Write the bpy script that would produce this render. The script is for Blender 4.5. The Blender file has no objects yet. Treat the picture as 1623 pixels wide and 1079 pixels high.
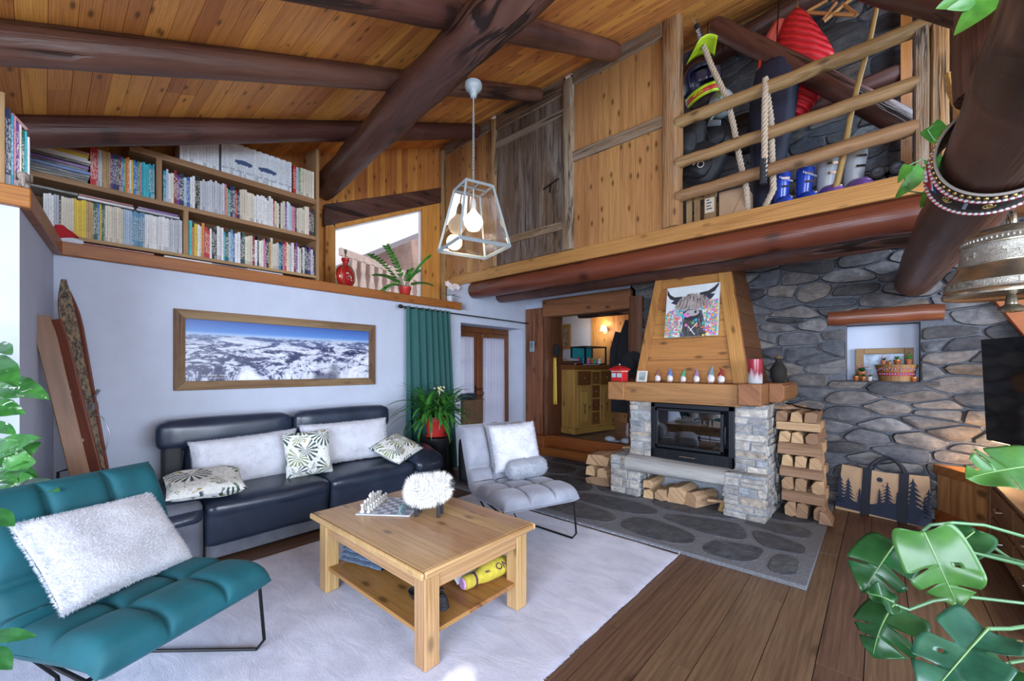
import bpy, bmesh, math, random
from mathutils import Vector, Matrix, Euler, noise as mnoise
V = Vector; R = math.radians; PI = math.pi
random.seed(7)
SC = bpy.context.scene; COL = SC.collection
# ---------------------------------------------------------------- camera
CX, CY, CH, FPX, YAW = 4.83, -5.85, 1.5, 657.0, 41.6
cam_d = bpy.data.cameras.new('camera'); cam = bpy.data.objects.new('camera', cam_d); COL.objects.link(cam)
cam.location = (CX, CY, CH); cam.rotation_euler = (R(90), 0, R(YAW))
cam_d.sensor_width = 36; cam_d.lens = 36 * FPX / 1623; cam_d.shift_y = 43.5 / 1623; cam_d.clip_start = .05
SC.camera = cam
# ---------------------------------------------------------------- world, lights, exposure
w = bpy.data.worlds.new('world'); SC.world = w; w.use_nodes = True
_n = w.node_tree.nodes; _l = w.node_tree.links; _n.clear()
_o = _n.new('ShaderNodeOutputWorld'); _b = _n.new('ShaderNodeBackground'); _g = _n.new('ShaderNodeTexCoord')
_s = _n.new('ShaderNodeSeparateXYZ'); _r = _n.new('ShaderNodeValToRGB')
_l.new(_g.outputs['Generated'], _s.inputs[0]); _l.new(_s.outputs['Z'], _r.inputs[0])
_m = _n.new('ShaderNodeMapRange'); _m.inputs[1].default_value = -1; _m.inputs[2].default_value = 1
_l.new(_s.outputs['Z'], _m.inputs[0]); _l.new(_m.outputs[0], _r.inputs[0])
_r.color_ramp.elements[0].color = (.70, .78, .95, 1); _r.color_ramp.elements[0].position = .35
_r.color_ramp.elements[1].color = (.70, .84, 1.0, 1); _r.color_ramp.elements[1].position = .75
_e = _r.color_ramp.elements.new(.5); _e.color = (.92, .95, 1.0, 1)
_l.new(_r.outputs[0], _b.inputs[0]); _b.inputs[1].default_value = 1.05; _l.new(_b.outputs[0], _o.inputs[0])
SC.view_settings.view_transform = 'Standard'; SC.view_settings.look = 'None'
SC.view_settings.gamma = 1; SC.view_settings.use_curve_mapping = False
SC.view_settings.exposure = 0.24
SC.cycles.use_denoising = True
SC.cycles.max_bounces = 7; SC.cycles.diffuse_bounces = 4; SC.cycles.transparent_max_bounces = 8
SC.cycles.caustics_reflective = False; SC.cycles.caustics_refractive = False
SC.cycles.sample_clamp_indirect = 6

def area(name, loc, target, sx, sy, power, col):
    d = bpy.data.lights.new(name, 'AREA'); d.shape = 'RECTANGLE'; d.size = sx; d.size_y = sy; d.energy = power; d.color = col
    o = bpy.data.objects.new(name, d); COL.objects.link(o); o.location = loc
    o.rotation_euler = (V(target) - V(loc)).to_track_quat('-Z', 'Y').to_euler(); return o
def lamp(name, loc, power, col, r=.05):
    d = bpy.data.lights.new(name, 'POINT'); d.energy = power; d.color = col; d.shadow_soft_size = r
    o = bpy.data.objects.new(name, d); COL.objects.link(o); o.location = loc; return o
def beam(name, loc, target, power, deg, col):
    d = bpy.data.lights.new(name, 'SPOT'); d.energy = power; d.color = col; d.spot_size = R(deg); d.spot_blend = .35; d.shadow_soft_size = .02
    o = bpy.data.objects.new(name, d); COL.objects.link(o); o.location = loc; o.rotation_euler = (V(target) - V(loc)).to_track_quat('-Z', 'Y').to_euler(); return o
# added area lamps for daylight behind and beside the viewer; no glazed side built
area('added_daylight_lamp', (9.6, -4.7, 1.9), (2.2, -3.0, 1.6), 4.0, 2.6, 470, (.74, .845, 1.0))
area('added_daylight_lamp', (5.6, -9.2, 1.8), (2.8, -3.0, 2.2), 3.6, 2.3, 480, (.72, .83, 1.0))

# added lamp behind the end post gives the loft's blue daylight; no window there
area('added_daylight_lamp', (5.21, -.85, 4.25), (3.2, -.5, 4.2), .5, .9, 15, (.62, .80, 1.0))
# the high winter sun outside
sd = bpy.data.lights.new('sun', 'SUN'); sd.energy = 2.6; sd.angle = .009; sd.color = (1, .95, .88); so = bpy.data.objects.new('sun', sd); COL.objects.link(so); so.rotation_euler = V((-.42, .12, -.9)).to_track_quat('-Z', 'Y').to_euler()
# added spot lamps imitate the low sun's patches on rug and floor
beam('sun_patch_spot', (7.5, -13.0, 5.2), (3.36, -4.60, .0), 8000, .95, (1, .93, .82)); beam('sun_patch_spot', (7.5, -13.0, 5.2), (3.78, -4.56, 0), 4500, 1.3, (1, .85, .66))

# ---------------------------------------------------------------- helpers
def ray(px, py):
    S, C = math.sin(R(YAW)), math.cos(R(YAW)); r = (px - 811.5) / FPX
    return V((r * C - S, r * S + C, (583 - py) / FPX))
def atX(px, py, x): d = ray(px, py); return V((CX, CY, CH)) + d * ((x - CX) / d.x)
def atY(px, py, y): d = ray(px, py); return V((CX, CY, CH)) + d * ((y - CY) / d.y)
def atZ(px, py, z): d = ray(px, py); return V((CX, CY, CH)) + d * ((z - CH) / d.z)
def atD(px, py, t): return V((CX, CY, CH)) + ray(px, py) * t
def roof(y): return 5.2 + .44 * (y + 1.45)

def WM(o):
    m = o.matrix_basis.copy()
    return WM(o.parent) @ m if o.parent else m
class MB:
    """collects shapes, links them as one mesh object"""
    def __init__(s): s.v = []; s.f = []; s.k = []; s.mi = 0; s.T = None
    def vert(s, p):
        p = V(p)
        if s.T is not None: p = s.T @ p
        s.v.append(p); return len(s.v) - 1
    def face(s, ids): s.f.append(tuple(ids)); s.k.append(s.mi)
    def poly(s, pts): s.face([s.vert(p) for p in pts])
    def box(s, lo, hi, M=None):
        xs = [(lo[0], hi[0]), (lo[1], hi[1]), (lo[2], hi[2])]
        ids = []
        for i in (0, 1):
            for j in (0, 1):
                for k in (0, 1):
                    p = V((xs[0][i], xs[1][j], xs[2][k])); ids.append(s.vert(M @ p if M else p))
        for q in ((0, 1, 3, 2), (4, 6, 7, 5), (0, 4, 5, 1), (2, 3, 7, 6), (0, 2, 6, 4), (1, 5, 7, 3)): s.face([ids[a] for a in q])
    def cbox(s, c, sz, rot=(0, 0, 0)):
        M = Matrix.Translation(V(c)) @ Euler(rot).to_matrix().to_4x4()
        h = V(sz) / 2; s.box(-h, h, M)
    def prism(s, pts, vec):
        pts = [V(p) for p in pts]; vec = V(vec); n = len(pts)
        a = [s.vert(p) for p in pts]; b = [s.vert(p + vec) for p in pts]
        s.face(a[::-1]); s.face(b)
        for i in range(n): s.face((a[i], a[(i + 1) % n], b[(i + 1) % n], b[i]))
    def tube(s, pts, r, seg=8, cap=True, jit=0, flat=1.0, sq=0, tw=0):
        pts = [V(p) for p in pts]; n = len(pts)
        if not hasattr(r, '__len__'): r = [r] * n
        t = (pts[1] - pts[0]).normalized(); up = V((0, 0, 1)) if abs(t.z) < .9 else V((1, 0, 0))
        u = t.cross(up).normalized(); rings = []
        for i, p in enumerate(pts):
            tt = (pts[min(i + 1, n - 1)] - pts[max(i - 1, 0)])
            if tt.length > 1e-9: t = tt.normalized()
            u = (u - t * u.dot(t)).normalized(); w_ = t.cross(u)
            ring = []
            for k in range(seg):
                a = 2 * PI * k / seg
                if sq: ca, sa = abs(math.cos(a + tw)), abs(math.sin(a + tw)); q_ = (ca ** sq + sa ** sq) ** (-1 / sq)
                else: q_ = 1
                rr = r[i] * q_ * (1 + (mnoise.noise(p * 3 + V((math.cos(a), math.sin(a), 0)) * 1.3) * jit if jit else 0))
                ring.append(s.vert(p + u * math.cos(a) * rr + w_ * math.sin(a) * rr * flat))
            rings.append(ring)
        for i in range(n - 1):
            for k in range(seg):
                s.face((rings[i][k], rings[i][(k + 1) % seg], rings[i + 1][(k + 1) % seg], rings[i + 1][k]))
        if cap: s.face(rings[0][::-1]); s.face(rings[-1])
    def lathe(s, prof, c=(0, 0, 0), seg=20, M=None):
        c = V(c); rings = []
        for (r, z) in prof:
            rings.append([s.vert((M @ V((r * math.cos(2 * PI * k / seg), r * math.sin(2 * PI * k / seg), z)) if M else V((r * math.cos(2 * PI * k / seg), r * math.sin(2 * PI * k / seg), z))) + c) for k in range(seg)])
        for i in range(len(rings) - 1):
            for k in range(seg): s.face((rings[i][k], rings[i][(k + 1) % seg], rings[i + 1][(k + 1) % seg], rings[i + 1][k]))
        s.face(rings[0][::-1]); s.face(rings[-1])
    def sheet(s, fn, nu, nv, cu=False, cv=False, skip=None):
        ids = [[s.vert(fn(i / nu, j / nv)) for j in range(nv if cv else nv + 1)] for i in range(nu if cu else nu + 1)]
        for i in range(nu):
            for j in range(nv):
                if skip and skip((i + .5) / nu, (j + .5) / nv): continue
                i2 = (i + 1) % len(ids); j2 = (j + 1) % len(ids[0])
                s.face((ids[i][j], ids[i2][j], ids[i2][j2], ids[i][j2]))
        return ids
    def ball(s, c, r, seg=12, rings=8, M=None):
        if not hasattr(r, '__len__'): r = (r, r, r)
        c = V(c); top = None; R_ = []
        for i in range(1, rings):
            th = PI * i / rings
            R_.append([s.vert(c + (M @ V(q) if M else V(q))) for q in [(r[0] * math.sin(th) * math.cos(2 * PI * k / seg), r[1] * math.sin(th) * math.sin(2 * PI * k / seg), r[2] * math.cos(th)) for k in range(seg)]])
        q = V((0, 0, r[2])); q = M @ q if M else q
        a = s.vert(c + q); b = s.vert(c - q)
        for k in range(seg):
            s.face((a, R_[0][k], R_[0][(k + 1) % seg])); s.face((b, R_[-1][(k + 1) % seg], R_[-1][k]))
        for i in range(len(R_) - 1):
            for k in range(seg): s.face((R_[i][k], R_[i + 1][k], R_[i + 1][(k + 1) % seg], R_[i][(k + 1) % seg]))
    def pillow(s, M, w_, h_, t, nu=18, nv=18, lump=.0, seed=0, ear=.06):
        def side(sg):
            def fn(a, b):
                x = 2 * a - 1; y = 2 * b - 1
                pin = 1 - ear * (1 - (abs(x) ** 2)) * abs(y) ** 3; pin2 = 1 - ear * (1 - abs(y) ** 2) * abs(x) ** 3
                th = ((1 - x ** 4) * (1 - y ** 4)) ** .55
                p = V((x * w_ / 2 * pin2, y * h_ / 2 * pin, sg * t / 2 * th))
                if lump: p += V((0, 0, sg * lump * th * mnoise.noise(V((x * 1.7 + seed, y * 1.7, sg)))))
                return M @ p
            return fn
        s.sheet(side(1), nu, nv); s.sheet(side(-1), nu, nv)
    def build(s, name, mats, parent=None, loc=None, smooth=True, ang=40, bev=0, bseg=2, sub=0, solid=0, merge=0):
        me = bpy.data.meshes.new(name)
        o = bpy.data.objects.new(name, me); COL.objects.link(o)
        inv = None
        if parent is not None: o.parent = parent; inv = WM(parent).inverted()
        elif loc is not None: o.location = loc; inv = Matrix.Translation(-V(loc))
        vs = [inv @ p for p in s.v] if inv is not None else s.v
        me.from_pydata([tuple(p) for p in vs], [], s.f)
        mats = mats if isinstance(mats, (list, tuple)) else [mats]
        for m in mats: me.materials.append(m)
        if len(mats) > 1: me.polygons.foreach_set('material_index', s.k)
        bm = bmesh.new(); bm.from_mesh(me)
        if merge: bmesh.ops.remove_doubles(bm, verts=bm.verts, dist=merge)
        bmesh.ops.recalc_face_normals(bm, faces=bm.faces); bm.to_mesh(me); bm.free()
        if smooth:
            me.polygons.foreach_set('use_smooth', [True] * len(me.polygons))
            if ang < 180 and not sub: me.set_sharp_from_angle(angle=R(ang))
        if bev:
            b = o.modifiers.new('bevel', 'BEVEL'); b.width = bev; b.segments = bseg; b.limit_method = 'ANGLE'; b.angle_limit = R(40); b.harden_normals = False
        if sub:
            b = o.modifiers.new('subdivision', 'SUBSURF'); b.levels = sub; b.render_levels = sub
        if solid:
            b = o.modifiers.new('solidify', 'SOLIDIFY'); b.thickness = solid; b.offset = 0
        return o
def tag(o, label, cat, group=None):
    o['label'] = label; o['category'] = cat
    if group: o['group'] = group
    return o
def thing(name, label, cat, loc=(0, 0, 0), rz=0, group=None):
    o = bpy.data.objects.new(name, None); COL.objects.link(o); o.empty_display_size = .1
    o.location = loc; o.rotation_euler = (0, 0, rz); return tag(o, label, cat, group)
def struct(o): o['kind'] = 'structure'; return o
def copy_tree(o, parent=None):
    c = o.copy(); COL.objects.link(c); c.parent = parent
    for ch in [q for q in o.children]: copy_tree(ch, c)
    return c
def text(body, size, M, mat, parent, name='lettering', ext=.0006, align='CENTER', shear=0):
    d = bpy.data.curves.new(name, 'FONT'); d.body = body; d.size = size; d.extrude = ext; d.align_x = align; d.align_y = 'CENTER'; d.shear = shear; d.resolution_u = 3
    c = bpy.data.objects.new('tmp', d); COL.objects.link(c); me = bpy.data.meshes.new_from_object(c.evaluated_get(bpy.context.evaluated_depsgraph_get()))
    bpy.data.objects.remove(c); bpy.data.curves.remove(d); me.materials.clear(); me.materials.append(mat)
    o = bpy.data.objects.new(name, me); COL.objects.link(o)
    if parent is not None: o.parent = parent; o.matrix_basis = WM(parent).inverted() @ M
    else: o.matrix_basis = M
    return o
def reorient(o, d):
    """turn the object's own z axis along d without moving its shape, so the grain follows it"""
    q = V(d).normalized().to_track_quat('Z', 'Y').to_matrix().to_4x4(); qi = q.inverted()
    for v_ in o.data.vertices: v_.co = qi @ v_.co
    o.matrix_basis = o.matrix_basis @ q; return o
def frame(p, xd, yd):
    x = V(xd).normalized(); z = x.cross(V(yd)).normalized(); y = z.cross(x)
    return Matrix(((x.x, y.x, z.x, p[0]), (x.y, y.y, z.y, p[1]), (x.z, y.z, z.z, p[2]), (0, 0, 0, 1)))
def arc(c, r, a0, a1, n, ax=(1, 0, 0), ay=(0, 0, 1)):
    return [V(c) + V(ax) * r * math.cos(R(a0 + (a1 - a0) * i / n)) + V(ay) * r * math.sin(R(a0 + (a1 - a0) * i / n)) for i in range(n + 1)]
def rnd(a, b): return random.uniform(a, b)
def fuzz(mb, fn, n, length, width, rng, droop=.3):
    """short hair blades rooted on a surface; fn(rng) gives point and normal"""
    for _ in range(n):
        p, nn = fn(rng); t = V((rng.gauss(0, 1), rng.gauss(0, 1), rng.gauss(0, 1))); t = (t - nn * t.dot(nn)).normalized()
        L = length * rng.uniform(.6, 1.15); s_ = t.cross(nn).normalized() * width
        tip = p + nn * L + t * L * droop * rng.uniform(.3, 1.6)
        mb.face((mb.vert(p - s_), mb.vert(p + s_), mb.vert(tip)))

# ---------------------------------------------------------------- materials
class NT:
    def __init__(s, name):
        s.m = bpy.data.materials.new(name); s.m.use_nodes = True; s.t = s.m.node_tree; s.b = s.t.nodes['Principled BSDF']
    def n(s, typ, **kw):
        o = s.t.nodes.new('ShaderNode' + typ)
        for k, v_ in kw.items():
            if k.startswith('i'): o.inputs[int(k[1:])].default_value = v_
            else: setattr(o, k, v_)
        return o
    def l(s, a, b): s.t.links.new(a, b)
    def ramp(s, fac, stops, interp='LINEAR'):
        r = s.n('ValToRGB'); r.color_ramp.interpolation = interp; e = r.color_ramp.elements
        while len(e) < len(stops): e.new(.5)
        for q, (p, c) in zip(e, stops): q.position = p; q.color = (*c, 1) if len(c) == 3 else c
        s.l(fac, r.inputs[0]); return r.outputs[0]
    def mix(s, fac, a, b, mode='MIX'):
        x = s.n('Mix', data_type='RGBA', blend_type=mode)
        for sock, q in ((x.inputs[0], fac), (x.inputs[6], a), (x.inputs[7], b)):
            if isinstance(q, (int, float)): sock.default_value = q
            elif isinstance(q, tuple): sock.default_value = (*q, 1)
            else: s.l(q, sock)
        return x.outputs[2]
    def math(s, op, a, b=None):
        x = s.n('Math', operation=op)
        for sock, q in ((x.inputs[0], a), (x.inputs[1], b)):
            if q is None: continue
            if isinstance(q, (int, float)): sock.default_value = q
            else: s.l(q, sock)
        return x.outputs[0]
    def coord(s, scale=(1, 1, 1), island=0.0, src='Object'):
        tc = s.n('TexCoord'); mp = s.n('Mapping'); mp.inputs['Scale'].default_value = scale; o = tc.outputs[src]
        if island:
            g = s.n('NewGeometry'); ml = s.n('Math', operation='MULTIPLY', i1=island); s.l(g.outputs['Random Per Island'], ml.inputs[0])
            ad = s.n('VectorMath', operation='ADD'); s.l(o, ad.inputs[0]); s.l(ml.outputs[0], ad.inputs[1]); o = ad.outputs[0]
            s.isl = g.outputs['Random Per Island']
        s.l(o, mp.inputs[0]); return mp.outputs[0]
    def noise(s, vec, scale, detail=3, rough=.5, dist=0):
        x = s.n('TexNoise'); x.inputs['Scale'].default_value = scale; x.inputs['Detail'].default_value = detail
        x.inputs['Roughness'].default_value = rough; x.inputs['Distortion'].default_value = dist; s.l(vec, x.inputs['Vector']); return x.outputs[0]
    def bump(s, h, strength, dist=.01):
        x = s.n('Bump'); x.inputs['Strength'].default_value = strength; x.inputs['Distance'].default_value = dist
        s.l(h, x.inputs['Height']); s.l(x.outputs[0], s.b.inputs['Normal'])
    def rough(s, v_): s.b.inputs['Roughness'].default_value = v_
    def color(s, c): s.l(c, s.b.inputs['Base Color'])
_C = {}
def flat(name, c, rough=.5, metal=0, emit=0, ecol=None, sheen=0, var=0, vscale=8, bump=0, bscale=60, spec=.5, coat=0, trans=0, sss=0):
    if name in _C: return _C[name]
    t = NT(name); b = t.b; b.inputs['Base Color'].default_value = (*c, 1); t.rough(rough); b.inputs['Metallic'].default_value = metal
    b.inputs['Specular IOR Level'].default_value = spec
    if emit: b.inputs['Emission Color'].default_value = (*(ecol or c), 1); b.inputs['Emission Strength'].default_value = emit
    if sheen: b.inputs['Sheen Weight'].default_value = sheen; b.inputs['Sheen Roughness'].default_value = .4; b.inputs['Sheen Tint'].default_value = (*[min(1, q * 2 + .2) for q in c], 1)
    if coat: b.inputs['Coat Weight'].default_value = coat
    if trans: b.inputs['Transmission Weight'].default_value = trans
    vec = t.coord()
    if var:
        n = t.noise(vec, vscale, 4, .6)
        t.color(t.ramp(n, [(.3, tuple(q * (1 - var) for q in c)), (.7, tuple(min(1, q * (1 + var)) for q in c))]))
    if bump: t.bump(t.noise(vec, bscale, 3), bump)
    _C[name] = t.m; return t.m
def wood(name, light, dark, axis='z', k=1.0, rough=.5, knots=.0, vary=.35, bump=.15, wear=None, rings=.5, spec=.4, band=.15, crack=0):
    """grain along an axis; every separate board and every object gets its own cut and tone"""
    key = name + axis
    if key in _C: return _C[key]
    t = NT(key); tc = t.n('TexCoord'); g_ = t.n('NewGeometry'); oi = t.n('ObjectInfo'); isl = t.math('FRACT', t.math('ADD', t.math('MULTIPLY', g_.outputs['Random Per Island'], 1.0), t.math('MULTIPLY', oi.outputs['Random'], 7.31)))
    se = t.n('SeparateXYZ'); t.l(tc.outputs['Object'], se.inputs[0]); i = 'xyz'.index(axis); al = se.outputs[i]; ac = t.math('ADD', se.outputs[(i + 1) % 3], t.math('MULTIPLY', se.outputs[(i + 2) % 3], .93))
    off = t.math('MULTIPLY', isl, 37.7); ac = t.math('ADD', ac, off); al = t.math('ADD', al, t.math('MULTIPLY', isl, 19.3))
    def vec(sa, sl):
        c = t.n('CombineXYZ'); t.l(t.math('MULTIPLY', ac, sa), c.inputs[0]); t.l(t.math('MULTIPLY', al, sl), c.inputs[1]); t.l(off, c.inputs[2]); return c.outputs[0]
    g = t.noise(vec(13 * k, .8 * k), 1.0, 6, .62, 1.2)
    wv = t.n('TexWave'); wv.inputs['Scale'].default_value = 19 * k; wv.inputs['Distortion'].default_value = 16; wv.inputs['Detail'].default_value = 2.5; wv.inputs['Detail Scale'].default_value = .35; t.l(vec(1, .07), wv.inputs['Vector'])
    f = t.noise(vec(150 * k, 5 * k), 1.0, 3, .6)
    m = t.math('ADD', t.math('MULTIPLY', g, .97 - band), t.math('MULTIPLY', wv.outputs['Fac'], band))
    col = t.ramp(m, [(.26, dark), (.46, tuple((a * .6 + b * .4) for a, b in zip(light, dark))), (.68, light)])
    fr = t.ramp(f, [(.35, (.66, .66, .66)), (.62, (1, 1, 1))]); col = t.mix(rings, col, fr, 'MULTIPLY')
    if knots:
        vo = t.n('TexVoronoi', voronoi_dimensions='2D'); vo.inputs['Scale'].default_value = 1; t.l(vec(7.5 * k, 3.2 * k), vo.inputs['Vector'])
        kf = t.ramp(vo.outputs['Distance'], [(.03, (1, 1, 1)), (.085, (.75, .75, .75)), (.12, (.25, .25, .25)), (.2, (0, 0, 0))]); sc = t.n('SeparateColor'); t.l(vo.outputs['Color'], sc.inputs[0])
        kf = t.math('MULTIPLY', kf, t.math('GREATER_THAN', sc.outputs[0], .5)); col = t.mix(t.math('MULTIPLY', kf, knots), col, tuple(q * .30 for q in dark))
    if wear:
        wn = t.noise(vec(4.5 * k, .5 * k), 1.0, 6, .75, .8)
        col = t.mix(t.ramp(wn, [(.46, (0, 0, 0)), (.62, (.85, .85, .85))]), col, wear)
    hgt = t.math('ADD', m, t.math('MULTIPLY', f, .5))
    if crack:
        cn = t.noise(vec(5.5 * k, .30 * k), 1.0, 5, .6, .5); cf = t.ramp(cn, [(.478, (0, 0, 0)), (.492, (1, 1, 1)), (.508, (1, 1, 1)), (.522, (0, 0, 0))]); gate = t.ramp(t.noise(vec(2.0 * k, .9 * k), 1.3, 2), [(.46, (0, 0, 0)), (.56, (1, 1, 1))])
        cf = t.math('MULTIPLY', cf, gate); col = t.mix(t.math('MULTIPLY', cf, crack), col, tuple(q * .22 for q in dark)); hgt = t.math('ADD', t.math('SUBTRACT', hgt, t.math('MULTIPLY', cf, 1.6)), t.math('MULTIPLY', t.noise(vec(9 * k, 2.2 * k), 1.0, 3), 1.2))
    hs = t.n('HueSaturation'); t.l(col, hs.inputs['Color'])
    t.l(t.math('ADD', t.math('MULTIPLY', isl, vary * 2), 1 - vary), hs.inputs['Value'])
    t.l(t.math('ADD', t.math('MULTIPLY', isl, .02), .49), hs.inputs['Hue'])
    t.color(hs.outputs[0]); t.rough(rough); t.b.inputs['Specular IOR Level'].default_value = spec
    if bump: t.bump(hgt, bump, .02 if crack else .006)
    _C[key] = t.m; return t.m
def clear(name, refl=.06, tint=(1, 1, 1)):
    """thin clear glass: see-through with a mirror-like surface sheen"""
    t = NT(name); tr = t.n('BsdfTransparent'); tr.inputs[0].default_value = (*tint, 1); gl = t.n('BsdfGlossy'); gl.inputs['Roughness'].default_value = .02; mx = t.n('MixShader'); mx.inputs[0].default_value = refl
    t.l(tr.outputs[0], mx.inputs[1]); t.l(gl.outputs[0], mx.inputs[2]); t.l(mx.outputs[0], t.t.nodes['Material Output'].inputs[0]); return t.m
def stone(name, cols, rough=.85, scale=1.0, spec=.3):
    if name in _C: return _C[name]
    t = NT(name); vec = t.coord((1, 1, 1), island=31.0); isl = t.isl
    st = [(i / (len(cols) - 1), c) for i, c in enumerate(cols)]
    base = t.ramp(isl, st)
    n1 = t.noise(vec, 9 * scale, 6, .65, .4); n2 = t.noise(t.coord((6, 6, 22), island=17.0), 1.6 * scale, 5, .65, .8)
    col = t.mix(1.0, base, t.ramp(n1, [(.25, (.45, .45, .47)), (.55, (.95, .95, .95)), (.78, (1.5, 1.45, 1.4))]), 'MULTIPLY')
    col = t.mix(.7, col, t.ramp(n2, [(.3, (.55, .57, .62)), (.6, (1.1, 1.08, 1.05))]), 'MULTIPLY')
    t.color(col); t.rough(rough); t.b.inputs['Specular IOR Level'].default_value = spec
    t.bump(t.math('ADD', n1, t.math('MULTIPLY', n2, .7)), .55, .02)
    _C[name] = t.m; return t.m

PLASTER = flat('white_plaster', (.52, .575, .70), .9, var=.05, vscale=3, bump=.12, bscale=25, spec=.2)
CEILW = lambda a: wood('ceiling_pine', (1.0, .46, .125), (.60, .225, .048), a, 1.0, .38, .9, .26, .1)
WALLW = lambda a: wood('orange_pine', (.66, .28, .07), (.36, .12, .026), a, 1.0, .45, .9, .22, .1)
LOFTW = lambda a: wood('pale_pine', (.52, .275, .105), (.28, .125, .04), a, 1.0, .5, .9, .16, .1)
OLDW = lambda a: wood('weathered_wood', (.30, .20, .115), (.105, .062, .036), a, 1.1, .8, .5, .25, .5, wear=(.34, .29, .235), crack=.8)
GREYW = lambda a: wood('grey_door_wood', (.17, .105, .068), (.055, .035, .026), a, 1.0, .85, .3, .15, .4, wear=(.21, .18, .16), crack=.7)
POSTW = lambda a: wood('rough_post_wood', (.46, .25, .10), (.15, .07, .03), a, .9, .75, .8, .2, .6, wear=(.34, .26, .17), crack=.8)
RAILW = lambda a: wood('bare_rail_wood', (.37, .225, .105), (.17, .09, .038), a, .8, .5, .8, .15, .3)
LOGW = lambda a='z': wood('dark_log', (.105, .040, .028), (.034, .014, .011), a, .55, .40, .8, .12, .5, wear=(.155, .072, .052), spec=.5, band=.05, crack=.9)
REDLOG = lambda a='z': wood('redbrown_log', (.215, .062, .030), (.095, .026, .014), a, .5, .34, .8, .12, .3, spec=.55, band=.05, crack=.6)
BEAMW = lambda a: wood('honey_board', (.50, .245, .085), (.27, .105, .03), a, .9, .5, .5, .12, .1)
LEDGEW = lambda a: wood('ledge_pine', (.40, .14, .035), (.20, .06, .015), a, .9, .42, .5, .12, .1)
SHELFW = lambda a: wood('shelf_oak', (.42, .25, .12), (.25, .13, .055), a, .9, .5, .2, .1, .08)
OAKF = lambda a: wood('floor_oak', (.175, .100, .060), (.078, .043, .026), a, .55, .40, .6, .16, .25, band=.12, rings=.85)
MANTW = lambda a: wood('mantel_oak', (.40, .19, .075), (.17, .07, .025), a, .8, .6, .6, .15, .3)
HOODW = lambda a: wood('hood_pine', (.52, .25, .075), (.28, .11, .03), a, .8, .45, .8, .14, .12)
TABLEW = lambda a: wood('table_pine', (.56, .35, .17), (.34, .19, .075), a, .8, .25, .7, .12, .08)
FIREW = lambda a: wood('split_firewood', (.56, .37, .22), (.27, .15, .08), a, 1.2, .85, .2, .38, .7)
DOORW = lambda a: wood('mahogany_door', (.20, .065, .022), (.085, .026, .01), a, .8, .4, .1, .1, .06)
CABW = lambda a: wood('yellow_cabinet_pine', (.48, .29, .085), (.29, .15, .035), a, .8, .4, .9, .1, .08)
DARKPANEL = lambda a: wood('brown_panel', (.15, .065, .02), (.07, .028, .009), a, .8, .4, .4, .1, .06)
BLACKM = flat('black_metal', (.012, .012, .013), .4, .6)
CHROME = flat('chrome', (.75, .75, .77), .15, 1)
WALLST = stone('wall_stone', [(.05, .05, .056), (.20, .20, .21), (.09, .10, .125), (.22, .20, .185), (.125, .132, .155), (.16, .135, .115), (.065, .072, .09), (.24, .245, .26)])
MORTAR = flat('mortar', (.115, .125, .15), .95, var=.25, vscale=30, bump=.7, bscale=90)
FIREST = stone('fireplace_stone', [(.20, .22, .25), (.52, .50, .47), (.32, .36, .41), (.60, .57, .52), (.40, .40, .40), (.46, .40, .33), (.28, .31, .35)], scale=1.4)
SLATE = stone('slate', [(.070, .078, .095), (.10, .108, .125), (.08, .088, .105)], rough=.6)
# ================================================================ structure
def planks(mb, o, du, dv, nu, length, along, thick, w0, seed, cuts=2.6, gap=.003, clip=None):
    """boards laid side by side: o origin, du unit across, dv unit along; thickness along their normal"""
    r = random.Random(seed); du = V(du); dv = V(dv); n = du.cross(dv).normalized(); x = 0
    while x < nu - 1e-4:
        wd = min(w0 * r.uniform(.85, 1.18), nu - x); y = -r.uniform(0, cuts * .8)
        while y < length:
            L = cuts * r.uniform(.7, 1.3); a = max(0, y); b = min(length, y + L); y += L
            if b - a < .02: continue
            j = r.uniform(-.0015, .0015)
            p = V(o) + du * (x + gap / 2) + dv * (a + gap / 4) + n * j
            A = p; B = p + du * (wd - gap); C_ = B + dv * (b - a - gap / 2); D_ = A + dv * (b - a - gap / 2)
            mb.prism([A, B, C_, D_], n * thick)
        x += wd
def vor_cells(u0, u1, v0, v1, w0, h0, seed, jit=.50):
    """jittered courses of seeds, cut into tight irregular polygons"""
    r = random.Random(seed); S = []; v = v0 + h0 * .4; row = 0; an = w0 / h0 * 1.0
    while v < v1 + h0 * .3:
        u = u0 - w0 * r.random()
        while u < u1 + w0:
            S.append((u + r.uniform(-jit, jit) * w0 * .8, v + r.uniform(-jit, jit) * h0)); u += w0 * r.uniform(.55, 1.5)
        v += h0 * r.uniform(.75, 1.25); row += 1
    out = []
    for i, (a, b) in enumerate(S):
        if not (u0 - .02 < a < u1 + .02 and v0 - .02 < b < v1 + .02): continue
        P = [(u0, v0), (u1, v0), (u1, v1), (u0, v1)]
        for j, (c, d) in enumerate(S):
            if i == j or abs(c - a) > w0 * 3.4 or abs(d - b) > h0 * 3.4: continue
            mx, my = (a + c) / 2, (b + d) / 2; nx, ny = c - a, (d - b) * an * an; Q = []
            for k in range(len(P)):
                p, q = P[k], P[(k + 1) % len(P)]; sp = (p[0] - mx) * nx + (p[1] - my) * ny; sq = (q[0] - mx) * nx + (q[1] - my) * ny
                if sp <= 0: Q.append(p)
                if sp * sq < 0: t = sp / (sp - sq); Q.append((p[0] + (q[0] - p[0]) * t, p[1] + (q[1] - p[1]) * t))
            P = Q
            if len(P) < 3: break
        if len(P) >= 3: out.append(P)
    return out
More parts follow.
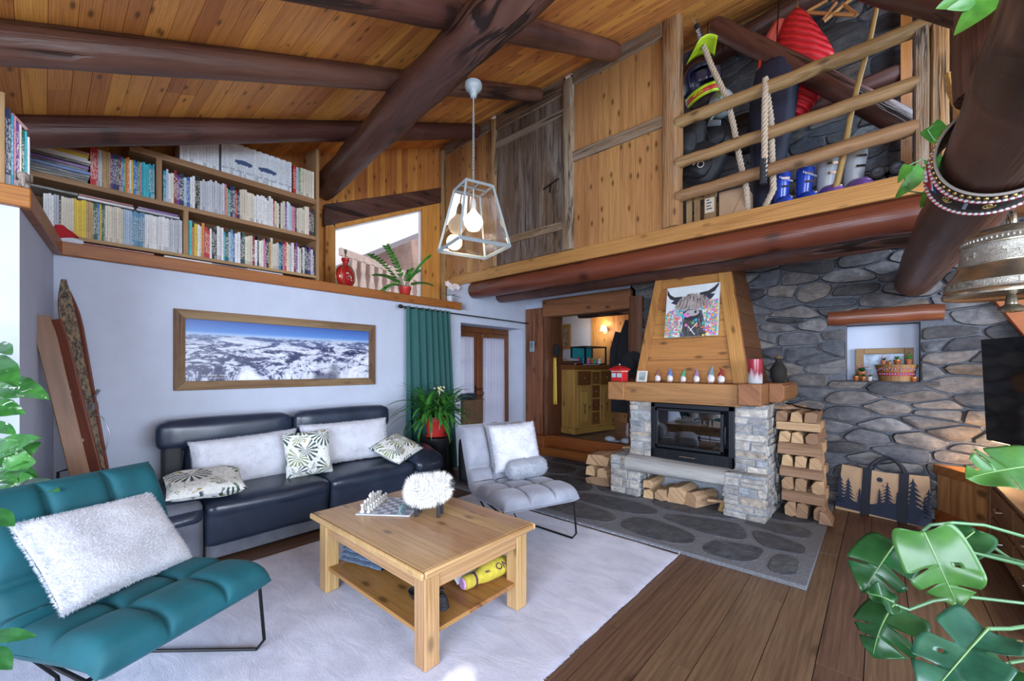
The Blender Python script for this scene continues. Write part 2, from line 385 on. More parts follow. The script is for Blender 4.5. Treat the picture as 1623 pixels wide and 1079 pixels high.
def clip_out(P, hole):
    """cut a polygon back to the side of a rectangular hole where its middle lies"""
    x0, x1, y0, y1 = hole; cx = sum(p[0] for p in P) / len(P); cy = sum(p[1] for p in P) / len(P)
    D = [(x0 - cx, -1, 0, -x0), (cx - x1, 1, 0, x1), (y0 - cy, 0, -1, -y0), (cy - y1, 0, 1, y1)]; m = max(D)
    if all(not (x0 < p[0] < x1 and y0 < p[1] < y1) for p in P) and m[0] > 0: 
        if not (min(p[0] for p in P) < x1 and max(p[0] for p in P) > x0 and min(p[1] for p in P) < y1 and max(p[1] for p in P) > y0): return P
    if m[0] < -.02: return []
    _, nx, ny, c = m; Q = []
    for k in range(len(P)):
        p, q = P[k], P[(k + 1) % len(P)]; sp = p[0] * nx + p[1] * ny - c; sq = q[0] * nx + q[1] * ny - c
        if sp >= 0: Q.append(p)
        if sp * sq < 0: t = sp / (sp - sq); Q.append((p[0] + (q[0] - p[0]) * t, p[1] + (q[1] - p[1]) * t))
    return Q
def courses(u0, u1, v0, v1, w0, h0, seed):
    """roughly squared stones laid in courses"""
    r = random.Random(seed); v = v0; out = []
    while v < v1 - .005:
        h = min(h0 * r.uniform(.65, 1.35), v1 - v); h = v1 - v if v1 - v - h < h0 * .4 else h; u = u0
        while u < u1 - .005:
            wd = w0 * r.uniform(.45, 1.7); wd = u1 - u if u1 - u - wd < w0 * .35 else wd
            j = lambda: r.uniform(-.004, .004); split = r.random() < .25 and h > h0
            for a, b in (((v, v + h * .5), (v + h * .5, v + h)) if split else ((v, v + h),)): out.append([(u + j(), a + j()), (u + wd + j(), a + j()), (u + wd + j(), b + j()), (u + j(), b + j())])
            u += wd
        v += h
    return out
def rubble(mb, fn, u0, u1, v0, v1, seed, hole=None, w0=.30, h0=.13, depth=(.012, .04), gap=.014, squared=False):
    """rubble masonry: tight irregular stones bulging from the plane given by fn(u, v, out)"""
    r = random.Random(seed * 7 + 1)
    for P in (courses if squared else vor_cells)(u0, u1, v0, v1, w0, h0, seed):
        if hole: P = clip_out(P, hole)
        if len(P) < 3: continue
        cx = sum(p[0] for p in P) / len(P); cy = sum(p[1] for p in P) / len(P)
        wx = (max(p[0] for p in P) - min(p[0] for p in P)) / 2; wy = (max(p[1] for p in P) - min(p[1] for p in P)) / 2
        if wx < .02 or wy < .015: continue
        g = gap * r.uniform(.5, 1.4) / 2; kx, ky = max(.5, 1 - g / wx), max(.5, 1 - g / wy)
        P = [((p[0] - cx) * kx, (p[1] - cy) * ky) for p in P]
        Q = []
        for k in range(len(P)):          # split long sides and roughen them
            p, q = P[k], P[(k + 1) % len(P)]; L = math.hypot(q[0] - p[0], q[1] - p[1]); n = max(1, int(L / (wx * .45)))
            for j in range(n):
                t = j / n; s_ = 1 + (r.uniform(-.07, .03) if j else 0); Q.append(((p[0] + (q[0] - p[0]) * t) * s_, (p[1] + (q[1] - p[1]) * t) * s_))
        P = Q
        for _ in range(1):              # knock off the corners
            c_ = .12 if squared else .22
            P = [pt for k in range(len(P)) for pt in ((P[k][0] * (1 - c_) + P[(k + 1) % len(P)][0] * c_, P[k][1] * (1 - c_) + P[(k + 1) % len(P)][1] * c_), (P[k][0] * c_ + P[(k + 1) % len(P)][0] * (1 - c_), P[k][1] * c_ + P[(k + 1) % len(P)][1] * (1 - c_)))]
        d = r.uniform(*depth); sl = (r.uniform(-.45, .45), r.uniform(-.5, .5)); rings = []; n = len(P)
        for s_, o_ in ((1.0, -.012), (.985, d * .5), (.93, d * .9), (.62, d * 1.08), (.3, d * 1.12)):
            rings.append([mb.vert(fn(cx + p[0] * s_, cy + p[1] * s_, o_ + (d * (sl[0] * p[0] / wx + sl[1] * p[1] / wy) * .8 * s_ + mnoise.noise(V((cx + p[0] * s_, cy + p[1] * s_, seed)) * 9) * d * .45 if o_ > 0 else 0))) for p in P])
        for i in range(4):
            for k in range(n): mb.face((rings[i][k], rings[i][(k + 1) % n], rings[i + 1][(k + 1) % n], rings[i + 1][k]))
        mb.face(rings[4])
# floor
mb = MB(); planks(mb, (-.2, -7.6, -.03), (1, 0, 0), (0, 1, 0), 9.0, 7.8, 'y', .03, .205, 3, cuts=2.4, gap=.004)
mb.box((-.2, -7.6, -.08), (8.8, .2, -.034)); struct(mb.build('floor', OAKF('y'), smooth=False))
# ceiling
mb = MB(); sl = V((0, 1, .44)).normalized()
planks(mb, (-1.4, -7.3, roof(-7.3)), (0, sl.y, sl.z), (1, 0, 0), 8.1, 9.0, 'x', -.025, .105, 5, cuts=2.2)
mb.prism([V((-1.4, -7.3, roof(-7.3) + .03)), V((7.6, -7.3, roof(-7.3) + .03)), V((7.6, .2, roof(.2) + .03)), V((-1.4, .2, roof(.2) + .03))], (0, 0, .08))
struct(mb.build('ceiling', CEILW('x'), smooth=False))
def log(name, pts, r, mat, seg=18, jit=.06, n=24, caps=True, sq=0, tw=0):
    a, b = V(pts[0]), V(pts[1]); m = MB(); P = []; RR = []
    for i in range(n + 1):
        t = i / n; p = a.lerp(b, t); p += V((mnoise.noise(V((t * 3, a.x, 1))) * .012, 0, mnoise.noise(V((t * 3, a.y, 7))) * .012)); P.append(p)
        RR.append((r[0] + (r[1] - r[0]) * t) * (1 if 0 < i < n else .93))
    m.tube(P, RR, seg, True, jit, 1.0, sq, tw); return struct(reorient(m.build(name, mat, smooth=True, ang=50), b - a))
def raft(x0, x1, y0, y1, r0, r1): return log('ceiling_rafter', ((x0, y0, roof(y0) - r0 * .82), (x1, y1, roof(y1) - r1 * .82)), (r0, r1), LOGW('z'))
raft(2.50, 2.60, -7.2, -1.60, .115, .10); raft(1.60, 1.47, -7.2, -1.56, .105, .085); raft(.47, .27, -7.2, -1.55, .105, .11)
# large purlin under the rafters
log('ceiling_purlin', ((-.64, -3.43, 3.86), (6.6, -4.25, 3.93)), (.140, .180), LOGW('z'), jit=.14, n=44, seg=28, sq=3.6, tw=.35)
# ---- left wall: white plaster below, ledge, set-back boarded wall above
mb = MB()
mb.box((-.65, -5.82, 0), (0, -1.60, 2.40)); mb.box((-.65, -1.60, 2.20), (0, -.12, 2.40)); mb.box((-.65, -.12, 0), (0, .02, 2.84)); mb.box((-.65, -1.42, 2.40), (0, -.12, 2.84))
struct(mb.build('wall_left', PLASTER))
mb = MB()   # slanted corner pier
mb.prism([(0, -5.806, 0), (1.27, -5.944, 0), (1.27, -7.4, 0), (-.65, -7.4, 0), (-.65, -5.8, 0)], (0, 0, 2.40)); struct(mb.build('wall_corner', PLASTER))
mb = MB(); mb.box((-.66, -5.80, 2.385), (.05, -1.62, 2.495)); mb.prism([(.05, -5.76, 2.385), (.05, -5.83, 2.385), (1.25, -5.97, 2.385), (1.25, -7.4, 2.385), (1.31, -7.4, 2.385), (1.31, -5.90, 2.385)], (0, 0, .11))
mb.prism([(-.66, -5.83, 2.40), (1.25, -5.97, 2.40), (1.25, -7.4, 2.40), (-.66, -7.4, 2.40)], (0, 0, .09))
struct(mb.build('trim_1', LEDGEW('y'), bev=.008))
mb = MB()   # boarded upper wall with the window opening
def upwall(y):  return roof(y)
WY0, WY1 = -3.27, -1.86
r_ = random.Random(4); y = -7.3
while y < -1.40:
    wd = .1 * r_.uniform(.85, 1.15); y1 = min(y + wd, -1.40); zt = roof(y1) - .02
    segs = [(2.49, zt)] if (y1 < WY0 - .13 or y > WY1 + .30) else [(3.41 + (y - -3.36) * .458 + .24, zt)]
    for a, b in segs: mb.prism([(-.66, y + .0015, a), (-.66, y1 - .0015, a), (-.66, y1 - .0015, b + .04), (-.66, y + .0015, b)], (-.03, 0, 0))
    y = y1
mb.prism([(-.69, -7.3, 2.4), (-.69, WY0 - .1, 2.4), (-.69, WY0 - .1, roof(WY0 - .1)), (-.69, -7.3, roof(-7.3))], (-.1, 0, 0))
mb.prism([(-.69, WY0 - .1, 3.40), (-.69, WY1 + .2, 4.28), (-.69, WY1 + .2, roof(WY1)), (-.69, WY0 - .1, roof(WY0))], (-.1, 0, 0))
mb.prism([(-.69, WY1 + .05, 2.4), (-.69, -1.3, 2.4), (-.69, -1.3, roof(-1.3)), (-.69, WY1 + .05, roof(WY1))], (-.1, 0, 0))
struct(mb.build('wall_upper', WALLW('z'), smooth=False))
# slanted upper window
win = bpy.data.objects.new('window_1', None); COL.objects.link(win); struct(win)
zt = lambda y: 3.364 + (y - WY0) * .465
mb = MB(); mb.prism([(-.60, -3.42, 3.36), (-.60, -1.47, 4.25), (-.60, -1.47, 4.50), (-.60, -3.42, 3.64)], (-.10, 0, 0)); struct(mb.build('window_lintel', LOGW('y'), win, bev=.01))
mb = MB(); mb.box((-.70, -3.40, 2.49), (-.63, WY0, 3.40)); mb.box((-.70, WY1, 2.49), (-.63, -1.50, 4.24))
mb.prism([(-.63, WY0, zt(WY0)), (-.63, WY1, zt(WY1)), (-.63, WY1, zt(WY1) + .14), (-.63, WY0, zt(WY0) + .14)], (-.07, 0, 0)); struct(mb.build('window_frame', WALLW('z'), win, bev=.006))
mb = MB(); mb.box((-.70, WY0, 2.49), (-.66, WY0 + .02, zt(WY0))); mb.box((-.70, WY1 - .02, 2.49), (-.66, WY1, zt(WY1) - .01)); mb.box((-.70, WY0, 2.49), (-.66, WY1, 2.52))
mb.prism([(-.66, WY0, zt(WY0) - .02), (-.66, WY1, zt(WY1) - .02), (-.66, WY1, zt(WY1)), (-.66, WY0, zt(WY0))], (-.04, 0, 0))
struct(mb.build('window_sash', flat('white_sash', (.75, .75, .74), .4), win))
GLASS = clear('clear_glass', .05)
mb = MB(); mb.prism([(-.68, WY0, 2.5), (-.68, WY1, 2.5), (-.68, WY1, zt(WY1)), (-.68, WY0, zt(WY0))], (-.004, 0, 0)); struct(mb.build('window_pane', GLASS, win, smooth=False))
# ---- loft: boarded front, floor beam and logs
LY = -1.45
mb = MB(); mb.box((-.65, LY, 2.83), (6.3, LY + .06, 2.995)); struct(mb.build('trim_2', BEAMW('x'), bev=.006))
mb = MB(); mb.box((-.65, LY + .06, 2.86), (6.3, 0, 2.98)); struct(mb.build('loft_floor', LOFTW('x')))
log('loft_log', ((.02, LY + .10, 2.715), (5.15, LY + .10, 2.705)), (.125, .135), REDLOG('z'), n=40, jit=.05)
log('loft_log', ((.0, -.72, 2.72), (5.3, -.86, 2.68)), (.115, .135), LOGW('z'), n=40)
def panel(mb, x0, x1, z0, z1, y, w0, seed, th=.025):
    r = random.Random(seed); x = x0
    while x < x1 - .01:
        wd = min(w0 * r.uniform(.8, 1.25), x1 - x)
        if x1 - x - wd < .04: wd = x1 - x
        mb.box((x + .0015, y, z0), (x + wd - .0015, y + th, z1)); x += wd
mb = MB(); panel(mb, -.70, .52, 2.99, roof(LY), LY + .01, .13, 1); panel(mb, 1.90, 3.10, 2.99, roof(LY), LY + .012, .165, 2)
mb.box((-.7, LY + .04, 2.99), (3.15, LY + .07, roof(LY))); struct(mb.build('wall_loft', LOFTW('z'), smooth=False))
mb = MB(); panel(mb, .58, 1.80, 3.0, 5.0, LY + .005, .42, 3, .03); struct(mb.build('door_3', GREYW('z'), smooth=False))
mb = MB(); mb.box((.60, LY - .02, 3.27), (1.82, LY + .01, 3.37)); mb.box((.60, LY - .02, 4.72), (1.82, LY + .01, 4.80)); struct(mb.build('door_batten', OLDW('x'), bpy.data.objects['door_3']))
mb = MB(); mb.tube([(1.75, LY - .03, 3.93), (1.50, LY - .03, 3.86)], .008, 6); mb.tube([(1.62, LY - .03, 3.9), (1.62, LY - .05, 3.78)], .01, 6); struct(mb.build('door_latch', BLACKM, bpy.data.objects['door_3']))
def rough_post(name, x0, x1, z0, z1, y0, y1, mat, seed):
    mb = MB(); N = 22
    def fn(a, b):
        an = a * 2 * PI; c, s_ = math.cos(an), math.sin(an); e = 6
        rr = (abs(c) ** e + abs(s_) ** e) ** (-1 / e); z = z0 + (z1 - z0) * b
        k = 1 + .10 * mnoise.noise(V((c * 1.2 + seed, s_ * 1.2, z * 3)))
        return V(((x0 + x1) / 2 + c * rr * (x1 - x0) / 2 * k, (y0 + y1) / 2 + s_ * rr * (y1 - y0) / 2 * k, z))
    ids = mb.sheet(fn, 20, N, cu=True); mb.face([q[0] for q in ids][::-1]); mb.face([q[-1] for q in ids]); return struct(mb.build(name, mat, ang=45))
rough_post('loft_post', .50, .62, 2.99, 5.16, LY - .03, LY + .07, POSTW('z'), 1)
rough_post('loft_post', 1.81, 1.96, 2.99, 5.14, LY - .04, LY + .07, OLDW('z'), 2)
rough_post('loft_post', -.72, -.55, 2.50, 5.1, LY - .05, LY + .06, POSTW('z'), 3)
rough_post('loft_post', 3.08, 3.27, 2.99, 5.2, LY - .04, LY + .12, POSTW('z'), 4)
rough_post('loft_post', 5.02, 5.11, 2.97, 4.06, LY - .05, LY + .10, OLDW('z'), 5)
rough_post('loft_post', 5.11, 5.21, 2.97, 4.10, LY - .05, LY + .10, POSTW('z'), 6)
mb = MB()
for (a, b, c, d, x0, x1, tilt) in ((4.10, 4.22, 0, 0, 1.94, 3.10, -.01),): mb.box((x0, LY - .025, a - .02), (x1, LY + .012, b - .02))
struct(mb.build('trim_3', OLDW('x'), bev=.006))
mb = MB(); mb.box((1.96, LY - .03, 5.04), (3.09, LY + .03, 5.24)); mb.box((.62, LY - .02, 4.98), (1.82, LY + .03, 5.24)); mb.box((-.6, LY - .02, 5.02), (.5, LY + .03, 5.24)); struct(mb.build('trim_4', OLDW('x'), bev=.008))
def rail(x0, z0, x1, z1, r):
    a, b = V((x0, LY, z0)), V((x1, LY, z1)); m = MB(); n = 30
    m.tube([a.lerp(b, i / n) + V((0, 0, .012 * mnoise.noise(V((i * .3, z0, 0))))) for i in range(n + 1)], [r * (1 + .06 * mnoise.noise(V((i * .8, z0, 5)))) for i in range(n + 1)], 14, True, .08)
    return m
RL = thing('loft_railing', 'bare wooden railing of three round poles along the loft edge', 'railing', (3.27, LY, 3.0))
rail(3.24, 4.065, 5.20, 4.075, .058).build('rail', RAILW('x'), RL); rail(3.24, 3.64, 5.05, 3.665, .055).build('rail', RAILW('x'), RL); rail(3.24, 3.29, 5.05, 3.335, .058).build('rail', RAILW('x'), RL)
# ---- right (stone) wall with niche and doorway
NX0, NX1, NZ0, NZ1 = 4.55, 5.135, 1.36, 1.965
def hole(a, b, c, d):
    if b > NX0 + .02 and a < NX1 - .02 and d > NZ0 - .02 and c < NZ1 + .04: return True
    return False
mb = MB(); mb.mi = 1
rubble(mb, lambda u, v, o: V((u, -o, v)), 2.02, 7.0, 0, 2.84, 11, (NX0, NX1, NZ0, NZ1), w0=.34, h0=.13, depth=(.02, .07), gap=.016)
rubble(mb, lambda u, v, o: V((u, -o, v)), 2.9, 7.0, 3.0, 5.85, 12, None, w0=.44, h0=.15)
mb.mi = 0
mb.box((2.02, 0, 0), (NX0, .5, 5.9)); mb.box((NX1, 0, 0), (7.2, .5, 5.9)); mb.box((NX0, 0, 0), (NX1, .5, NZ0)); mb.box((NX0, 0, NZ1), (NX1, .5, 5.9))
struct(mb.build('wall_back', [MORTAR, WALLST], ang=35))
mb = MB(); mb.box((NX0 - .05, .22, NZ0 - .05), (NX1 + .05, .26, NZ1 + .05)); struct(mb.build('niche_back', PLASTER))
mb = MB(); mb.box((4.43, -.04, 1.325), (5.27, .23, 1.362)); struct(mb.build('niche_sill', stone('sill_slate', [(.06, .06, .065), (.09, .085, .08)], .8), bev=.006))
log('niche_lintel', ((4.40, -.03, 2.055), (5.29, -.03, 2.05)), (.085, .080), REDLOG('z'), n=12)
mb = MB(); mb.prism([atY(1552, 400, -.13), atY(1578, 477, -.13), atY(1623, 530, -.13), atY(1720, 640, -.13), atY(1720, 380, -.13)], (0, .14, 0)); struct(mb.build('wall_right', flat('terracotta_plaster', (.36, .12, .045), .8, var=.12)))
# doorway timber
mb = MB(); mb.box((.02, -.06, .28), (.40, .02, 2.56)); struct(mb.build('doorway_post', REDLOG('z') if False else wood('post_pine', (.30, .115, .048), (.13, .045, .02), 'z', .7, .5, .8, .1, .3, crack=.6), bev=.01))
rough_post('doorway_jamb', .40, .52, .30, 2.50, -.05, .42, wood('dark_jamb', (.17, .06, .025), (.06, .022, .01), 'z', .8, .6, .3, .1, .3), 8)
rough_post('doorway_jamb', 2.02, 2.24, .30, 2.56, -.10, .1, wood('dark_jamb', (.17, .06, .025), (.06, .022, .01), 'z', .8, .6, .3, .1, .3), 9)
mb = MB(); mb.box((.40, -.08, 2.38), (2.06, .12, 2.69)); struct(mb.build('doorway_lintel', wood('lintel_pine', (.34, .15, .055), (.13, .05, .02), 'x', .8, .55, .9, .1, .35), bev=.03, bseg=3))
log('doorway_log', ((.9, .35, 2.42), (2.1, .25, 2.40)), (.06, .06), LOGW('z'), n=8)
# hall behind the doorway
mb = MB(); planks(mb, (-1.6, .02, .30), (0, 1, 0), (1, 0, 0), 4.2, 4.4, 'x', .03, .3, 8, cuts=3); struct(mb.build('floor_hall', wood('hall_tile', (.33, .24, .19), (.20, .14, .11), 'x', .6, .35, 0, .1, .1), smooth=False))
mb = MB(); mb.box((.5, -.26, 0), (2.05, .0, .33 - .17)); struct(mb.build('step_lower', LEDGEW('x'), bev=.006))
mb = MB(); mb.box((-.1, -.05, 0), (2.05, .02, .335)); mb.box((-.1, -.24, 0), (.56, .0, .335)); struct(mb.build('step_upper', LEDGEW('x'), bev=.006))
mb = MB(); mb.box((-1.68, .02, .3), (-1.64, 2.64, 2.75)); mb.box((-1.64, 2.6, .3), (-.19, 2.64, 2.75)); struct(mb.build('wall_hall', PLASTER))
mb = MB(); panel(mb, -.20, 3.0, .3, 2.75, 2.58, .2, 5); struct(mb.build('wall_hallwood', LOFTW('z'), smooth=False))
mb = MB(); mb.box((2.6, .3, .3), (2.66, 2.7, 2.75)); struct(mb.build('wall_hallside', PLASTER))
mb = MB(); mb.box((-1.7, .02, 2.75), (3, 4.2, 2.8)); struct(mb.build('ceiling_hall', LOFTW('x')))
mb = MB(); mb.box((-.7, .0, 2.55), (2.1, .3, 3.0)); struct(mb.build('wall_above_doorway', PLASTER))
# French door in the deep reveal of the left wall
fd = bpy.data.objects.new('door_1', None); COL.objects.link(fd); struct(fd)
XR = -.36
mb = MB(); mb.box((XR - .05, -1.60, 2.105), (XR + .02, -.12, 2.20)); mb.box((XR - .05, -.195, 0), (XR + .02, -.12, 2.105)); mb.box((XR - .05, -1.66, 0), (XR + .02, -1.605, 2.105)); struct(mb.build('door_frame', DOORW('z'), fd, bev=.006))
for (a, b) in ((-1.60, -.95), (-.93, -.20)):
    mb = MB(); mb.box((XR - .04, a, .05), (XR + .03, a + .12, 2.10)); mb.box((XR - .04, b - .08, .05), (XR + .03, b, 2.10)); mb.box((XR - .04, a + .12, 2.0), (XR + .03, b - .08, 2.1)); mb.box((XR - .04, a + .12, .05), (XR + .03, b - .08, .38))
    struct(mb.build('door_leaf', DOORW('z'), fd, bev=.006))
    mb = MB(); ya, yb = a + .12, b - .08
    for q in (1 / 3., 2 / 3.): mb.box((XR - .02, ya + (yb - ya) * q - .008, .38), (XR + .0, ya + (yb - ya) * q + .008, 2.0))
    for q in (.25, .5, .75): mb.box((XR - .02, ya, .38 + 1.62 * q - .012), (XR + .005, yb, .38 + 1.62 * q + .012))
    struct(mb.build('door_muntin', flat('pale_muntin', (.35, .36, .42), .5), fd))
    mb = MB(); mb.box((XR - .03, ya, .38), (XR - .026, yb, 2.0)); struct(mb.build('door_pane', GLASS, fd, smooth=False))
mb = MB(); mb.box((XR + .03, -1.02, 1.05), (XR + .05, -.98, 1.2)); mb.tube([(XR + .05, -1.0, 1.14), (XR + .10, -1.0, 1.14), (XR + .10, -.9, 1.14)], .01, 8); struct(mb.build('door_handle', flat('bronze', (.11, .06, .03), .35, .9), fd))
# hearth slab of dark slate set in mortar
mb = MB(); mb.box((.55, -2.45, 0), (4.46, -.02, .03)); mb.mi = 1
def blob(cx, cy, rx, ry, rot, seed, n=18):
    r = random.Random(seed); pts = []; rr = [r.uniform(.82, 1.1) for _ in range(n)]
    for k in range(n):
        a = 2 * PI * k / n; e = 5.5; q = (abs(math.cos(a)) ** e + abs(math.sin(a)) ** e) ** (-1 / e) * (rr[k] + rr[(k + 1) % n]) / 2
        x, y = q * math.cos(a) * rx, q * math.sin(a) * ry; pts.append((cx + x * math.cos(rot) - y * math.sin(rot), cy + x * math.sin(rot) + y * math.cos(rot)))
    return pts
for P in vor_cells(.58, 4.42, -2.42, -.1, .80, .46, 45, .34):
    cx = sum(q[0] for q in P) / len(P); cy = sum(q[1] for q in P) / len(P); wx = max(.05, max(abs(q[0] - cx) for q in P)); wy = max(.05, max(abs(q[1] - cy) for q in P))
    P = [(cx + (q[0] - cx) * (1 - .045 / wx), cy + (q[1] - cy) * (1 - .045 / wy)) for q in P]
    for _ in range(2): P = [pt for k in range(len(P)) for pt in ((P[k][0] * .75 + P[(k + 1) % len(P)][0] * .25, P[k][1] * .75 + P[(k + 1) % len(P)][1] * .25), (P[k][0] * .25 + P[(k + 1) % len(P)][0] * .75, P[k][1] * .25 + P[(k + 1) % len(P)][1] * .75))]
    P = [(x + .02 * mnoise.noise(V((x * 9, y * 9, 3))), y + .02 * mnoise.noise(V((x * 9, y * 9, 8)))) for x, y in P]
    mb.prism([(a, b, .022) for a, b in P], (0, 0, .014))
struct(mb.build('hearth_slab', [flat('hearth_mortar', (.150, .157, .178), .95, var=.22, vscale=40, bump=.8, bscale=120), SLATE], bev=.004, smooth=False))
# big log along the right side, and the trunk that stands on it
log('support_log', ((5.08, .02, 2.36), (5.28, -6.6, 2.33)), (.15, .185), LOGW('z'), seg=24, n=30, jit=.07)
log('support_trunk', ((5.18, -3.75, 2.42), (5.22, -3.75, 4.15)), (.165, .16), LOGW('z'), seg=24, n=16, jit=.12)
log('loft_brace', ((3.42, -.75, 5.42), (5.05, -.75, 3.62)), (.10, .11), LOGW('z'), n=16)
log('loft_beam', ((2.9, -.35, 5.30), (4.9, -.35, 5.62)), (.11, .11), LOGW('z'), n=12)
log('loft_beam', ((3.0, -.25, 4.30), (5.2, -.25, 4.42)), (.09, .09), LOGW('z'), n=12)
log('loft_tie_beam', (atY(1362, -32, -1.56), atY(1580, 22, -2.0)), (.115, .115), LOGW('z'), n=12)
mb = MB(); mb.box((5.24, -1.30, 2.97), (5.9, -.2, 5.2)); struct(mb.build('loft_partition', DARKPANEL('z')))
mb = MB(); mb.box((4.98, -.36, 2.98), (5.06, -.28, 5.4)); struct(mb.build('trim_5', LEDGEW('z')))
# ================================================================ furniture
LEATHER = flat('dark_leather', (.020, .031, .056), .28, var=.3, vscale=5, bump=.12, bscale=130, spec=.6)
SUEDE = flat('grey_suede', (.115, .125, .155), .95, var=.25, vscale=6, bump=.2, bscale=60, sheen=.3)
def velvet(name, c, sh):
    t = NT(name); t.rough(.75); n = t.noise(t.coord(), 3.2, 4, .6, .5)
    t.color(t.ramp(n, [(.3, tuple(q * .72 for q in c)), (.7, tuple(q * 1.25 for q in c))])); t.b.inputs['Sheen Weight'].default_value = sh
    t.b.inputs['Sheen Roughness'].default_value = .35; t.b.inputs['Sheen Tint'].default_value = (*[min(1, q * 2.2 + .12) for q in c], 1)
    t.bump(t.noise(t.coord(), 9, 4, .6), .12, .02); return t.m
TEAL = velvet('teal_velvet', (.0008, .080, .105), .14)
GREYV = velvet('grey_velvet', (.26, .28, .34), .4)
FURW = flat('white_fur', (.58, .60, .67), .9, var=.10, vscale=14, bump=.5, bscale=90, sheen=.5)
FURG = flat('grey_fur', (.33, .36, .42), .9, var=.15, vscale=12, bump=.5, bscale=70, sheen=.4)
# ---- rug
def rugmat():
    t = NT('rug_pile'); v_ = t.coord(); t.rough(.95)
    n = t.noise(v_, 2.2, 7, .68, .5); m = t.noise(t.coord((1, 2.2, 1)), 3.2, 5, .62, .9)
    t.color(t.ramp(t.math('ADD', t.math('MULTIPLY', n, .5), t.math('MULTIPLY', m, .5)), [(.34, (.40, .42, .55)), (.58, (.58, .60, .75))]))
    t.b.inputs['Sheen Weight'].default_value = .3
    t.bump(t.math('ADD', t.math('MULTIPLY', m, 1.0), t.math('MULTIPLY', t.noise(v_, 160, 3), .35)), .38, .02); return t.m
RUG = rugmat()
mb = MB(); RX0, RX1, RY0, RY1 = 1.17, 3.63, -6.3, -2.46
def rug(a, b):
    x = RX0 + (RX1 - RX0) * a; y = RY0 + (RY1 - RY0) * b
    e = min(a, 1 - a) * 2.46; f = min(b, 1 - b) * 3.8; q = min(1, min(e, f) / .03)
    x += .006 * mnoise.noise(V((0, y * 14, 1))) * (1 - q); y += .006 * mnoise.noise(V((x * 14, 0, 2))) * (1 - q)
    return V((x, y, -.004 + .010 * math.sqrt(max(0, q)) + .003 * mnoise.noise(V((x * 6, y * 6, 0)))))
mb.sheet(rug, 90, 130); rr_ = random.Random(5)
def edge_pt(r):
    k = r.random()
    if k < .6: y = r.uniform(RY0, RY1); return V((RX1 - .004, y, .014)), V((1, 0, .3)).normalized()
    x = r.uniform(RX0, RX1); return V((x, RY1 - .004, .014)), V((0, 1, .3)).normalized()
fuzz(mb, edge_pt, 2600, .012, .002, rr_)
tag(mb.build('rug', RUG, loc=(2.4, -4.4, 0), ang=180), 'large fluffy white rug lying under the coffee table', 'rug')
# ---- sofa
SO = thing('sofa', 'dark leather two seat sofa with grey suede sides against the white wall', 'sofa', (.6, -4.1, 0))
def cushion_block(lo, hi, rad=.06, n=10, puff=.02, seed=0):
    """rounded upholstered block"""
    m = MB(); lo = V(lo); hi = V(hi); c = (lo + hi) / 2; h = (hi - lo) / 2
    bm = bmesh.new(); bmesh.ops.create_cube(bm, size=2); bmesh.ops.subdivide_edges(bm, edges=bm.edges, cuts=n, use_grid_fill=True)
    for v_ in bm.verts:
        p = V((v_.co.x * h.x, v_.co.y * h.y, v_.co.z * h.z)); q = V([max(-(h[i] - rad), min(h[i] - rad, p[i])) for i in range(3)])
        d = p - q
        if d.length > 1e-6: p = q + d.normalized() * rad
        u = v_.co; f = [(1 - u.y ** 2) * (1 - u.z ** 2), (1 - u.x ** 2) * (1 - u.z ** 2), (1 - u.x ** 2) * (1 - u.y ** 2)]
        p += V((math.copysign(f[0] * puff, u.x) if abs(u.x) > .99 else 0, math.copysign(f[1] * puff, u.y) if abs(u.y) > .99 else 0, math.copysign(f[2] * puff, u.z) if abs(u.z) > .99 else 0))
        p += V([mnoise.noise(p * 5 + V((seed, i, 0))) * puff * .25 for i in range(3)])
        v_.co = p + c
    bm.verts.index_update(); m.v = [v_.co.copy() for v_ in bm.verts]; m.f = [tuple(q.index for q in f.verts) for f in bm.faces]; m.k = [0] * len(m.f); bm.free(); return m
for i, (a, b) in enumerate(((-5.05, -4.115), (-4.105, -3.19))):
    m = cushion_block((.30, a, .13), (1.10, b, .50), .05, 12, .02, i)
    for k, p in enumerate(m.v):      # the seat front leans in towards the floor, the top front edge rolls
        if p.x > .9: p.x -= (.50 - p.z) * .12
        if p.z > .4 and p.x > .75: p.z -= (p.x - .75) ** 2 * .22
    m.build('seat', LEATHER, SO, ang=180)
    m = MB(); m.box((.2, a + .01, .03), (1.0, b - .01, .16)); m.build('base', SUEDE, SO, bev=.01)
    cushion_block((.28, a + .02, .42), (.48, b - .02, .86), .07, 10, .03, i + 5).build('backrest', LEATHER, SO, ang=180)
for i, (a, b) in enumerate(((-5.24, -4.20), (-4.17, -3.10))):
    m = cushion_block((.22, a, .80), (.44, b, 1.055), .07, 12, .012, i + 9); m.build('headrest', LEATHER, SO, ang=180)
    for q in ((a + .10, ) if i == 0 else (b - .12, )):
        m = MB(); m.box((.24, q - .06, .50), (.44, q + .06, .84)); m.build('headrest_bracket', flat('charcoal_fabric', (.03, .032, .037), .8), SO, bev=.03, bseg=3)
for s_, (a, b) in enumerate(((-5.50, -5.06), (-3.18, -2.80))):
    m = cushion_block((.22, a, .03), (1.07, b, .50), .05, 10, .015, s_ + 14); 
    if s_:
        for p in m.v: p.x -= .02
    m.build('arm', SUEDE, SO, ang=180)
    m = cushion_block((.22, a + .0, .44), (1.10, b, .60 if s_ else .56), .06, 10, .02, s_ + 20)
    for p in m.v:
        if p.x > .8: p.z -= (p.x - .8) * .35
    m.build('arm_pad', LEATHER, SO, ang=180)
m = MB(); m.box((.16, -5.12, .04), (.26, -3.12, .78)); m.build('back_panel', SUEDE, SO, bev=.02)
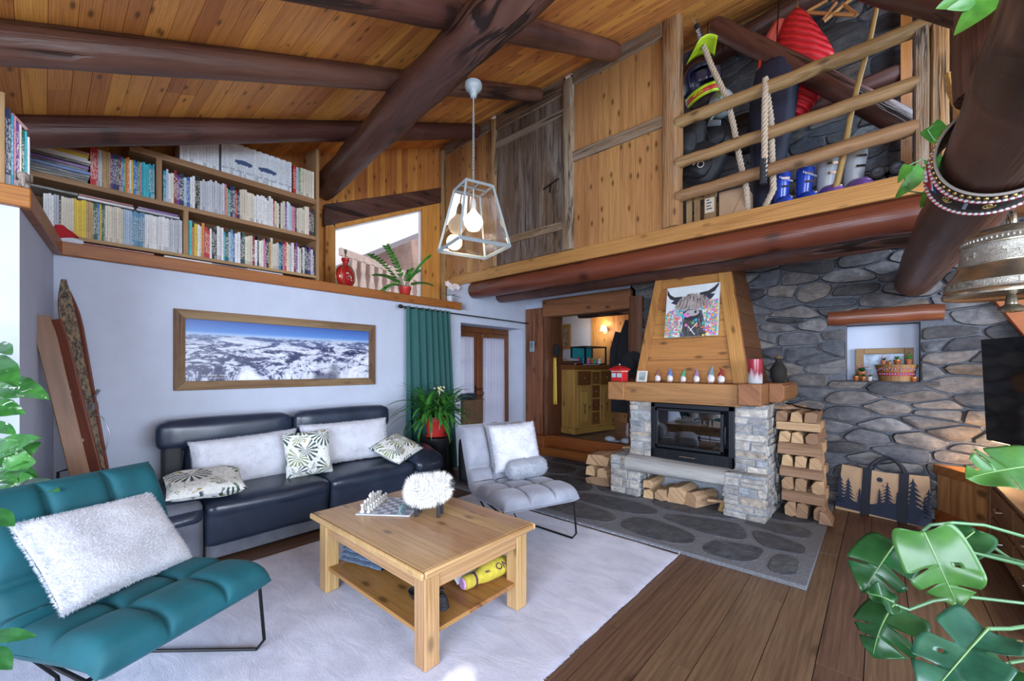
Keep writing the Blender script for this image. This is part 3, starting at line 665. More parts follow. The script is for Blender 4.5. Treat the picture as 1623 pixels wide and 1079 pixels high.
# ---- wire-leg lounge chairs
def lounge(loc, rz, mat, label, seed):
    t = thing('lounge_chair', label, 'chair', loc, rz, None); W = Matrix.Translation(V(loc)) @ Euler((0, 0, rz)).to_matrix().to_4x4()
    W_ = .74; th = .125
    prof = [(.50, .375), (.42, .400), (.25, .395), (.05, .375), (-.10, .365), (-.185, .40), (-.235, .50), (-.30, .64), (-.36, .78), (-.42, .90), (-.435, .94)]
    P = []
    for i in range(len(prof) - 1):
        for k in range(6):
            q = k / 6; p0, p1, p2, p3 = (V((*prof[max(0, min(len(prof) - 1, i + d))], 0)) for d in (-1, 0, 1, 2))
            P.append(.5 * ((2 * p1) + (p2 - p0) * q + (2 * p0 - 5 * p1 + 4 * p2 - p3) * q * q + (3 * p1 - p0 - 3 * p2 + p3) * q ** 3))
    P.append(V((*prof[-1], 0))); n = len(P) - 1
    L = [0]
    for i in range(n): L.append(L[-1] + (P[i + 1] - P[i]).length)
    tot = L[-1]; cuts = [0, .30, .56, .86, tot]     # quilting lines across the chair
    def cell(s_):
        for i in range(4):
            if s_ <= cuts[i + 1] + 1e-9: return (s_ - cuts[i]) / (cuts[i + 1] - cuts[i])
        return 1
    def mk(side):
        def fn(a, b):
            i = a * n; k = min(n - 1, int(i)); p = P[k].lerp(P[k + 1], i - k); s_ = L[k] + (L[k + 1] - L[k]) * (i - k)
            t_ = (P[k + 1] - P[k]).normalized(); nr = V((t_.y, -t_.x, 0)) * 1.0   # towards the sitter
            if nr.y < 0 and nr.x < 0: nr = -nr
            x = (b - .5) * W_
            ends = max(0, 1 - ((2 * s_ / tot - 1)) ** 26) ** .5 * max(0, 1 - (2 * b - 1) ** 16) ** .5
            if side > 0:
                c1 = cell(s_); c2 = (b * 3) % 1 if b < 1 else 1
                puff = (max(0, 1 - (2 * c1 - 1) ** 4) ** .45) * (max(0, 1 - (2 * c2 - 1) ** 6) ** .45)
                o = (.026 + .064 * puff) * ends + .004 * mnoise.noise(V((x * 6 + seed, s_ * 6, 0)))
            else: o = -.055 * ends
            q = p + nr * o; return W @ V((x, q.x, q.y))
        return fn
    m = MB(); m.sheet(mk(1), 96, 72); m.sheet(mk(-1), 40, 20); m.build('upholstered_shell', mat, t, ang=180)
    m = MB()
    for sx in (-1, 1):
        def Q(a): return W @ V(a)
        ft = V((sx * .36, .46, .012)); bk = V((sx * .13, -.22, .012))
        pts = [V((sx * .35, .44, .34)), ft + V((0, 0, .05)), ft + (bk - ft).normalized() * .04, bk - (bk - ft).normalized() * .04, bk + V((0, -.01, .05)), V((sx * .30, -.16, .33))]
        m.tube([Q(p) for p in pts], .0085, 8)
        m.tube([Q(V((sx * .35, .44, .335))), Q(V((sx * .30, -.16, .325)))], .0085, 8)
    m.tube([W @ V((-.35, .40, .335)), W @ V((.35, .40, .335))], .0085, 8)
    m.build('wire_base', BLACKM, t); return t
lounge((2.13, -5.60, .006), R(-65.7), TEAL, 'teal velvet quilted lounge chair with thin black wire legs in the foreground', 1)
lounge((2.31, -2.985, .006), R(-109.3), GREYV, 'pale grey velvet quilted lounge chair with black wire legs beside the hearth', 2)
# ---- furry and printed cushions
def fur_pillow(name, M, w_, h_, t, n, L, mat, label, seed, lump=.02, group=None, cat='cushion'):
    m = MB(); m.pillow(M, w_, h_, t, 26, 26, lump, seed, .05); r = random.Random(seed)
    def fn(r):
        while True:
            x, y = r.uniform(-1, 1), r.uniform(-1, 1)
            if r.random() < .45:
                if r.random() < .5: x = math.copysign(1 - abs(r.gauss(0, .05)), x)
                else: y = math.copysign(1 - abs(r.gauss(0, .05)), y)
            sg = r.choice((1, 1, -1)); pin = 1 - .05 * (1 - x * x) * abs(y) ** 3; pin2 = 1 - .05 * (1 - y * y) * abs(x) ** 3
            th = max(0, (1 - x ** 4) * (1 - y ** 4)) ** .55; e = 1 - th
            p = V((x * w_ / 2 * pin2, y * h_ / 2 * pin, sg * t / 2 * th))
            nn = V((x * (abs(x) > .8) * e * 2, y * (abs(y) > .8) * e * 2, sg * (th + .15))).normalized()
            return M @ p, (M.to_3x3() @ nn).normalized()
    fuzz(m, fn, n, L, L * .10, r, .8)
    o = m.build(name, mat, loc=tuple(M.translation), ang=180); return tag(o, label, cat, group)
def leaf_print(name, seed, gold=.5):
    """white cloth printed with fans of green leaves"""
    t = NT(name); t.rough(.85); v_ = t.coord((1, 1, 1), src='Generated')
    base = (.72, .74, .72); col = base
    vo = t.n('TexVoronoi'); vo.inputs['Scale'].default_value = 2.3; mp = t.n('Mapping'); mp.inputs['Location'].default_value = (seed, seed * .7, 0); t.l(v_, mp.inputs[0]); t.l(mp.outputs[0], vo.inputs['Vector'])
    sub = t.n('VectorMath', operation='SUBTRACT'); t.l(mp.outputs[0], sub.inputs[0])
    sc = t.n('VectorMath', operation='SCALE'); sc.inputs['Scale'].default_value = 1.0; t.l(vo.outputs['Position'], sc.inputs[0])
    dv = t.n('VectorMath', operation='SCALE'); dv.inputs['Scale'].default_value = 2.3; t.l(mp.outputs[0], dv.inputs[0])
    s2 = t.n('VectorMath', operation='SUBTRACT'); t.l(dv.outputs[0], s2.inputs[0]); t.l(vo.outputs['Position'], s2.inputs[1])
    t.l(vo.outputs['Position'], sub.inputs[1])
    # direction from each cell's own centre gives the spread of the fan's leaflets
    se = t.n('SeparateXYZ'); t.l(sub.outputs[0], se.inputs[0])
    ang = t.math('ARCTAN2', se.outputs[1], se.outputs[0]); ray_ = t.math('SINE', t.math('MULTIPLY', ang, 15))
    d = vo.outputs['Distance']
    inside = t.ramp(d, [(.0, (0, 0, 0)), (.06, (1, 1, 1)), (.60, (1, 1, 1)), (.66, (0, 0, 0))], 'LINEAR')
    rays = t.ramp(ray_, [(.0, (0, 0, 0)), (.15, (1, 1, 1))])
    half = t.ramp(t.math('SINE', ang), [(.0, (1, 1, 1)), (.80, (1, 1, 1)), (.9, (0, 0, 0))])
    se2 = t.n('SeparateColor'); t.l(vo.outputs['Color'], se2.inputs[0])
    green = t.ramp(se2.outputs[0], [(.0, (.035, .07, .06)), (.35, (.10, .17, .10)), (.55, (.035, .06, .075)), (.8, (.22, .28, .14)), (1, (.12, .19, .13))], 'CONSTANT')
    col = t.mix(t.math('MULTIPLY', t.math('MULTIPLY', inside, rays), half), base, green)
    vb = t.n('TexVoronoi'); vb.inputs['Scale'].default_value = 6.5; m2 = t.n('Mapping'); m2.inputs['Location'].default_value = (seed * 2.1, .4, 0); t.l(v_, m2.inputs[0]); t.l(m2.outputs[0], vb.inputs['Vector'])
    g = t.math('MULTIPLY', t.ramp(vb.outputs['Distance'], [(.20, (1, 1, 1)), (.24, (0, 0, 0))]), t.ramp(t.noise(v_, 2.3 + seed * .1, 0), [(.44, (0, 0, 0)), (.47, (1, 1, 1))]))
    col = t.mix(g, col, (.40, .32, .07)); wv = t.noise(v_, 9, 1, .4, 1.0)
    col = t.mix(t.ramp(wv, [(.485, (0, 0, 0)), (.495, (.9, .9, .9)), (.505, (.9, .9, .9)), (.515, (0, 0, 0))]), col, (.06, .075, .06))
    t.color(col); t.bump(t.noise(t.coord(), 180, 2), .1); return t.m
def print_pillow(M, w_, h_, t, label, seed):
    m = MB(); m.pillow(M, w_, h_, t, 24, 24, .015, seed, .05); o = m.build('cushion', leaf_print('leaf_print', seed), loc=tuple(M.translation), ang=180)
    # the printed design lies in the cushion's own plane
    me = o.data; inv = M.inverted(); R3 = M.to_3x3().normalized()
    for v_ in me.vertices: v_.co = R3.inverted() @ v_.co
    o.rotation_euler = R3.to_euler(); return tag(o, label, 'cushion')
def PM(p, xd, yd): return frame(p, xd, yd)
# teal chair's white pillow: corners seen at (28,838) (240,782) (300,888) (95,982)
fur_pillow('fur_cushion', PM((2.055, -5.632, .645), (-.574, .816, -.075), (-.561, -.324, .762)), .60, .45, .15, 18000, .011, FURW, 'fluffy white fur cushion leaning on the teal chair', 3)
fur_pillow('fur_cushion', PM((.60, -4.64, .69), (.02, 1, .03), (-.22, 0, 1)), .84, .42, .17, 7000, .014, FURW, 'long white fur cushion against the sofa back at its left seat', 4)
fur_pillow('fur_cushion', PM((.64, -3.74, .73), (.06, 1, .0), (-.22, 0, 1)), .92, .42, .17, 7000, .014, FURW, 'long white fur cushion against the sofa back at its right seat', 5)
print_pillow(PM((.82, -4.21, .70), (.04, 1, .01), (-.25, -.06, 1)), .42, .42, .13, 'square leaf print cushion standing upright at the middle of the sofa', 1.0)
print_pillow(PM((.90, -5.02, .605), (.10, 1, -.02), (-.9, .1, .22)), .50, .40, .14, 'leaf print cushion lying flat on the sofa left arm', 2.3)
print_pillow(PM((.86, -3.28, .62), (-.35, 1, .22), (-.8, -.25, .35)), .46, .40, .13, 'leaf print cushion tilted against the sofa right arm', 3.7)
gq = V((2.02, -2.83, .70))
fur_pillow('fur_cushion', PM((2.20, -2.845, .745), (.378, .925, .041), (-.292, .077, .953)), .48, .44, .15, 6000, .014, FURW, 'square white fur cushion standing on the grey lounge chair', 6)
m = MB(); M = PM((2.34, -2.84, .56), (.30, .94, .02), (0, 0, 1)); r = random.Random(9)
def bol(a, b):
    x = (a - .5) * .42; e = max(0, 1 - abs(2 * a - 1) ** 6) ** .5; rr = (.088 + .006 * mnoise.noise(V((a * 5, b * 6, 3)))) * (.25 + .75 * e)
    return M @ V((x, rr * math.cos(2 * PI * b), rr * math.sin(2 * PI * b)))
ids = m.sheet(bol, 26, 22, cv=True); m.face(ids[0]); m.face(ids[-1])
def bfn(r):
    a, b = r.random(), r.random(); x = (a - .5) * .42; e = max(0, 1 - abs(2 * a - 1) ** 6) ** .5; n_ = V((0, math.cos(2 * PI * b), math.sin(2 * PI * b)))
    return M @ V((x, .088 * (.25 + .75 * e) * n_.y, .088 * (.25 + .75 * e) * n_.z)), M.to_3x3() @ n_
fuzz(m, bfn, 3500, .015, .0016, r, .8)
tag(m.build('bolster_cushion', FURG, loc=tuple(M.translation), ang=180), 'small grey furry bolster lying on the grey chair seat', 'cushion')
# ---- coffee table
CT = thing('coffee_table', 'low square pine coffee table with a lower shelf on the white rug', 'table', (2.58, -4.22, .009))
TZ = .535
x0, x1, y0, y1 = 2.01, 3.205, -4.66, -3.84
mb = MB(); wds = 7
for i in range(wds): mb.box((x0 + .0, y0 + (y1 - y0) * i / wds + .0006, TZ - .042), (x1, y0 + (y1 - y0) * (i + 1) / wds - .0006, TZ))
tt = mb.build('tabletop', TABLEW('x'), CT, smooth=False)
mb = MB(); e = .022
def rim(mb, x0, x1, y0, y1, z0, z1, w_):
    for A, B in (((x0 - w_, y0 - w_, z0), (x1 + w_, y0, z1)), ((x0 - w_, y1, z0), (x1 + w_, y1 + w_, z1)), ((x0 - w_, y0, z0), (x0, y1, z1)), ((x1, y0, z0), (x1 + w_, y1, z1))): mb.box(A, B)
rim(mb, x0, x1, y0, y1, TZ - .040, TZ - .001, .022); mb.build('tabletop_edge', TABLEW('y'), CT, bev=.014, bseg=3)
lx0, lx1, ly0, ly1 = x0 - .01, x1 - .035, y0 + .04, y1 - .0; LW = .092
for (a, b) in ((lx0, ly0), (lx1 - LW, ly0), (lx0, ly1 - LW), (lx1 - LW, ly1 - LW)):
    mb = MB(); mb.box((a, b, .009), (a + LW, b + LW, TZ - .042)); mb.build('leg', TABLEW('z'), CT, bev=.006)
for q in (ly0 + .015, ly1 - .04):
    mb = MB(); mb.box((lx0 + LW, q, TZ - .145), (lx1 - LW, q + .025, TZ - .042)); mb.build('apron', TABLEW('x'), CT)
for q in (lx0 + .015, lx1 - .04):
    mb = MB(); mb.box((q, ly0 + LW, TZ - .145), (q + .025, ly1 - LW, TZ - .042)); mb.build('apron', TABLEW('y'), CT)
mb = MB()
for i in range(5): mb.box((lx0 + .02, ly0 + .02 + (ly1 - ly0 - .04) * i / 5, .155), (lx1 - .02, ly0 + .02 + (ly1 - ly0 - .04) * (i + 1) / 5 - .001, .178))
mb.build('shelf', wood('shelf_pine', (.42, .21, .07), (.25, .11, .03), 'x', .8, .4, .8, .1, .1), CT, smooth=False)
SHZ, TPZ = .178, TZ
# ---- stone fireplace
FP = thing('fireplace', 'stone fireplace with oak mantel and tapered pine hood on the slate hearth', 'fireplace', (3.2, -.7, .03))
def stone_block(mb, x0, x1, y0, y1, z0, z1, seed, faces='fLRt', **kw):
    mb.mi = 0; mb.box((x0 + .012, y0 + .012, z0), (x1 - .012, y1, z1 - .01)); mb.mi = 1
    k = dict(w0=.17, h0=.08, depth=(.006, .026), gap=.009, squared=True); k.update(kw)
    if 'f' in faces: rubble(mb, lambda u, v, o: V((u, y0 + .012 - o, v)), x0, x1, z0, z1, seed, None, **k)
    if 'R' in faces: rubble(mb, lambda u, v, o: V((x1 - .012 + o, u, v)), y0, y1, z0, z1, seed + 1, None, **k)
    if 'L' in faces: rubble(mb, lambda u, v, o: V((x0 + .012 - o, u, v)), y0, y1, z0, z1, seed + 2, None, **k)
    if 't' in faces: rubble(mb, lambda u, v, o: V((u, v, z1 - .01 + o)), x0, x1, y0, y1, seed + 3, None, **dict(k, w0=.2, h0=.2, depth=(.004, .012)))
FMOR = flat('pale_mortar', (.30, .32, .36), .95, var=.2, vscale=40, bump=.6, bscale=100)
FX0, FX1 = 2.42, 4.03
mb = MB(); stone_block(mb, FX0, FX0 + .36, -1.36, -.02, .03, .47, 61); stone_block(mb, FX1 - .37, FX1, -1.36, -.02, .03, .47, 71); mb.mi = 0; mb.box((FX0 + .3, -.95, .03), (FX1 - .3, -.02, .42)); mb.box((FX0 + .3, -1.2, .34), (FX1 - .3, -.02, .42))
mb.build('plinth', [FMOR, FIREST], FP, ang=35)
mb = MB()
def slab(a, b):
    x = 2.62 + 1.06 * a; an = 2 * PI * b; c, s_ = math.cos(an), math.sin(an); e = 5; rr = (abs(c) ** e + abs(s_) ** e) ** (-1 / e)
    return V((x, -1.02 + c * rr * .385 + .008 * mnoise.noise(V((x * 4, an, 1))), .395 + s_ * rr * .095 * (1 - .2 * a) + .012 * mnoise.noise(V((x * 3, an * 2, 2)))))
ids = mb.sheet(slab, 24, 24, cv=True); mb.face(ids[0]); mb.face(ids[-1])
mb.build('lintel_slab', wood('grey_slab_stone', (.42, .41, .39), (.20, .21, .22), 'x', 1.2, .85, 0, .1, .6), FP, ang=60)
UY = -1.22
mb = MB(); stone_block(mb, 2.60, 2.87, UY, -.02, .46, 1.12, 81, 'fL', h0=.095); stone_block(mb, 3.72, 4.02, UY, -.02, .46, 1.14, 91, 'fR', h0=.09); mb.mi = 0; mb.box((2.86, -.5, .46), (3.73, -.02, 1.14)); mb.box((2.86, UY + .12, 1.10), (3.73, -.02, 1.14))
mb.build('pillar', [FMOR, FIREST], FP, ang=35)
IRON = flat('cast_iron', (.022, .025, .032), .45, .7, bump=.08, bscale=200)
FI = MB(); fx0, fx1, fz0, fz1 = 2.865, 3.735, .485, 1.105; FY = UY - .02
FI.box((fx0, FY, fz0), (fx0 + .05, FY + .3, fz1)); FI.box((fx1 - .06, FY, fz0), (fx1, FY + .3, fz1)); FI.box((fx0, FY, fz1 - .05), (fx1, FY + .3, fz1)); FI.box((fx0, FY, fz0), (fx1, FY + .3, fz0 + .11))
FI.box((fx0, FY + .50, fz0), (fx1, FY + .52, fz1)); FI.box((fx0, FY + .28, fz0), (fx0 + .02, FY + .52, fz1)); FI.box((fx1 - .02, FY + .28, fz0), (fx1, FY + .52, fz1)); FI.box((fx0, FY + .28, fz0), (fx1, FY + .52, fz0 + .1)); FI.box((fx0, FY + .28, fz1 - .03), (fx1, FY + .52, fz1))
ins = FI.build('fire_insert', IRON, FP, bev=.006)
mb = MB(); dx0, dx1, dz0, dz1 = fx0 + .055, fx1 - .10, fz0 + .13, fz1 - .055
for A, B in (((dx0, FY - .018, dz0), (dx0 + .03, FY + .005, dz1)), ((dx1 - .03, FY - .018, dz0), (dx1, FY + .005, dz1)), ((dx0, FY - .018, dz1 - .03), (dx1, FY + .005, dz1)), ((dx0, FY - .018, dz0), (dx1, FY + .005, dz0 + .03))): mb.box(A, B)
dr = mb.build('fire_door', IRON, FP, bev=.004)
SMOKE = clear('fire_glass', .20, (.6, .6, .62))
mb = MB(); mb.box((dx0 + .03, FY - .01, dz0 + .03), (dx1 - .03, FY - .004, dz1 - .03)); mb.build('door_glass', SMOKE, dr, smooth=False)
mb = MB(); mb.tube([(dx1 + .02, FY - .03, .72), (dx1 + .02, FY - .045, .80), (dx1 + .02, FY - .03, .90)], .009, 8); mb.build('door_handle', IRON, dr)
for (a, b) in ((fx0 + .02, fx0 + .17), (fx0 + .19, fx1 - .22), (fx1 - .20, fx1 - .02)):
    mb = MB()
    for k in range(5): mb.box((a, FY - .012, fz0 + .012 + k * .019), (b, FY + .002, fz0 + .024 + k * .019))
    mb.build('vent_grille', IRON, FP, bev=.002)
mb = MB(); mb.tube([(3.20, FY - .01, .54), (3.20, FY - .035, .54), (3.36, FY - .035, .54), (3.36, FY - .01, .54)], .006, 6); mb.build('ash_drawer_handle', CHROME, FP)
# mantel of heavy oak beams
MY = -1.30
mb = MB(); mb.box((2.56, MY + .03, 1.11), (3.80, MY + .26, 1.335)); mb.build('mantel_beam', MANTW('x'), FP, bev=.012)
mb = MB(); mb.box((2.36, MY - .02, 1.12), (2.57, -.02, 1.335)); mb.build('mantel_end', MANTW('y'), FP, bev=.012)
mb = MB(); mb.box((3.78, MY - .03, 1.13), (3.985, -.02, 1.345)); mb.build('mantel_end', MANTW('y'), FP, bev=.012)
mb = MB(); mb.prism([(3.985, -.98, 1.15), (4.09, -.98, 1.15), (4.12, -.98, 1.2), (4.12, -.98, 1.31), (4.09, -.98, 1.345), (3.985, -.98, 1.345)], (0, .9, 0)); mb.build('mantel_shelf', MANTW('y'), FP, bev=.01)
mb = MB(); mb.box((2.5, MY + .2, 1.11), (3.98, -.02, 1.33)); mb.build('mantel_filling', MANTW('x'), FP)
HB, HT = -1.02, -.78; hb = (2.585, 3.815, HB, 1.335); ht = (2.76, 3.575, HT, 2.70)
def hoodpt(u, v, off=0): x = (hb[0] + (hb[1] - hb[0]) * u) * (1 - v) + (ht[0] + (ht[1] - ht[0]) * u) * v; return V((x, HB + (HT - HB) * v - off, hb[3] + (ht[3] - hb[3]) * v))
mb = MB(); r = random.Random(2); z = 0
while z < 1:
    z1 = min(1, z + r.uniform(.13, .19))
    if 1 - z1 < .06: z1 = 1
    mb.prism([hoodpt(.03, z + .002), hoodpt(.97, z + .002), hoodpt(.97, z1 - .001), hoodpt(.03, z1 - .001)], (0, .03, 0)); z = z1
mb.build('hood_board', HOODW('x'), FP, smooth=False)
for (u0, u1) in ((-.005, .085), (.88, 1.005)):
    mb = MB(); mb.prism([hoodpt(u0, 0, .022), hoodpt(u1, 0, .022), hoodpt(u1 if u0 > .5 else u1 + .03, 1, .022), hoodpt(u0 - (.04 if u0 > .5 else 0), 1, .022)], (0, .06, 0)); mb.build('hood_trim', HOODW('z'), FP, bev=.005)
for (x0_, x1_, sg) in ((hb[0], ht[0], -1), (hb[1], ht[1], 1)):
    mb = MB()
    for k in range(7):
        a, b = k / 7 + .002, (k + 1) / 7 - .001; xa = x0_ + (x1_ - x0_) * a; xb = x0_ + (x1_ - x0_) * b; za, zb = hb[3] + (ht[3] - hb[3]) * a, hb[3] + (ht[3] - hb[3]) * b
        mb.prism([(xa, HB + (HT - HB) * a + .02, za), (xa, -.01, za), (xb, -.01, zb), (xb, HB + (HT - HB) * b + .02, zb)], (-.03 * sg, 0, 0))
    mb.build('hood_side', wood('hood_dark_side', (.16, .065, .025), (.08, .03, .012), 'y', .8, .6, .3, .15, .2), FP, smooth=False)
# ================================================================ books and the things on the high ledge
WHITEP = flat('white_paper', (.75, .75, .73), .7); BLACKP = flat('black_print', (.01, .01, .012), .6)
def bookmat():
    t = NT('book_cover'); t.rough(.45); oi = t.n('ObjectInfo'); v_ = t.coord((1, 1, 1), src='Generated'); se = t.n('SeparateXYZ'); t.l(v_, se.inputs[0])
    z = se.outputs[2]; cmb = t.n('CombineXYZ'); t.l(t.math('MULTIPLY', z, 26), cmb.inputs[0]); t.l(t.math('MULTIPLY', oi.outputs['Random'], 97), cmb.inputs[1]); t.l(t.math('MULTIPLY', se.outputs[1], 2.2), cmb.inputs[2])
    ti = t.ramp(t.noise(cmb.outputs[0], 1.0, 2, .6), [(.50, (0, 0, 0)), (.53, (1, 1, 1))])
    zone = t.ramp(z, [(.0, (0, 0, 0)), (.16, (0, 0, 0)), (.17, (1, 1, 1)), (.86, (1, 1, 1)), (.87, (0, 0, 0))])
    bw = t.n('RGBToBW'); t.l(oi.outputs['Color'], bw.inputs[0]); ink = t.ramp(bw.outputs[0], [(.24, (.75, .72, .62)), (.26, (.05, .05, .07))], 'CONSTANT')
    col = t.mix(t.math('MULTIPLY', t.math('MULTIPLY', ti, zone), t.ramp(bw.outputs[0], [(.1, (.6, .6, .6)), (.5, (.22, .22, .22))])), oi.outputs['Color'], ink)
    foot = t.ramp(z, [(.0, (1, 1, 1)), (.135, (1, 1, 1)), (.14, (0, 0, 0))]); pick = t.math('GREATER_THAN', oi.outputs['Random'], .62)
    col = t.mix(t.math('MULTIPLY', t.math('MULTIPLY', foot, pick), .7), col, t.mix(.5, ink, oi.outputs['Color']))
    t.color(col); return t.m
BOOKM = bookmat()
_bk = None
def book(x, y, z, dx, dy, dz, col, label, group, rz=0, name='book'):
    """a book of its own: spine towards the room"""
    global _bk
    if _bk is None:
        m = MB(); m.box((-1, -.5, 0), (0, .5, 1)); _bk = m.build('book', BOOKM, smooth=False); o = _bk
    else: o = _bk.copy(); COL.objects.link(o)
    o.name = name; o.location = (x, y, z); o.scale = (dx, dy, dz); o.rotation_euler = (0, 0, rz); o.color = (*col, 1); return tag(o, label, 'book', group)
CN = {'white': (.72, .72, .72), 'cream': (.66, .60, .48), 'pale grey': (.50, .52, .56), 'pale blue': (.40, .52, .66), 'blue': (.03, .14, .40), 'teal': (.02, .26, .36), 'steel blue': (.09, .26, .42), 'navy': (.015, .025, .085), 'black': (.014, .014, .018), 'red': (.48, .02, .025),
      'dark red': (.20, .015, .03), 'orange': (.62, .19, .03), 'yellow': (.66, .46, .03), 'green': (.05, .26, .09), 'dark green': (.015, .09, .06), 'purple': (.14, .035, .26), 'tan': (.46, .29, .12), 'pink': (.58, .22, .30), 'turquoise': (.03, .42, .48)}
ORD = lambda n: f"{n}{'th' if 10 <= n % 100 <= 20 else {1: 'st', 2: 'nd', 3: 'rd'}.get(n % 10, 'th')}"
BC = thing('bookcase', 'long oak bookcase full of books on the ledge under the sloping ceiling', 'bookcase', (-.22, -4.8, 2.495))
BX0, BX1 = -.36, -.08
def bc(lo, hi, name, ax): mb = MB(); mb.box(lo, hi); return mb.build(name, SHELFW(ax), BC, bev=.002)
SY0, SY1 = -6.05, -3.72
bc((BX0, SY0, 2.545), (BX1, SY1 - .03, 2.575), 'shelf', 'y'); bc((BX0, SY0, 2.988), (BX1, SY1 - .03, 3.030), 'shelf', 'y'); bc((BX0, -5.36, 3.405), (BX1, SY1 - .03, 3.462), 'shelf', 'y')
bc((BX0, -4.985, 2.575), (BX1, -4.945, 2.988), 'divider', 'z'); bc((BX0, -5.18, 3.03), (BX1, -5.14, 3.405), 'divider', 'z')
mb = MB(); mb.prism([(BX1, SY1, 2.50), (BX1, SY1, 4.05), (BX0, SY1, 4.10), (BX0, SY1, 2.50)], (0, -.035, 0)); mb.build('side_panel', SHELFW('z'), BC)
mb = MB(); mb.box((BX0 - .012, SY0, 2.5), (BX0, SY1, 2.99)); mb.prism([(BX0, -5.4, 2.99), (BX0, SY1, 2.99), (BX0, SY1, roof(SY1) - .3), (BX0, -5.4, roof(-5.4) - .2)], (-.012, 0, 0)); mb.build('back_panel', DARKPANEL('z'), BC)
def run(y0, y1, z, hmin, hmax, spec, bay, grp, hcap=99, seed=0):
    """spec: list of (colour, count, relative thickness, relative height)"""
    r = random.Random(seed); tot = sum(n * t for _, n, t, *_ in spec); k = (y1 - y0) / tot; y = y0; i = 0
    for s_ in spec:
        cn, n, t = s_[:3]; hh = s_[3] if len(s_) > 3 else None
        H = (hh * hmax) if hh else None
        for _ in range(n):
            i += 1; w_ = t * k; h = H * r.uniform(.995, 1.005) if H else r.uniform(hmin, hmax); c = CN[cn]; j = r.uniform(.88, 1.1); c = tuple(min(1, q * j) for q in c)
            book(BX1 - .012 - r.uniform(0, .012), y + w_ / 2, z, .2, w_ * .94, min(h, hcap), c, f'{cn} book, {ORD(i)} from the left in the {bay}', grp); y += w_
    return i
run(-5.86, -4.99, 2.576, .30, .315, [('white', 4, 1), ('pale grey', 2, 1), ('black', 1, .8), ('cream', 5, 1), ('yellow', 5, 1), ('tan', 3, 1), ('dark green', 2, .9), ('blue', 1, .9), ('yellow', 1, .7), ('dark green', 2, .8), ('cream', 8, 1), ('pale blue', 4, 1), ('steel blue', 6, 1), ('white', 12, 1), ('pale grey', 7, 1)], "bottom shelf's longer left bay", 'books in the left bay of the bottom shelf', seed=1)
mix1 = ['turquoise', 'orange', 'yellow', 'white', 'cream', 'orange', 'red', 'red', 'white', 'black', 'black', 'white', 'pale grey', 'white', 'teal', 'dark green', 'pale blue', 'steel blue', 'blue', 'white', 'white', 'navy', 'dark green', 'cream', 'cream', 'cream', 'dark red', 'white', 'black', 'white', 'cream', 'pink', 'purple', 'black', 'tan', 'cream', 'cream', 'cream', 'pale grey', 'teal', 'navy', 'pink', 'red', 'cream', 'cream', 'pale grey', 'white', 'dark red', 'purple', 'white', 'cream', 'black', 'pale grey', 'black', 'navy', 'purple', 'pale grey', 'navy']
run(-4.94, -3.77, 2.576, .27, .335, [(c, 1, random.Random(i).uniform(.7, 1.3)) for i, c in enumerate(mix1)], "bottom shelf's right bay", 'books in the right bay of the bottom shelf', .40, 2)
mix2 = [('teal', 1, .9), ('pale blue', 1, .8), ('white', 1, .8), ('cream', 1, 1), ('dark red', 1, 1), ('purple', 1, .8), ('navy', 1, 1.5), ('pale blue', 1, 1), ('blue', 1, 1.2), ('white', 2, .8), ('black', 2, .9), ('pale grey', 10, .9), ('pink', 1, .8), ('yellow', 1, .6), ('teal', 1, .8), ('navy', 2, 1), ('red', 1, .7), ('navy', 1, 1), ('cream', 6, 1), ('white', 9, .9), ('red', 1, .7), ('cream', 2, 1), ('black', 1, .7), ('cream', 2, 1), ('purple', 1, .9), ('white', 1, .8), ('pale blue', 2, .8), ('pink', 2, .8), ('black', 1, .6), ('cream', 6, 1), ('dark red', 1, .9), ('navy', 1, .8), ('dark green', 1, 1)]
run(-5.13, -3.77, 3.032, .27, .325, mix2, "middle shelf's right bay", 'books in the right bay of the middle shelf', .365, 3)
run(-5.60, -5.19, 3.032, .29, .315, [('red', 4, .8, 1), ('pale grey', 2, .8, .98), ('tan', 4, .9, .98), ('purple', 1, 1), ('navy', 3, .9), ('dark red', 1, .9), ('blue', 1, 1), ('green', 1, .9), ('orange', 2, .9), ('white', 1, .8), ('yellow', 1, .9), ('blue', 2, 1), ('green', 1, .8), ('pink', 1, .8), ('turquoise', 4, .9), ('teal', 3, .9)], "middle shelf's left bay", 'books in the left bay of the middle shelf', seed=4)
zz = 3.032
for i, c in enumerate(['black', 'black', 'navy', 'blue', 'black', 'purple', 'black', 'white', 'white', 'yellow', 'dark red']):
    h = random.Random(i).uniform(.018, .028); book(BX1 - .01 - i % 3 * .006, -5.78 + (i % 4) * .006, zz, .23, .33, h, CN[c], f'{c} book lying flat, {ORD(i + 1)} up in the pile, middle shelf', 'flat pile at the left of the middle shelf'); zz += h + .0006
for i, (y, w_, c, z) in enumerate(((-5.80, .26, 'black', 2.915), (-5.50, .34, 'white', 2.897), (-5.50, .33, 'dark red', 2.917), (-5.16, .30, 'pale grey', 2.897), (-5.16, .28, 'purple', 2.917))):
    book(BX1 - .02, y, z + .001, .22, w_, .018, CN[c], f'{c} book laid flat over the bottom row, {ORD(i + 1)} of these from the left', 'books laid flat over the bottom row')
for i, (y, w_, c) in enumerate(((-5.45, .5, 'dark red'), (-4.95, .36, 'white'), (-4.62, .30, 'navy'), (-4.30, .34, 'pale grey'))):
    book(BX1 + .04, y, 2.497, .25, w_, .028, CN[c], f'{c} magazine slid under the bookcase, {ORD(i + 1)} from the left', 'magazines under the bookcase')
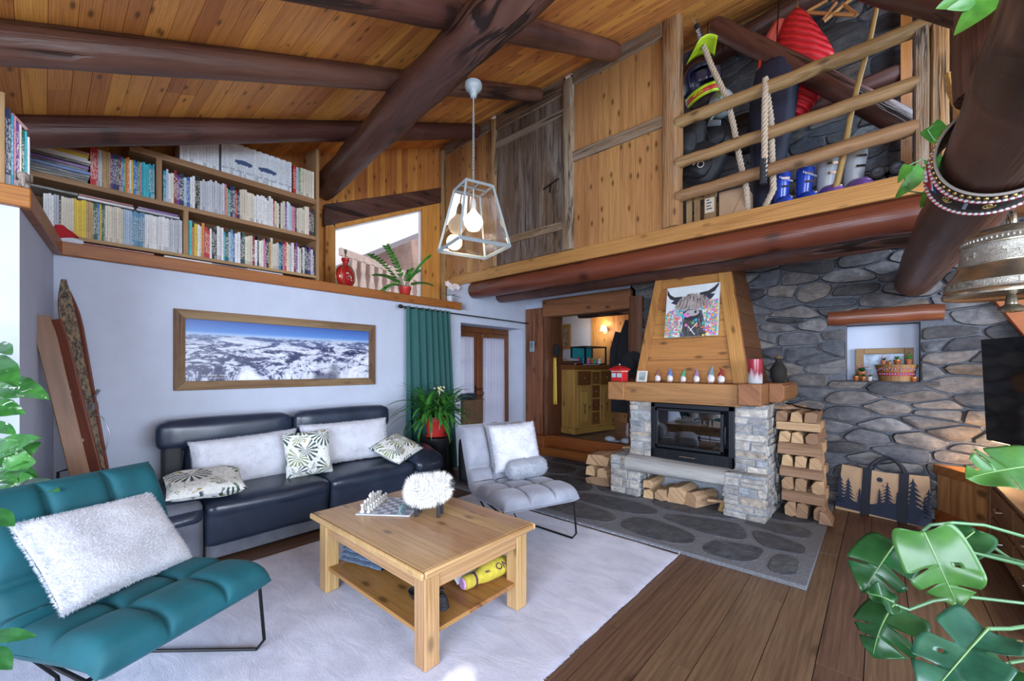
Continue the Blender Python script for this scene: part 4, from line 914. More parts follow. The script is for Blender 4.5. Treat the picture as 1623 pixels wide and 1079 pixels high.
# comic set along the top shelf: the picture and the words run across the white spines
COMIC = flat('comic_print', (.03, .06, .17), .5)
def comics(y0, y1, n, z, h, words, label, grp):
    k = (y1 - y0) / n
    for i in range(n):
        y = y0 + (i + .5) * k; o = book(BX1 - .01, y, z, .22, k * .95, h * (1 - .02 * (i % 3 == 1)), tuple(q * random.Random(i).uniform(.92, 1.08) for q in (.66, .70, .74)), f'white comic album, {ORD(i + 1)} from the left {label}', grp)
        if i < len(words) and words[i].strip():
            text(words[i], .038, Matrix.Translation(V((BX1 - .0085, y, z + .055))) @ Euler((R(90), 0, R(90))).to_matrix().to_4x4(), COMIC, o, ext=.0004, shear=.25)
comics(-5.01, -4.70, 12, 3.464, .26, '', 'in the shorter set on the top shelf', 'comic albums in the shorter top set')
comics(-4.68, -4.02, 34, 3.464, .33, list('ant Michel Vaillant Michel Vaillant'), 'in the long lettered set on the top shelf', 'lettered comic albums on the top shelf')
for o in [q for q in COL.objects if q.get('group') == 'lettered comic albums on the top shelf']:
    i = round((o.location.y + 4.68) / (.66 / 34) - .5)
    if i in (6, 7, 8, 9, 10, 11, 12, 13, 17, 18, 19, 20, 21, 22, 23, 24, 25):
        m = MB(); x = BX1 - .0085; y = o.location.y; c = (i - 9.5) if i < 15 else (i - 21); zc = 3.464 + .145
        hh = .035 - .004 * abs(c) ** 1.2 * .8; m.box((x - .002, y - .0092, zc - hh * .5), (x + .0005, y + .0092, zc + max(.006, hh * .9)))
        if abs(c) in (2.5, 3): m.lathe([(.002, -.0004), (.012, -.0004), (.012, .001), (.002, .001)], (x, y, zc - .012), 10, Euler((0, R(90), 0)).to_matrix())
        m.build('printed_car', flat('car_print', (.045, .08, .19), .5), o)
run(-4.0, -3.77, 3.464, .30, .32, [('red', 1, 1), ('pale grey', 1, 1), ('green', 1, .6), ('cream', 5, 1)], "top shelf's end group", 'books at the right end of the top shelf', seed=6)
# short bookcase on the corner ledge
SB = thing('corner_bookcase', 'end of a second oak bookcase on the ledge at the corner pier', 'bookcase', (1.0, -5.95, 2.495))
mb = MB(); mb.box((.93, -6.025, 2.50), (1.215, -5.998, 3.02)); mb.build('side_panel', SHELFW('z'), SB)
mb = MB(); mb.box((.93, -5.998, 2.50), (1.21, -5.905, 2.515)); mb.build('shelf', SHELFW('x'), SB)
for i, c in enumerate(['navy', 'navy', 'teal', 'pink', 'purple', 'cream', 'dark green', 'turquoise', 'white']):
    o = book(1.205 - .004 * i, -5.9925 + i * .0098, 2.516, .2, .0092, .43 - .015 * i + .012 * (i % 2), CN[c], f'{c} spined book, {ORD(i + 1)} from the corner bookcase end panel', 'books in the corner bookcase')
o = book(1.19, -5.952, 2.89, .2, .09, .014, CN['dark red'], 'dark red book lying aslant across the tops of the corner books', None); o.rotation_euler = (R(-50), 0, 0)
TAN = flat('carved_stone', (.32, .26, .22), .8, var=.25, vscale=20, bump=.4)
EL = thing('elephant_figurine', 'small carved stone elephant standing on the corner ledge', 'figurine', (1.22, -5.93, 2.495))
mb = MB(); mb.ball((1.17, -5.935, 2.555), (.05, .03, .035), 12, 8); mb.ball((1.225, -5.93, 2.575), (.028, .026, .028), 10, 8); mb.tube([(1.245, -5.93, 2.57), (1.262, -5.93, 2.545), (1.262, -5.93, 2.51)], [.012, .009, .006], 8)
for (a, b) in ((1.14, -5.95), (1.14, -5.92), (1.20, -5.95), (1.20, -5.92)): mb.tube([(a, b, 2.54), (a, b, 2.496)], [.013, .014], 8)
mb.build('body', TAN, EL)
for sgn in (-1, 1): mb = MB(); mb.ball((1.215, -5.93 + sgn * .03, 2.578), (.02, .006, .026), 10, 6); mb.build('ear', TAN, EL)
# santa hat on the ledge
SH = thing('santa_hat', 'red and white santa hat lying on the ledge before the books', 'hat', (.02, -5.74, 2.496))
c = atX(103, 372, .03); mb = MB(); mb.tube([c + V((0, -.10, -.035)), c + V((0, .0, -.035)), c + V((0, .10, -.045))], [.022, .032, .022], 12); mb.build('brim', FURW, SH)
mb = MB(); mb.tube([c + V((0, 0, -.03)), c + V((0, -.01, .0)), c + V((0, -.025, .04)), c + V((0, -.03, .07))], [.085, .065, .04, .022], 14, flat=.4); mb.build('crown', flat('red_felt', (.40, .012, .02), .9), SH)
# ---- leaves
def leaf(mb, base, d, n, L, W, droop=.5, fold=.18, shape='ovate', nu=8, nv=4, curl=0, skip=None, wav=0, seed=0):
    d = V(d).normalized(); n = V(n); n = (n - d * n.dot(d)).normalized(); s_ = d.cross(n); P = [V(base)]; N = [n]; T = [d]
    for i in range(nu):
        a = droop * (i + .5) / nu; t = d * math.cos(a) - n * math.sin(a); P.append(P[-1] + t * L / nu); a = droop * (i + 1) / nu; T.append(d * math.cos(a) - n * math.sin(a)); N.append(n * math.cos(a) + d * math.sin(a))
    def wd(u):
        if shape == 'ovate': return math.sin(PI * min(1, u) ** .75) ** .85
        if shape == 'strap': return (min(1, u * 7) ** .6) * (1 - u ** 3) ** .9
        if shape == 'heart': return max(0, math.sin(PI * min(1, u) ** .55)) ** .8
        return math.sin(PI * u) ** .6
    def fn(a, b):
        i = min(nu - 1, int(a * nu)); f = a * nu - i; v = 2 * b - 1; p = P[i].lerp(P[i + 1], f); nn = N[i].lerp(N[i + 1], f); w_ = W / 2 * wd(a)
        back = V() if shape != 'heart' else T[0] * (-abs(v) ** 1.5 * .20 * L * math.sin(PI * min(1, a / .4)))
        z = fold * abs(v) * w_ - curl * v * v * w_ + wav * W * math.sin(a * 14 + seed) * abs(v) * .3
        return p + s_ * v * w_ + nn * z + back
    mb.sheet(fn, nu, nv, skip=skip)
def leafmat(name, c, c2, rough=.35, vein=None, patch=None):
    if name in _C: return _C[name]
    t = NT(name); t.rough(rough); n = t.noise(t.coord((1, 1, 1), island=9.0), 14, 3, .6)
    col = t.ramp(n, [(.3, c2), (.7, c)]); hs = t.n('HueSaturation'); t.l(col, hs.inputs['Color']); t.l(t.math('ADD', t.math('MULTIPLY', t.isl, .5), .75), hs.inputs['Value']); col = hs.outputs[0]
    if patch: col = t.mix(t.ramp(t.noise(t.coord((1, 1, 1), island=3.0), 17, 4, .7, .8), [(.62, (0, 0, 0)), (.64, (1, 1, 1))]), col, patch)
    t.color(col); t.b.inputs['Subsurface Weight'].default_value = .0; t.b.inputs['Specular IOR Level'].default_value = .5
    tr = t.n('BsdfTranslucent'); t.l(col, tr.inputs[0]); mx = t.n('MixShader'); mx.inputs[0].default_value = .22; out = t.t.nodes['Material Output']
    t.l(t.b.outputs[0], mx.inputs[1]); t.l(tr.outputs[0], mx.inputs[2]); t.l(mx.outputs[0], out.inputs[0]); _C[name] = t.m; return t.m
LEAF = leafmat('green_leaf', (.09, .33, .045), (.03, .16, .02)); LEAFD = leafmat('deep_leaf', (.028, .155, .035), (.010, .07, .018)); STEM = flat('green_stem', (.10, .25, .09), .5)
REDPOT = flat('red_pot', (.55, .035, .03), .4)
def pot(root, c, r, h, mat=REDPOT, saucer=True, seg=28):
    c = V(c); z0 = .012 if saucer else 0
    mb = MB(); mb.lathe([(r * .70, z0), (r * .74, z0 + .004), (r * .93, h * .74), (r * .94, h * .75), (r * 1.02, h * .76), (r * 1.04, h), (r * .96, h), (r * .93, h * .8)], c, seg); mb.build('pot', mat, root, ang=35)
    if saucer: mb = MB(); mb.lathe([(r * .7, 0), (r * .95, .004), (r * 1.0, .022), (r * .96, .022), (r * .9, .010)], c, seg); mb.build('saucer', mat, root, ang=35)
    mb = MB(); mb.lathe([(r * .9, h * .78), (r * .92, h * .82), (.002, h * .86)], c, seg); mb.build('soil', flat('soil', (.035, .022, .014), .95, bump=.8, bscale=60), root)
# potted plant with plump leaflets at the upper window
zp = V((-.20, -2.47, 2.496)); ZZ = thing('potted_plant', 'small plant with plump leaflets in a red pot on the ledge at the upper window', 'plant', zp); pot(ZZ, zp, .088, .15)
fr = [(590, 405, .02), (613, 392, -.1), (608, 462, .04), (684, 452, .06), (678, 408, -.2), (650, 428, -.25), (597, 436, -.1), (665, 430, -.1)]
sb = MB(); lb = MB()
for i, (a, b, x) in enumerate(fr):
    tip = atX(a, b, x); b0 = zp + V((0, 0, .13)); mid = b0.lerp(tip, .5) + V((0, 0, .10 + .04 * (tip.z < b0.z))); pts = [b0 * (1 - t) ** 2 + mid * 2 * t * (1 - t) + tip * t * t for t in [k / 12 for k in range(13)]]
    sb.tube(pts, [.006 - .0035 * k / 12 for k in range(13)], 6)
    for k in range(3, 13):
        t = (pts[min(k + 1, 12)] - pts[k - 1]).normalized(); sd = t.cross(V((0, 0, 1))).normalized()
        for sg in (-1, 1): leaf(lb, pts[k], sd * sg + t * .6 + V((0, 0, .25)), V((.9, -.2, .5)), .074, .046, .3, .1, 'ovate', 5, 2)
sb.build('stem', STEM, ZZ); lb.build('foliage', LEAF, ZZ, ang=180)
# red flask
FK = thing('flask_vase', 'round flat red flask with gold bands and a stopper on the window ledge', 'vase', (-.12, -3.36, 2.496))
fc = V((-.16, -3.36, 2.645)); RED = flat('red_lacquer', (.42, .014, .018), .2, spec=.6, coat=.5)
M_ = frame((0, 0, 0), (0, 1, 0), (0, 0, 1)).to_3x3() @ Euler((0, 0, 0)).to_matrix(); M_ = Euler((0, 0, R(24))).to_matrix() @ M_
mb = MB(); mb.lathe([(.004, -.062), (.085, -.058), (.125, -.04), (.142, -.012), (.142, .012), (.125, .04), (.085, .058), (.004, .062)], fc, 32, M_); mb.box((fc.x - .04, fc.y - .05, 2.496), (fc.x + .04, fc.y + .05, 2.53)); mb.build('body', RED, FK, ang=50)
mb = MB(); mb.lathe([(.038, .125), (.032, .15), (.034, .18), (.048, .19), (.048, .22), (.03, .225)], fc, 18); mb.build('neck', RED, FK, ang=35)
mb = MB(); mb.tube([fc + V((0, 0, .22)), fc + V((0, 0, .29))], .007, 8); mb.tube([fc + V((0, 0, .28)), fc + V((0, 0, .33))], [.014, .018], 10); mb.build('stopper', flat('dark_bronze', (.06, .055, .045), .5), FK)
GOLD = flat('gold', (.55, .36, .10), .35, .7)
for zq in (-.040, .040): mb = MB(); mb.tube([fc + M_ @ V((.130 * math.cos(a), .130 * math.sin(a), zq)) for a in [2 * PI * k / 40 for k in range(41)]], .005, 6, False); mb.build('gold_band', GOLD, FK)
mb = MB(); r = random.Random(3)
for sg in (-1, 1):
    for k in range(16): a, q = r.uniform(0, 6.28), r.uniform(0, .06); mb.ball(fc + M_ @ V((q * math.cos(a), q * math.sin(a), sg * .0595)), (.010, .010, .008), 8, 4); mb.mi = k % 3
mb.build('flower_painting', [flat('flower_white', (.7, .6, .55), .5), flat('flower_green', (.12, .3, .22), .5), flat('flower_pink', (.6, .25, .2), .5)], FK)
# orchid
op = atX(713, 474, -.12); op.z = 2.496; OR_ = thing('potted_orchid', 'white orchid in a pale grey pot at the end of the ledge', 'plant', op)
mb = MB(); mb.lathe([(.042, 0), (.052, .11), (.046, .11), (.044, .09)], op, 20); mb.build('pot', flat('pale_grey_pot', (.50, .53, .60), .4), OR_)
mb = MB()
for dx, dy in ((.12, -.16), (.10, .18), (.16, .02), (-.06, -.05)): leaf(mb, op + V((0, 0, .10)), (dx, dy, .06), (0, 0, 1), .19, .045, .7, .15, 'strap', 6, 2)
mb.build('leaf', LEAFD, OR_, ang=180)
sp = MB(); fl = MB()
for tip, bow in ((V((.06, -.12, .27)), V((0, .02, .30))), (V((.05, .10, .25)), V((0, .0, .30)))):
    pts = [op + V((0, 0, .1)) * (1 - t) ** 2 + (bow * 2 * t * (1 - t)) + tip * t * t for t in [k / 10 for k in range(11)]]; sp.tube(pts, .0025, 6)
    for k in range(5, 11):
        for q in range(5): a = q * 1.2566 + k; leaf(fl, pts[k] + V((.01, 0, 0)), V((.3, math.cos(a), math.sin(a))), V((1, 0, 0)), .052, .038, .2, .05, 'ovate', 4, 2)
sp.build('flower_stem', STEM, OR_); fl.build('blossom', flat('orchid_petal', (.80, .74, .72), .6), OR_, ang=180)
# ---- framed panorama
PY0, PY1, PZ0, PZ1 = -5.07, -3.05, 1.315, 2.065
a_, b_ = atX(275, 488.4, .02), atX(594.5, 515, .02); PY0, PY1 = a_.y, b_.y; PZ1 = a_.z; PZ0 = atX(277.7, 619.3, .02).z
PN = thing('panorama_picture', 'wide framed photograph of a snowy mountain range on the white wall', 'picture', (.0, (PY0 + PY1) / 2, PZ0)); fw = .085
def panomat():
    t = NT('mountain_photo'); t.rough(.35); v_ = t.coord((1, 1, 1), src='Generated'); se = t.n('SeparateXYZ'); t.l(v_, se.inputs[0]); y, z = se.outputs[1], se.outputs[2]
    sky = t.ramp(z, [(.74, (.42, .58, .80)), (.80, (.10, .25, .62)), (1.0, (.03, .08, .33))])
    cmb = t.n('CombineXYZ'); t.l(t.math('MULTIPLY', y, 3.0), cmb.inputs[0]); t.l(t.math('MULTIPLY', t.math('POWER', z, 1.9), 3.4), cmb.inputs[1])
    n = t.noise(cmb.outputs[0], 2.0, 9, .68, 1.1); big = t.noise(cmb.outputs[0], .75, 3, .5, .4)
    n2 = t.noise(cmb.outputs[0], 7.0, 5, .7, 1.6)
    mt = t.ramp(t.math('ADD', t.math('MULTIPLY', n, .65), t.math('MULTIPLY', n2, .35)), [(.40, (.022, .026, .085)), (.475, (.07, .08, .19)), (.505, (.55, .60, .74)), (.60, (.86, .88, .92))])
    mt = t.mix(t.ramp(big, [(.60, (0, 0, 0)), (.66, (.8, .8, .8))]), mt, (.035, .042, .10)); mt = t.mix(t.ramp(z, [(.55, (0, 0, 0)), (.76, (.45, .45, .45))]), mt, (.18, .28, .52))
    edge = t.math('ADD', z, t.math('MULTIPLY', t.math('SUBTRACT', t.noise(cmb.outputs[0], 5, 6, .7), .5), .07)); col = t.mix(t.ramp(edge, [(.735, (0, 0, 0)), (.75, (1, 1, 1))]), mt, sky)
    t.color(col); return t.m
mb = MB(); mb.box((.002, PY0 + fw * .8, PZ0 + fw * .8), (.012, PY1 - fw * .8, PZ1 - fw * .8)); mb.build('photograph', panomat(), PN, smooth=False)
for nm, pts in (('x', [(PY0, PZ1), (PY1, PZ1), (PY1 - fw, PZ1 - fw), (PY0 + fw, PZ1 - fw)]), ('x', [(PY0, PZ0), (PY1, PZ0), (PY1 - fw, PZ0 + fw), (PY0 + fw, PZ0 + fw)]), ('z', [(PY0, PZ0), (PY0, PZ1), (PY0 + fw, PZ1 - fw), (PY0 + fw, PZ0 + fw)]), ('z', [(PY1, PZ0), (PY1, PZ1), (PY1 - fw, PZ1 - fw), (PY1 - fw, PZ0 + fw)])):
    mb = MB(); mb.prism([(.0, a, b) for a, b in pts], (.03, 0, 0)); mb.build('frame_side', wood('barn_wood', (.24, .14, .075), (.09, .045, .025), 'y' if nm == 'x' else 'z', .9, .75, .4, .2, .5, wear=(.26, .18, .10)), PN, bev=.004, smooth=False)
MT = lambda p: Matrix.Translation(V(p)) @ Euler((R(90), 0, R(90))).to_matrix().to_4x4()
text("VAL D'ISERE - FRANCE", .024, MT((.0130, PY0 + fw + .24, PZ0 + fw + .052)), WHITEP, PN); text('PANORAMA DEPUIS LES CIMES', .016, MT((.0130, PY0 + fw + .24, PZ0 + fw + .026)), WHITEP, PN)
# ---- old wooden skis in the corner
def ski(label, foot, top, w_, th, mat, lean_n, tipup, group, grooves=0):
    foot, top = V(foot), V(top); d = (top - foot).normalized(); n = V(lean_n); n = (n - d * n.dot(d)).normalized(); s_ = d.cross(n); L = (top - foot).length
    t = thing('ski', label, 'ski', foot, 0, group); mb = MB()
    N = 28
    def prof(u): return (w_ / 2) * (1 if u < .80 else max(.30 if tipup else .8, 1 - ((u - .80) / .2) ** (2.2 if tipup else 5) * .75)) * (1.0 - .06 * math.sin(PI * u))
    rings = []
    for i in range(N + 1):
        u = i / N; up = tipup * max(0, (u - .82) / .18) ** 2; p = foot + d * L * u + n * up; ww = prof(u); tt = th * (1 - .5 * abs(2 * u - 1) ** 2)
        rings.append([mb.vert(p + s_ * a * ww + n * b * tt / 2) for a, b in ((-1, -1), (1, -1), (1, 1), (-1, 1))])
    for i in range(N):
        for k in range(4): mb.face((rings[i][k], rings[i][(k + 1) % 4], rings[i + 1][(k + 1) % 4], rings[i + 1][k]))
    mb.face(rings[0][::-1]); mb.face(rings[-1]); reorient(mb.build('ski_body', mat, t, bev=.003), d)
    return t, foot, d, n, s_, L
SKA = wood('ski_ash', (.34, .19, .095), (.13, .065, .033), 'z', .7, .45, .2, .1, .25, band=.04); SKB = wood('ski_red', (.20, .055, .030), (.09, .025, .016), 'z', .7, .5, .1, .1, .2, band=.04)
def mott():
    t = NT('mottled_ski'); t.rough(.6); n = t.noise(t.coord((1, 1, .5)), 45, 5, .75, .6); t.color(t.ramp(n, [(.42, (.022, .018, .016)), (.52, (.17, .12, .075)), (.68, (.28, .21, .13))])); return t.m
SKC = mott()
A0 = atD(152, 790, 2.95); A1 = atD(66, 500, 2.75)
def pt(px, py, t): return atD(px, py, t)
s1 = ski('broad brown wooden ski with a square top, frontmost of the leaning skis', pt(140, 806, 2.84), pt(65, 500, 2.72), .102, .022, SKA, (.55, .1, 0), 0, None)
s2 = ski('reddish brown wooden ski half hidden behind the broad one', pt(164, 800, 2.96), pt(88, 506, 2.88), .085, .022, SKB, (.75, -.5, .1), 0, None)
s3 = ski('old ski with a mottled blackened sole and rounded tip', pt(160, 775, 3.05), pt(96, 444, 2.96), .095, .02, SKC, (.5, .2, 0), .04, None)
s4 = ski('narrow dark red ski at the back of the leaning group', pt(168, 775, 3.12), pt(112, 462, 3.06), .075, .02, SKB, (.8, -.4, .1), .03, None)
mb = MB()
for u in (.12, .36, .62, .80): p = s2[1] + s2[2] * s2[5] * u + s2[3] * .02 - s2[4] * .02; mb.ball(p, (.016, .016, .016), 10, 6)
mb.build('brass_stud', flat('pale_stud', (.42, .36, .34), .4), s2[0])
mb = MB(); q = lambda u, a, b: s4[1] + s4[2] * s4[5] * u + s4[4] * a + s4[3] * b
mb.box((-.03, -.02, -.06), (.03, .03, .06), frame(q(.42, 0, .03), s4[4], s4[2])); mb.box((-.025, -.02, -.05), (.025, .035, .05), frame(q(.18, 0, .03), s4[4], s4[2]))
mb.tube([q(.46, .02, .05), q(.47, .06, .07), q(.50, .08, .05)], [.008, .006, .012], 8); mb.tube([q(.40, .0, .05), q(.36, .08, .06), q(.28, .10, .05), q(.20, .06, .05)], .004, 6)
for u in (.30, .24, .10): mb.ball(q(u, .01, .04), .022, 8, 6)
mb.build('ski_binding', flat('worn_steel', (.25, .26, .29), .4, .8), s4[0])
p0 = pt(92, 748, 2.95); SR = thing('ski_rack', 'thin black metal stand holding the skis behind the teal chair', 'stand', (p0.x, p0.y, 0)); mb = MB(); mb.tube([(p0.x, p0.y, .0), p0, p0 + V((.06, .08, .03)), p0 + V((.10, .12, .10))], .008, 6); mb.tube([p0 + V((.06, .08, .03)), (p0.x + .10, p0.y + .22, p0.z), (p0.x + .1, p0.y + .22, 0)], .008, 6); mb.build('wire_frame', BLACKM, SR)
# ================================================================ French door side
ROD = flat('black_iron_rod', (.015, .015, .016), .4, .5)
CR = thing('curtain_rod', 'thin black curtain rod with a ball finial above the French door', 'rod', (.08, -1.4, 2.31))
mb = MB(); mb.tube([(.09, -2.70, 2.315), (.09, -.04, 2.30)], .009, 8); mb.build('rod', ROD, CR); mb = MB(); mb.ball((.09, -2.73, 2.315), (.028, .035, .028), 12, 8); mb.build('finial', ROD, CR)
for y in (-2.6, -.10): mb = MB(); mb.tube([(.0, y, 2.31), (.09, y, 2.31)], .007, 6); mb.build('bracket', ROD, CR)
def curtmat():
    t = NT('teal_curtain'); t.rough(.9); n = t.noise(t.coord((1, 1, 1)), 240, 2, .5); t.color(t.ramp(n, [(.3, (.016, .085, .082)), (.7, (.036, .150, .145))])); t.bump(n, .15, .003); t.b.inputs['Sheen Weight'].default_value = .3; return t.m
CU = thing('curtain', 'teal green fabric curtain gathered at the left of the French door', 'curtain', (.09, -2.25, 0))
mb = MB()
def cur(a, b):
    y0, y1 = -2.655 + .05 * b * 0, -1.93 + .12 * b; y = y0 + (y1 - y0) * a; ph = a * 6.2 * 2 * PI * (.8 + .35 * a); amp = .03 + .025 * min(1, b * 2) + .02 * a
    return V((.09 + amp * math.sin(ph) + .012 * math.sin(ph * 2.3 + b * 5) * b, y + .012 * math.sin(ph + 1.3), 2.33 - b * 2.31))
mb.sheet(cur, 150, 30); mb.build('fabric', curtmat(), CU, ang=180, solid=.003)
mb = MB()
for k in range(7):
    y = -2.60 + k * .105
    mb.tube([V((.09 + .026 * math.cos(a), y + .004, 2.308 + .026 * math.sin(a))) for a in [2 * PI * q / 16 for q in range(17)]], .005, 6, False)
mb.build('eyelet', CHROME, CU)
def sheermat():
    t = NT('sheer_voile'); tr = t.n('BsdfTransparent'); tl = t.n('BsdfTranslucent'); tl.inputs[0].default_value = (.80, .82, .95, 1); df = t.n('BsdfDiffuse'); df.inputs[0].default_value = (.62, .64, .80, 1)
    m1 = t.n('MixShader'); m1.inputs[0].default_value = .5; m2 = t.n('MixShader'); m2.inputs[0].default_value = .10; t.l(df.outputs[0], m1.inputs[1]); t.l(tl.outputs[0], m1.inputs[2]); t.l(m1.outputs[0], m2.inputs[1]); t.l(tr.outputs[0], m2.inputs[2])
    t.l(m2.outputs[0], t.t.nodes['Material Output'].inputs[0]); return t.m
SHEER = sheermat()
for nm, (a0, b0) in (('sheer white voile curtain on the right leaf of the French door', (-.80, -.27)), ('sheer white voile curtain on the left leaf, beside the green curtain', (-1.50, -1.03))):
    t = thing('voile_curtain', nm, 'curtain', (XR + .05, (a0 + b0) / 2, 1.2)); mb = MB()
    mb.sheet(lambda a, b: V((XR + .045 + .010 * math.sin(a * 44) * (.4 + b), a0 + (b0 - a0) * a + .02 * b * (a - .3), 2.02 - b * (1.50 + .03 * math.sin(a * 9)))), 60, 14); mb.build('voile', SHEER, t, ang=180)
    mb = MB(); mb.tube([(XR + .045, a0 - .01, 2.03), (XR + .045, b0 + .01, 2.03)], .004, 6); mb.build('curtain_wire', CHROME, t)
# wooden side box, umbrella, stand with dracaena, backpack
w0 = atX(731, 645, -.10); WBX = thing('wooden_crate', 'brown wooden box standing between the green curtain and the door', 'box', (-.1, -1.45, 0))
mb = MB(); mb.box((-.22, -1.585, .0), (.06, -1.18, .98)); mb.build('body', wood('crate_brown', (.20, .11, .06), (.10, .055, .03), 'z', .8, .7, .4, .2, .3), WBX, bev=.006)
mb = MB(); mb.box((-.23, -1.59, .98), (.07, -1.17, 1.0)); mb.build('lid', wood('crate_brown', (.20, .11, .06), (.10, .055, .03), 'y', .8, .7, .4, .2, .3), WBX)
UM = thing('umbrella', 'rolled navy umbrella lying on the wooden box by the French door', 'umbrella', (-.05, -1.4, 1.01)); mb = MB(); mb.tube([(.0, -1.66, 1.05), (-.02, -1.6, 1.055), (-.04, -1.3, 1.05), (-.06, -1.22, 1.045)], [.012, .05, .045, .02], 12, jit=.2); mb.build('canopy', flat('navy_cloth', (.012, .016, .05), .8), UM)
mb = MB(); mb.tube([(-.06, -1.22, 1.045), (-.08, -1.08, 1.05)] + [(-.08, -1.06 + .03 * math.sin(a), 1.08 - .03 * math.cos(a)) for a in [q * .5 for q in range(7)]], .008, 6); mb.build('handle', BLACKM, UM)
dp = V((.62, -2.56, .64)); ST = thing('plant_stand', 'round black stand carrying the long leaved plant beside the sofa', 'stand', (dp.x, dp.y, 0)); mb = MB(); mb.lathe([(.19, 0), (.16, .03), (.15, .5), (.20, .58), (.20, .63)], (dp.x, dp.y, .0), 26); mb.build('drum', flat('black_lacquer', (.012, .013, .016), .3), ST, ang=35)
DR = thing('dracaena_plant', 'bushy plant with long strap leaves in a red pot by the green curtain', 'plant', dp); pot(DR, dp, .145, .25)
mb = MB(); sm = MB(); r = random.Random(12)
for s_ in range(5):
    a = s_ * 1.257; b0 = dp + V((.05 * math.cos(a), .05 * math.sin(a), .20)); top = b0 + V((.13 * math.cos(a), .15 * math.sin(a), .14 + .06 * r.random())); sm.tube([b0, b0.lerp(top, .5) + V((0, 0, .02)), top], [.009, .008, .006], 6)
    for k in range(27):
        an = k * 2.4 + a; el = r.uniform(.0, 1.35); d = V((math.cos(an) * math.cos(el), math.sin(an) * math.cos(el), math.sin(el))); base = b0.lerp(top, .25 + .75 * k / 27)
        leaf(mb, base, d, V((0, 0, 1)) - d * .01 + V((.01, 0, 0)), r.uniform(.38, .60), r.uniform(.046, .066), r.uniform(.8, 1.9), .25, 'strap', 9, 2)
mb.build('foliage', leafmat('dracaena_leaf', (.085, .30, .05), (.025, .14, .025), .3), DR, ang=180); sm.build('stem', STEM, DR)
fp = MB()
for k in range(16): fp.ball(dp + V((.06 + r.gauss(0, .02), .02 + r.gauss(0, .02), .60 + r.gauss(0, .02))), .011, 6, 4)
fp.tube([dp + V((.02, .0, .3)), dp + V((.06, .02, .6))], .004, 6); fp.build('flower_head', flat('cream_flower', (.72, .62, .36), .7), DR)
BP = thing('backpack', 'black backpack standing on the floor behind the grey chair', 'bag', (.80, -2.13, 0)); M = Matrix.Translation(V((.80, -2.13, 0))) @ Euler((0, 0, R(20))).to_matrix().to_4x4()
m = cushion_block((-.11, -.19, 0), (.11, .19, .62), .09, 10, .02, 3); m.v = [M @ p for p in m.v]; BPM = flat('black_nylon', (.010, .011, .014), .6, bump=.2, bscale=80); m.build('body', BPM, BP, ang=180)
m = cushion_block((.09, -.14, .06), (.18, .14, .36), .05, 8, .02, 4); m.v = [M @ p for p in m.v]; m.build('front_pocket', BPM, BP, ang=180)
mb = MB(); mb.tube([M @ V(p) for p in ((0, -.06, .60), (0, -.05, .68), (0, .05, .68), (0, .06, .60))], .010, 6); mb.build('grab_handle', BPM, BP)
mb = MB(); mb.tube([M @ V(p) for p in ((.115, -.12, .50), (.125, 0, .56), (.115, .12, .50))], .004, 6); mb.build('zip', CHROME, BP)
# ================================================================ hall
rzc = R(-10); CB = thing('cabinet', 'yellow pine cabinet with dark drawers and carved doors in the hall', 'cabinet', (.83, .31, .332), rzc); MC = WM(CB)
def cb(lo, hi, mat, name, par=None, bev=.004): mb = MB(); mb.T = MC; mb.box(lo, hi); return mb.build(name, mat, par or CB, bev=bev)
DKC = wood('dark_cabinet', (.20, .085, .022), (.10, .038, .01), 'y', .8, .4, .4, .1, .08); DKZ = wood('dark_cabinet', (.20, .085, .022), (.10, .038, .01), 'z', .8, .4, .4, .1, .08)
cb((-.54, 0, .10), (0, 1.08, 1.14), CABW('z'), 'body'); cb((-.56, -.02, 0), (.02, 1.10, .10), CABW('y'), 'plinth'); cb((-.58, -.04, 1.14), (.04, 1.12, 1.225), DKC, 'top')
PEW = flat('pewter', (.55, .53, .50), .35, .9)
def knob(par, p): mb = MB(); mb.T = MC; mb.ball(p, (.014, .014, .014), 8, 6); mb.build('knob', PEW, par)
for (a, b) in ((.06, .40), (.68, 1.02)):
    d = cb((0, a, .86), (.022, b, 1.11), DKC, 'drawer'); knob(d, (.032, (a + b) / 2, .99))
    d = cb((0, a, .14), (.020, b, .84), CABW('z'), 'door'); cb((.02, a + .08, .22), (.030, b - .08, .74), DKZ if False else CABW('z'), 'door_panel', d); knob(d, (.03, b - .03 if a < .5 else a + .03, .50))
    mb = MB(); mb.T = MC; c = (a + b) / 2; mb.tube([(.033, c, .36), (.033, c, .46), (.033, c - .035, .53)], .007, 6); mb.tube([(.033, c, .46), (.033, c + .035, .53)], .007, 6); mb.build('carved_tulip', flat('dark_carving', (.05, .02, .008), .7), d)  # tulip lines in one even dark brown
for k in range(4): d = cb((0, .44, .14 + k * .245), (.022, .64, .36 + k * .245), DKC, 'drawer'); knob(d, (.032, .54, .25 + k * .245))
TC = 1.5575
TR = thing('wicker_tray', 'shallow dark tray holding papers on the hall cabinet', 'tray', (.5, .42, TC)); mb = MB(); mb.T = MC @ Matrix.Translation(V((-.32, .20, 1.226)))
mb.lathe([(.10, 0), (.19, .07), (.185, .07), (.098, .006)], (0, 0, 0), 20); mb.build('tray', flat('dark_wicker', (.12, .05, .025), .7, bump=.5), TR)
mb = MB(); mb.T = MC @ Matrix.Translation(V((-.30, .24, 1.30))) @ Euler((.5, .2, .4)).to_matrix().to_4x4(); mb.box((-.12, -.09, -.003), (.12, .09, .003)); mb.build('papers', flat('lilac_paper', (.45, .46, .60), .7), TR)
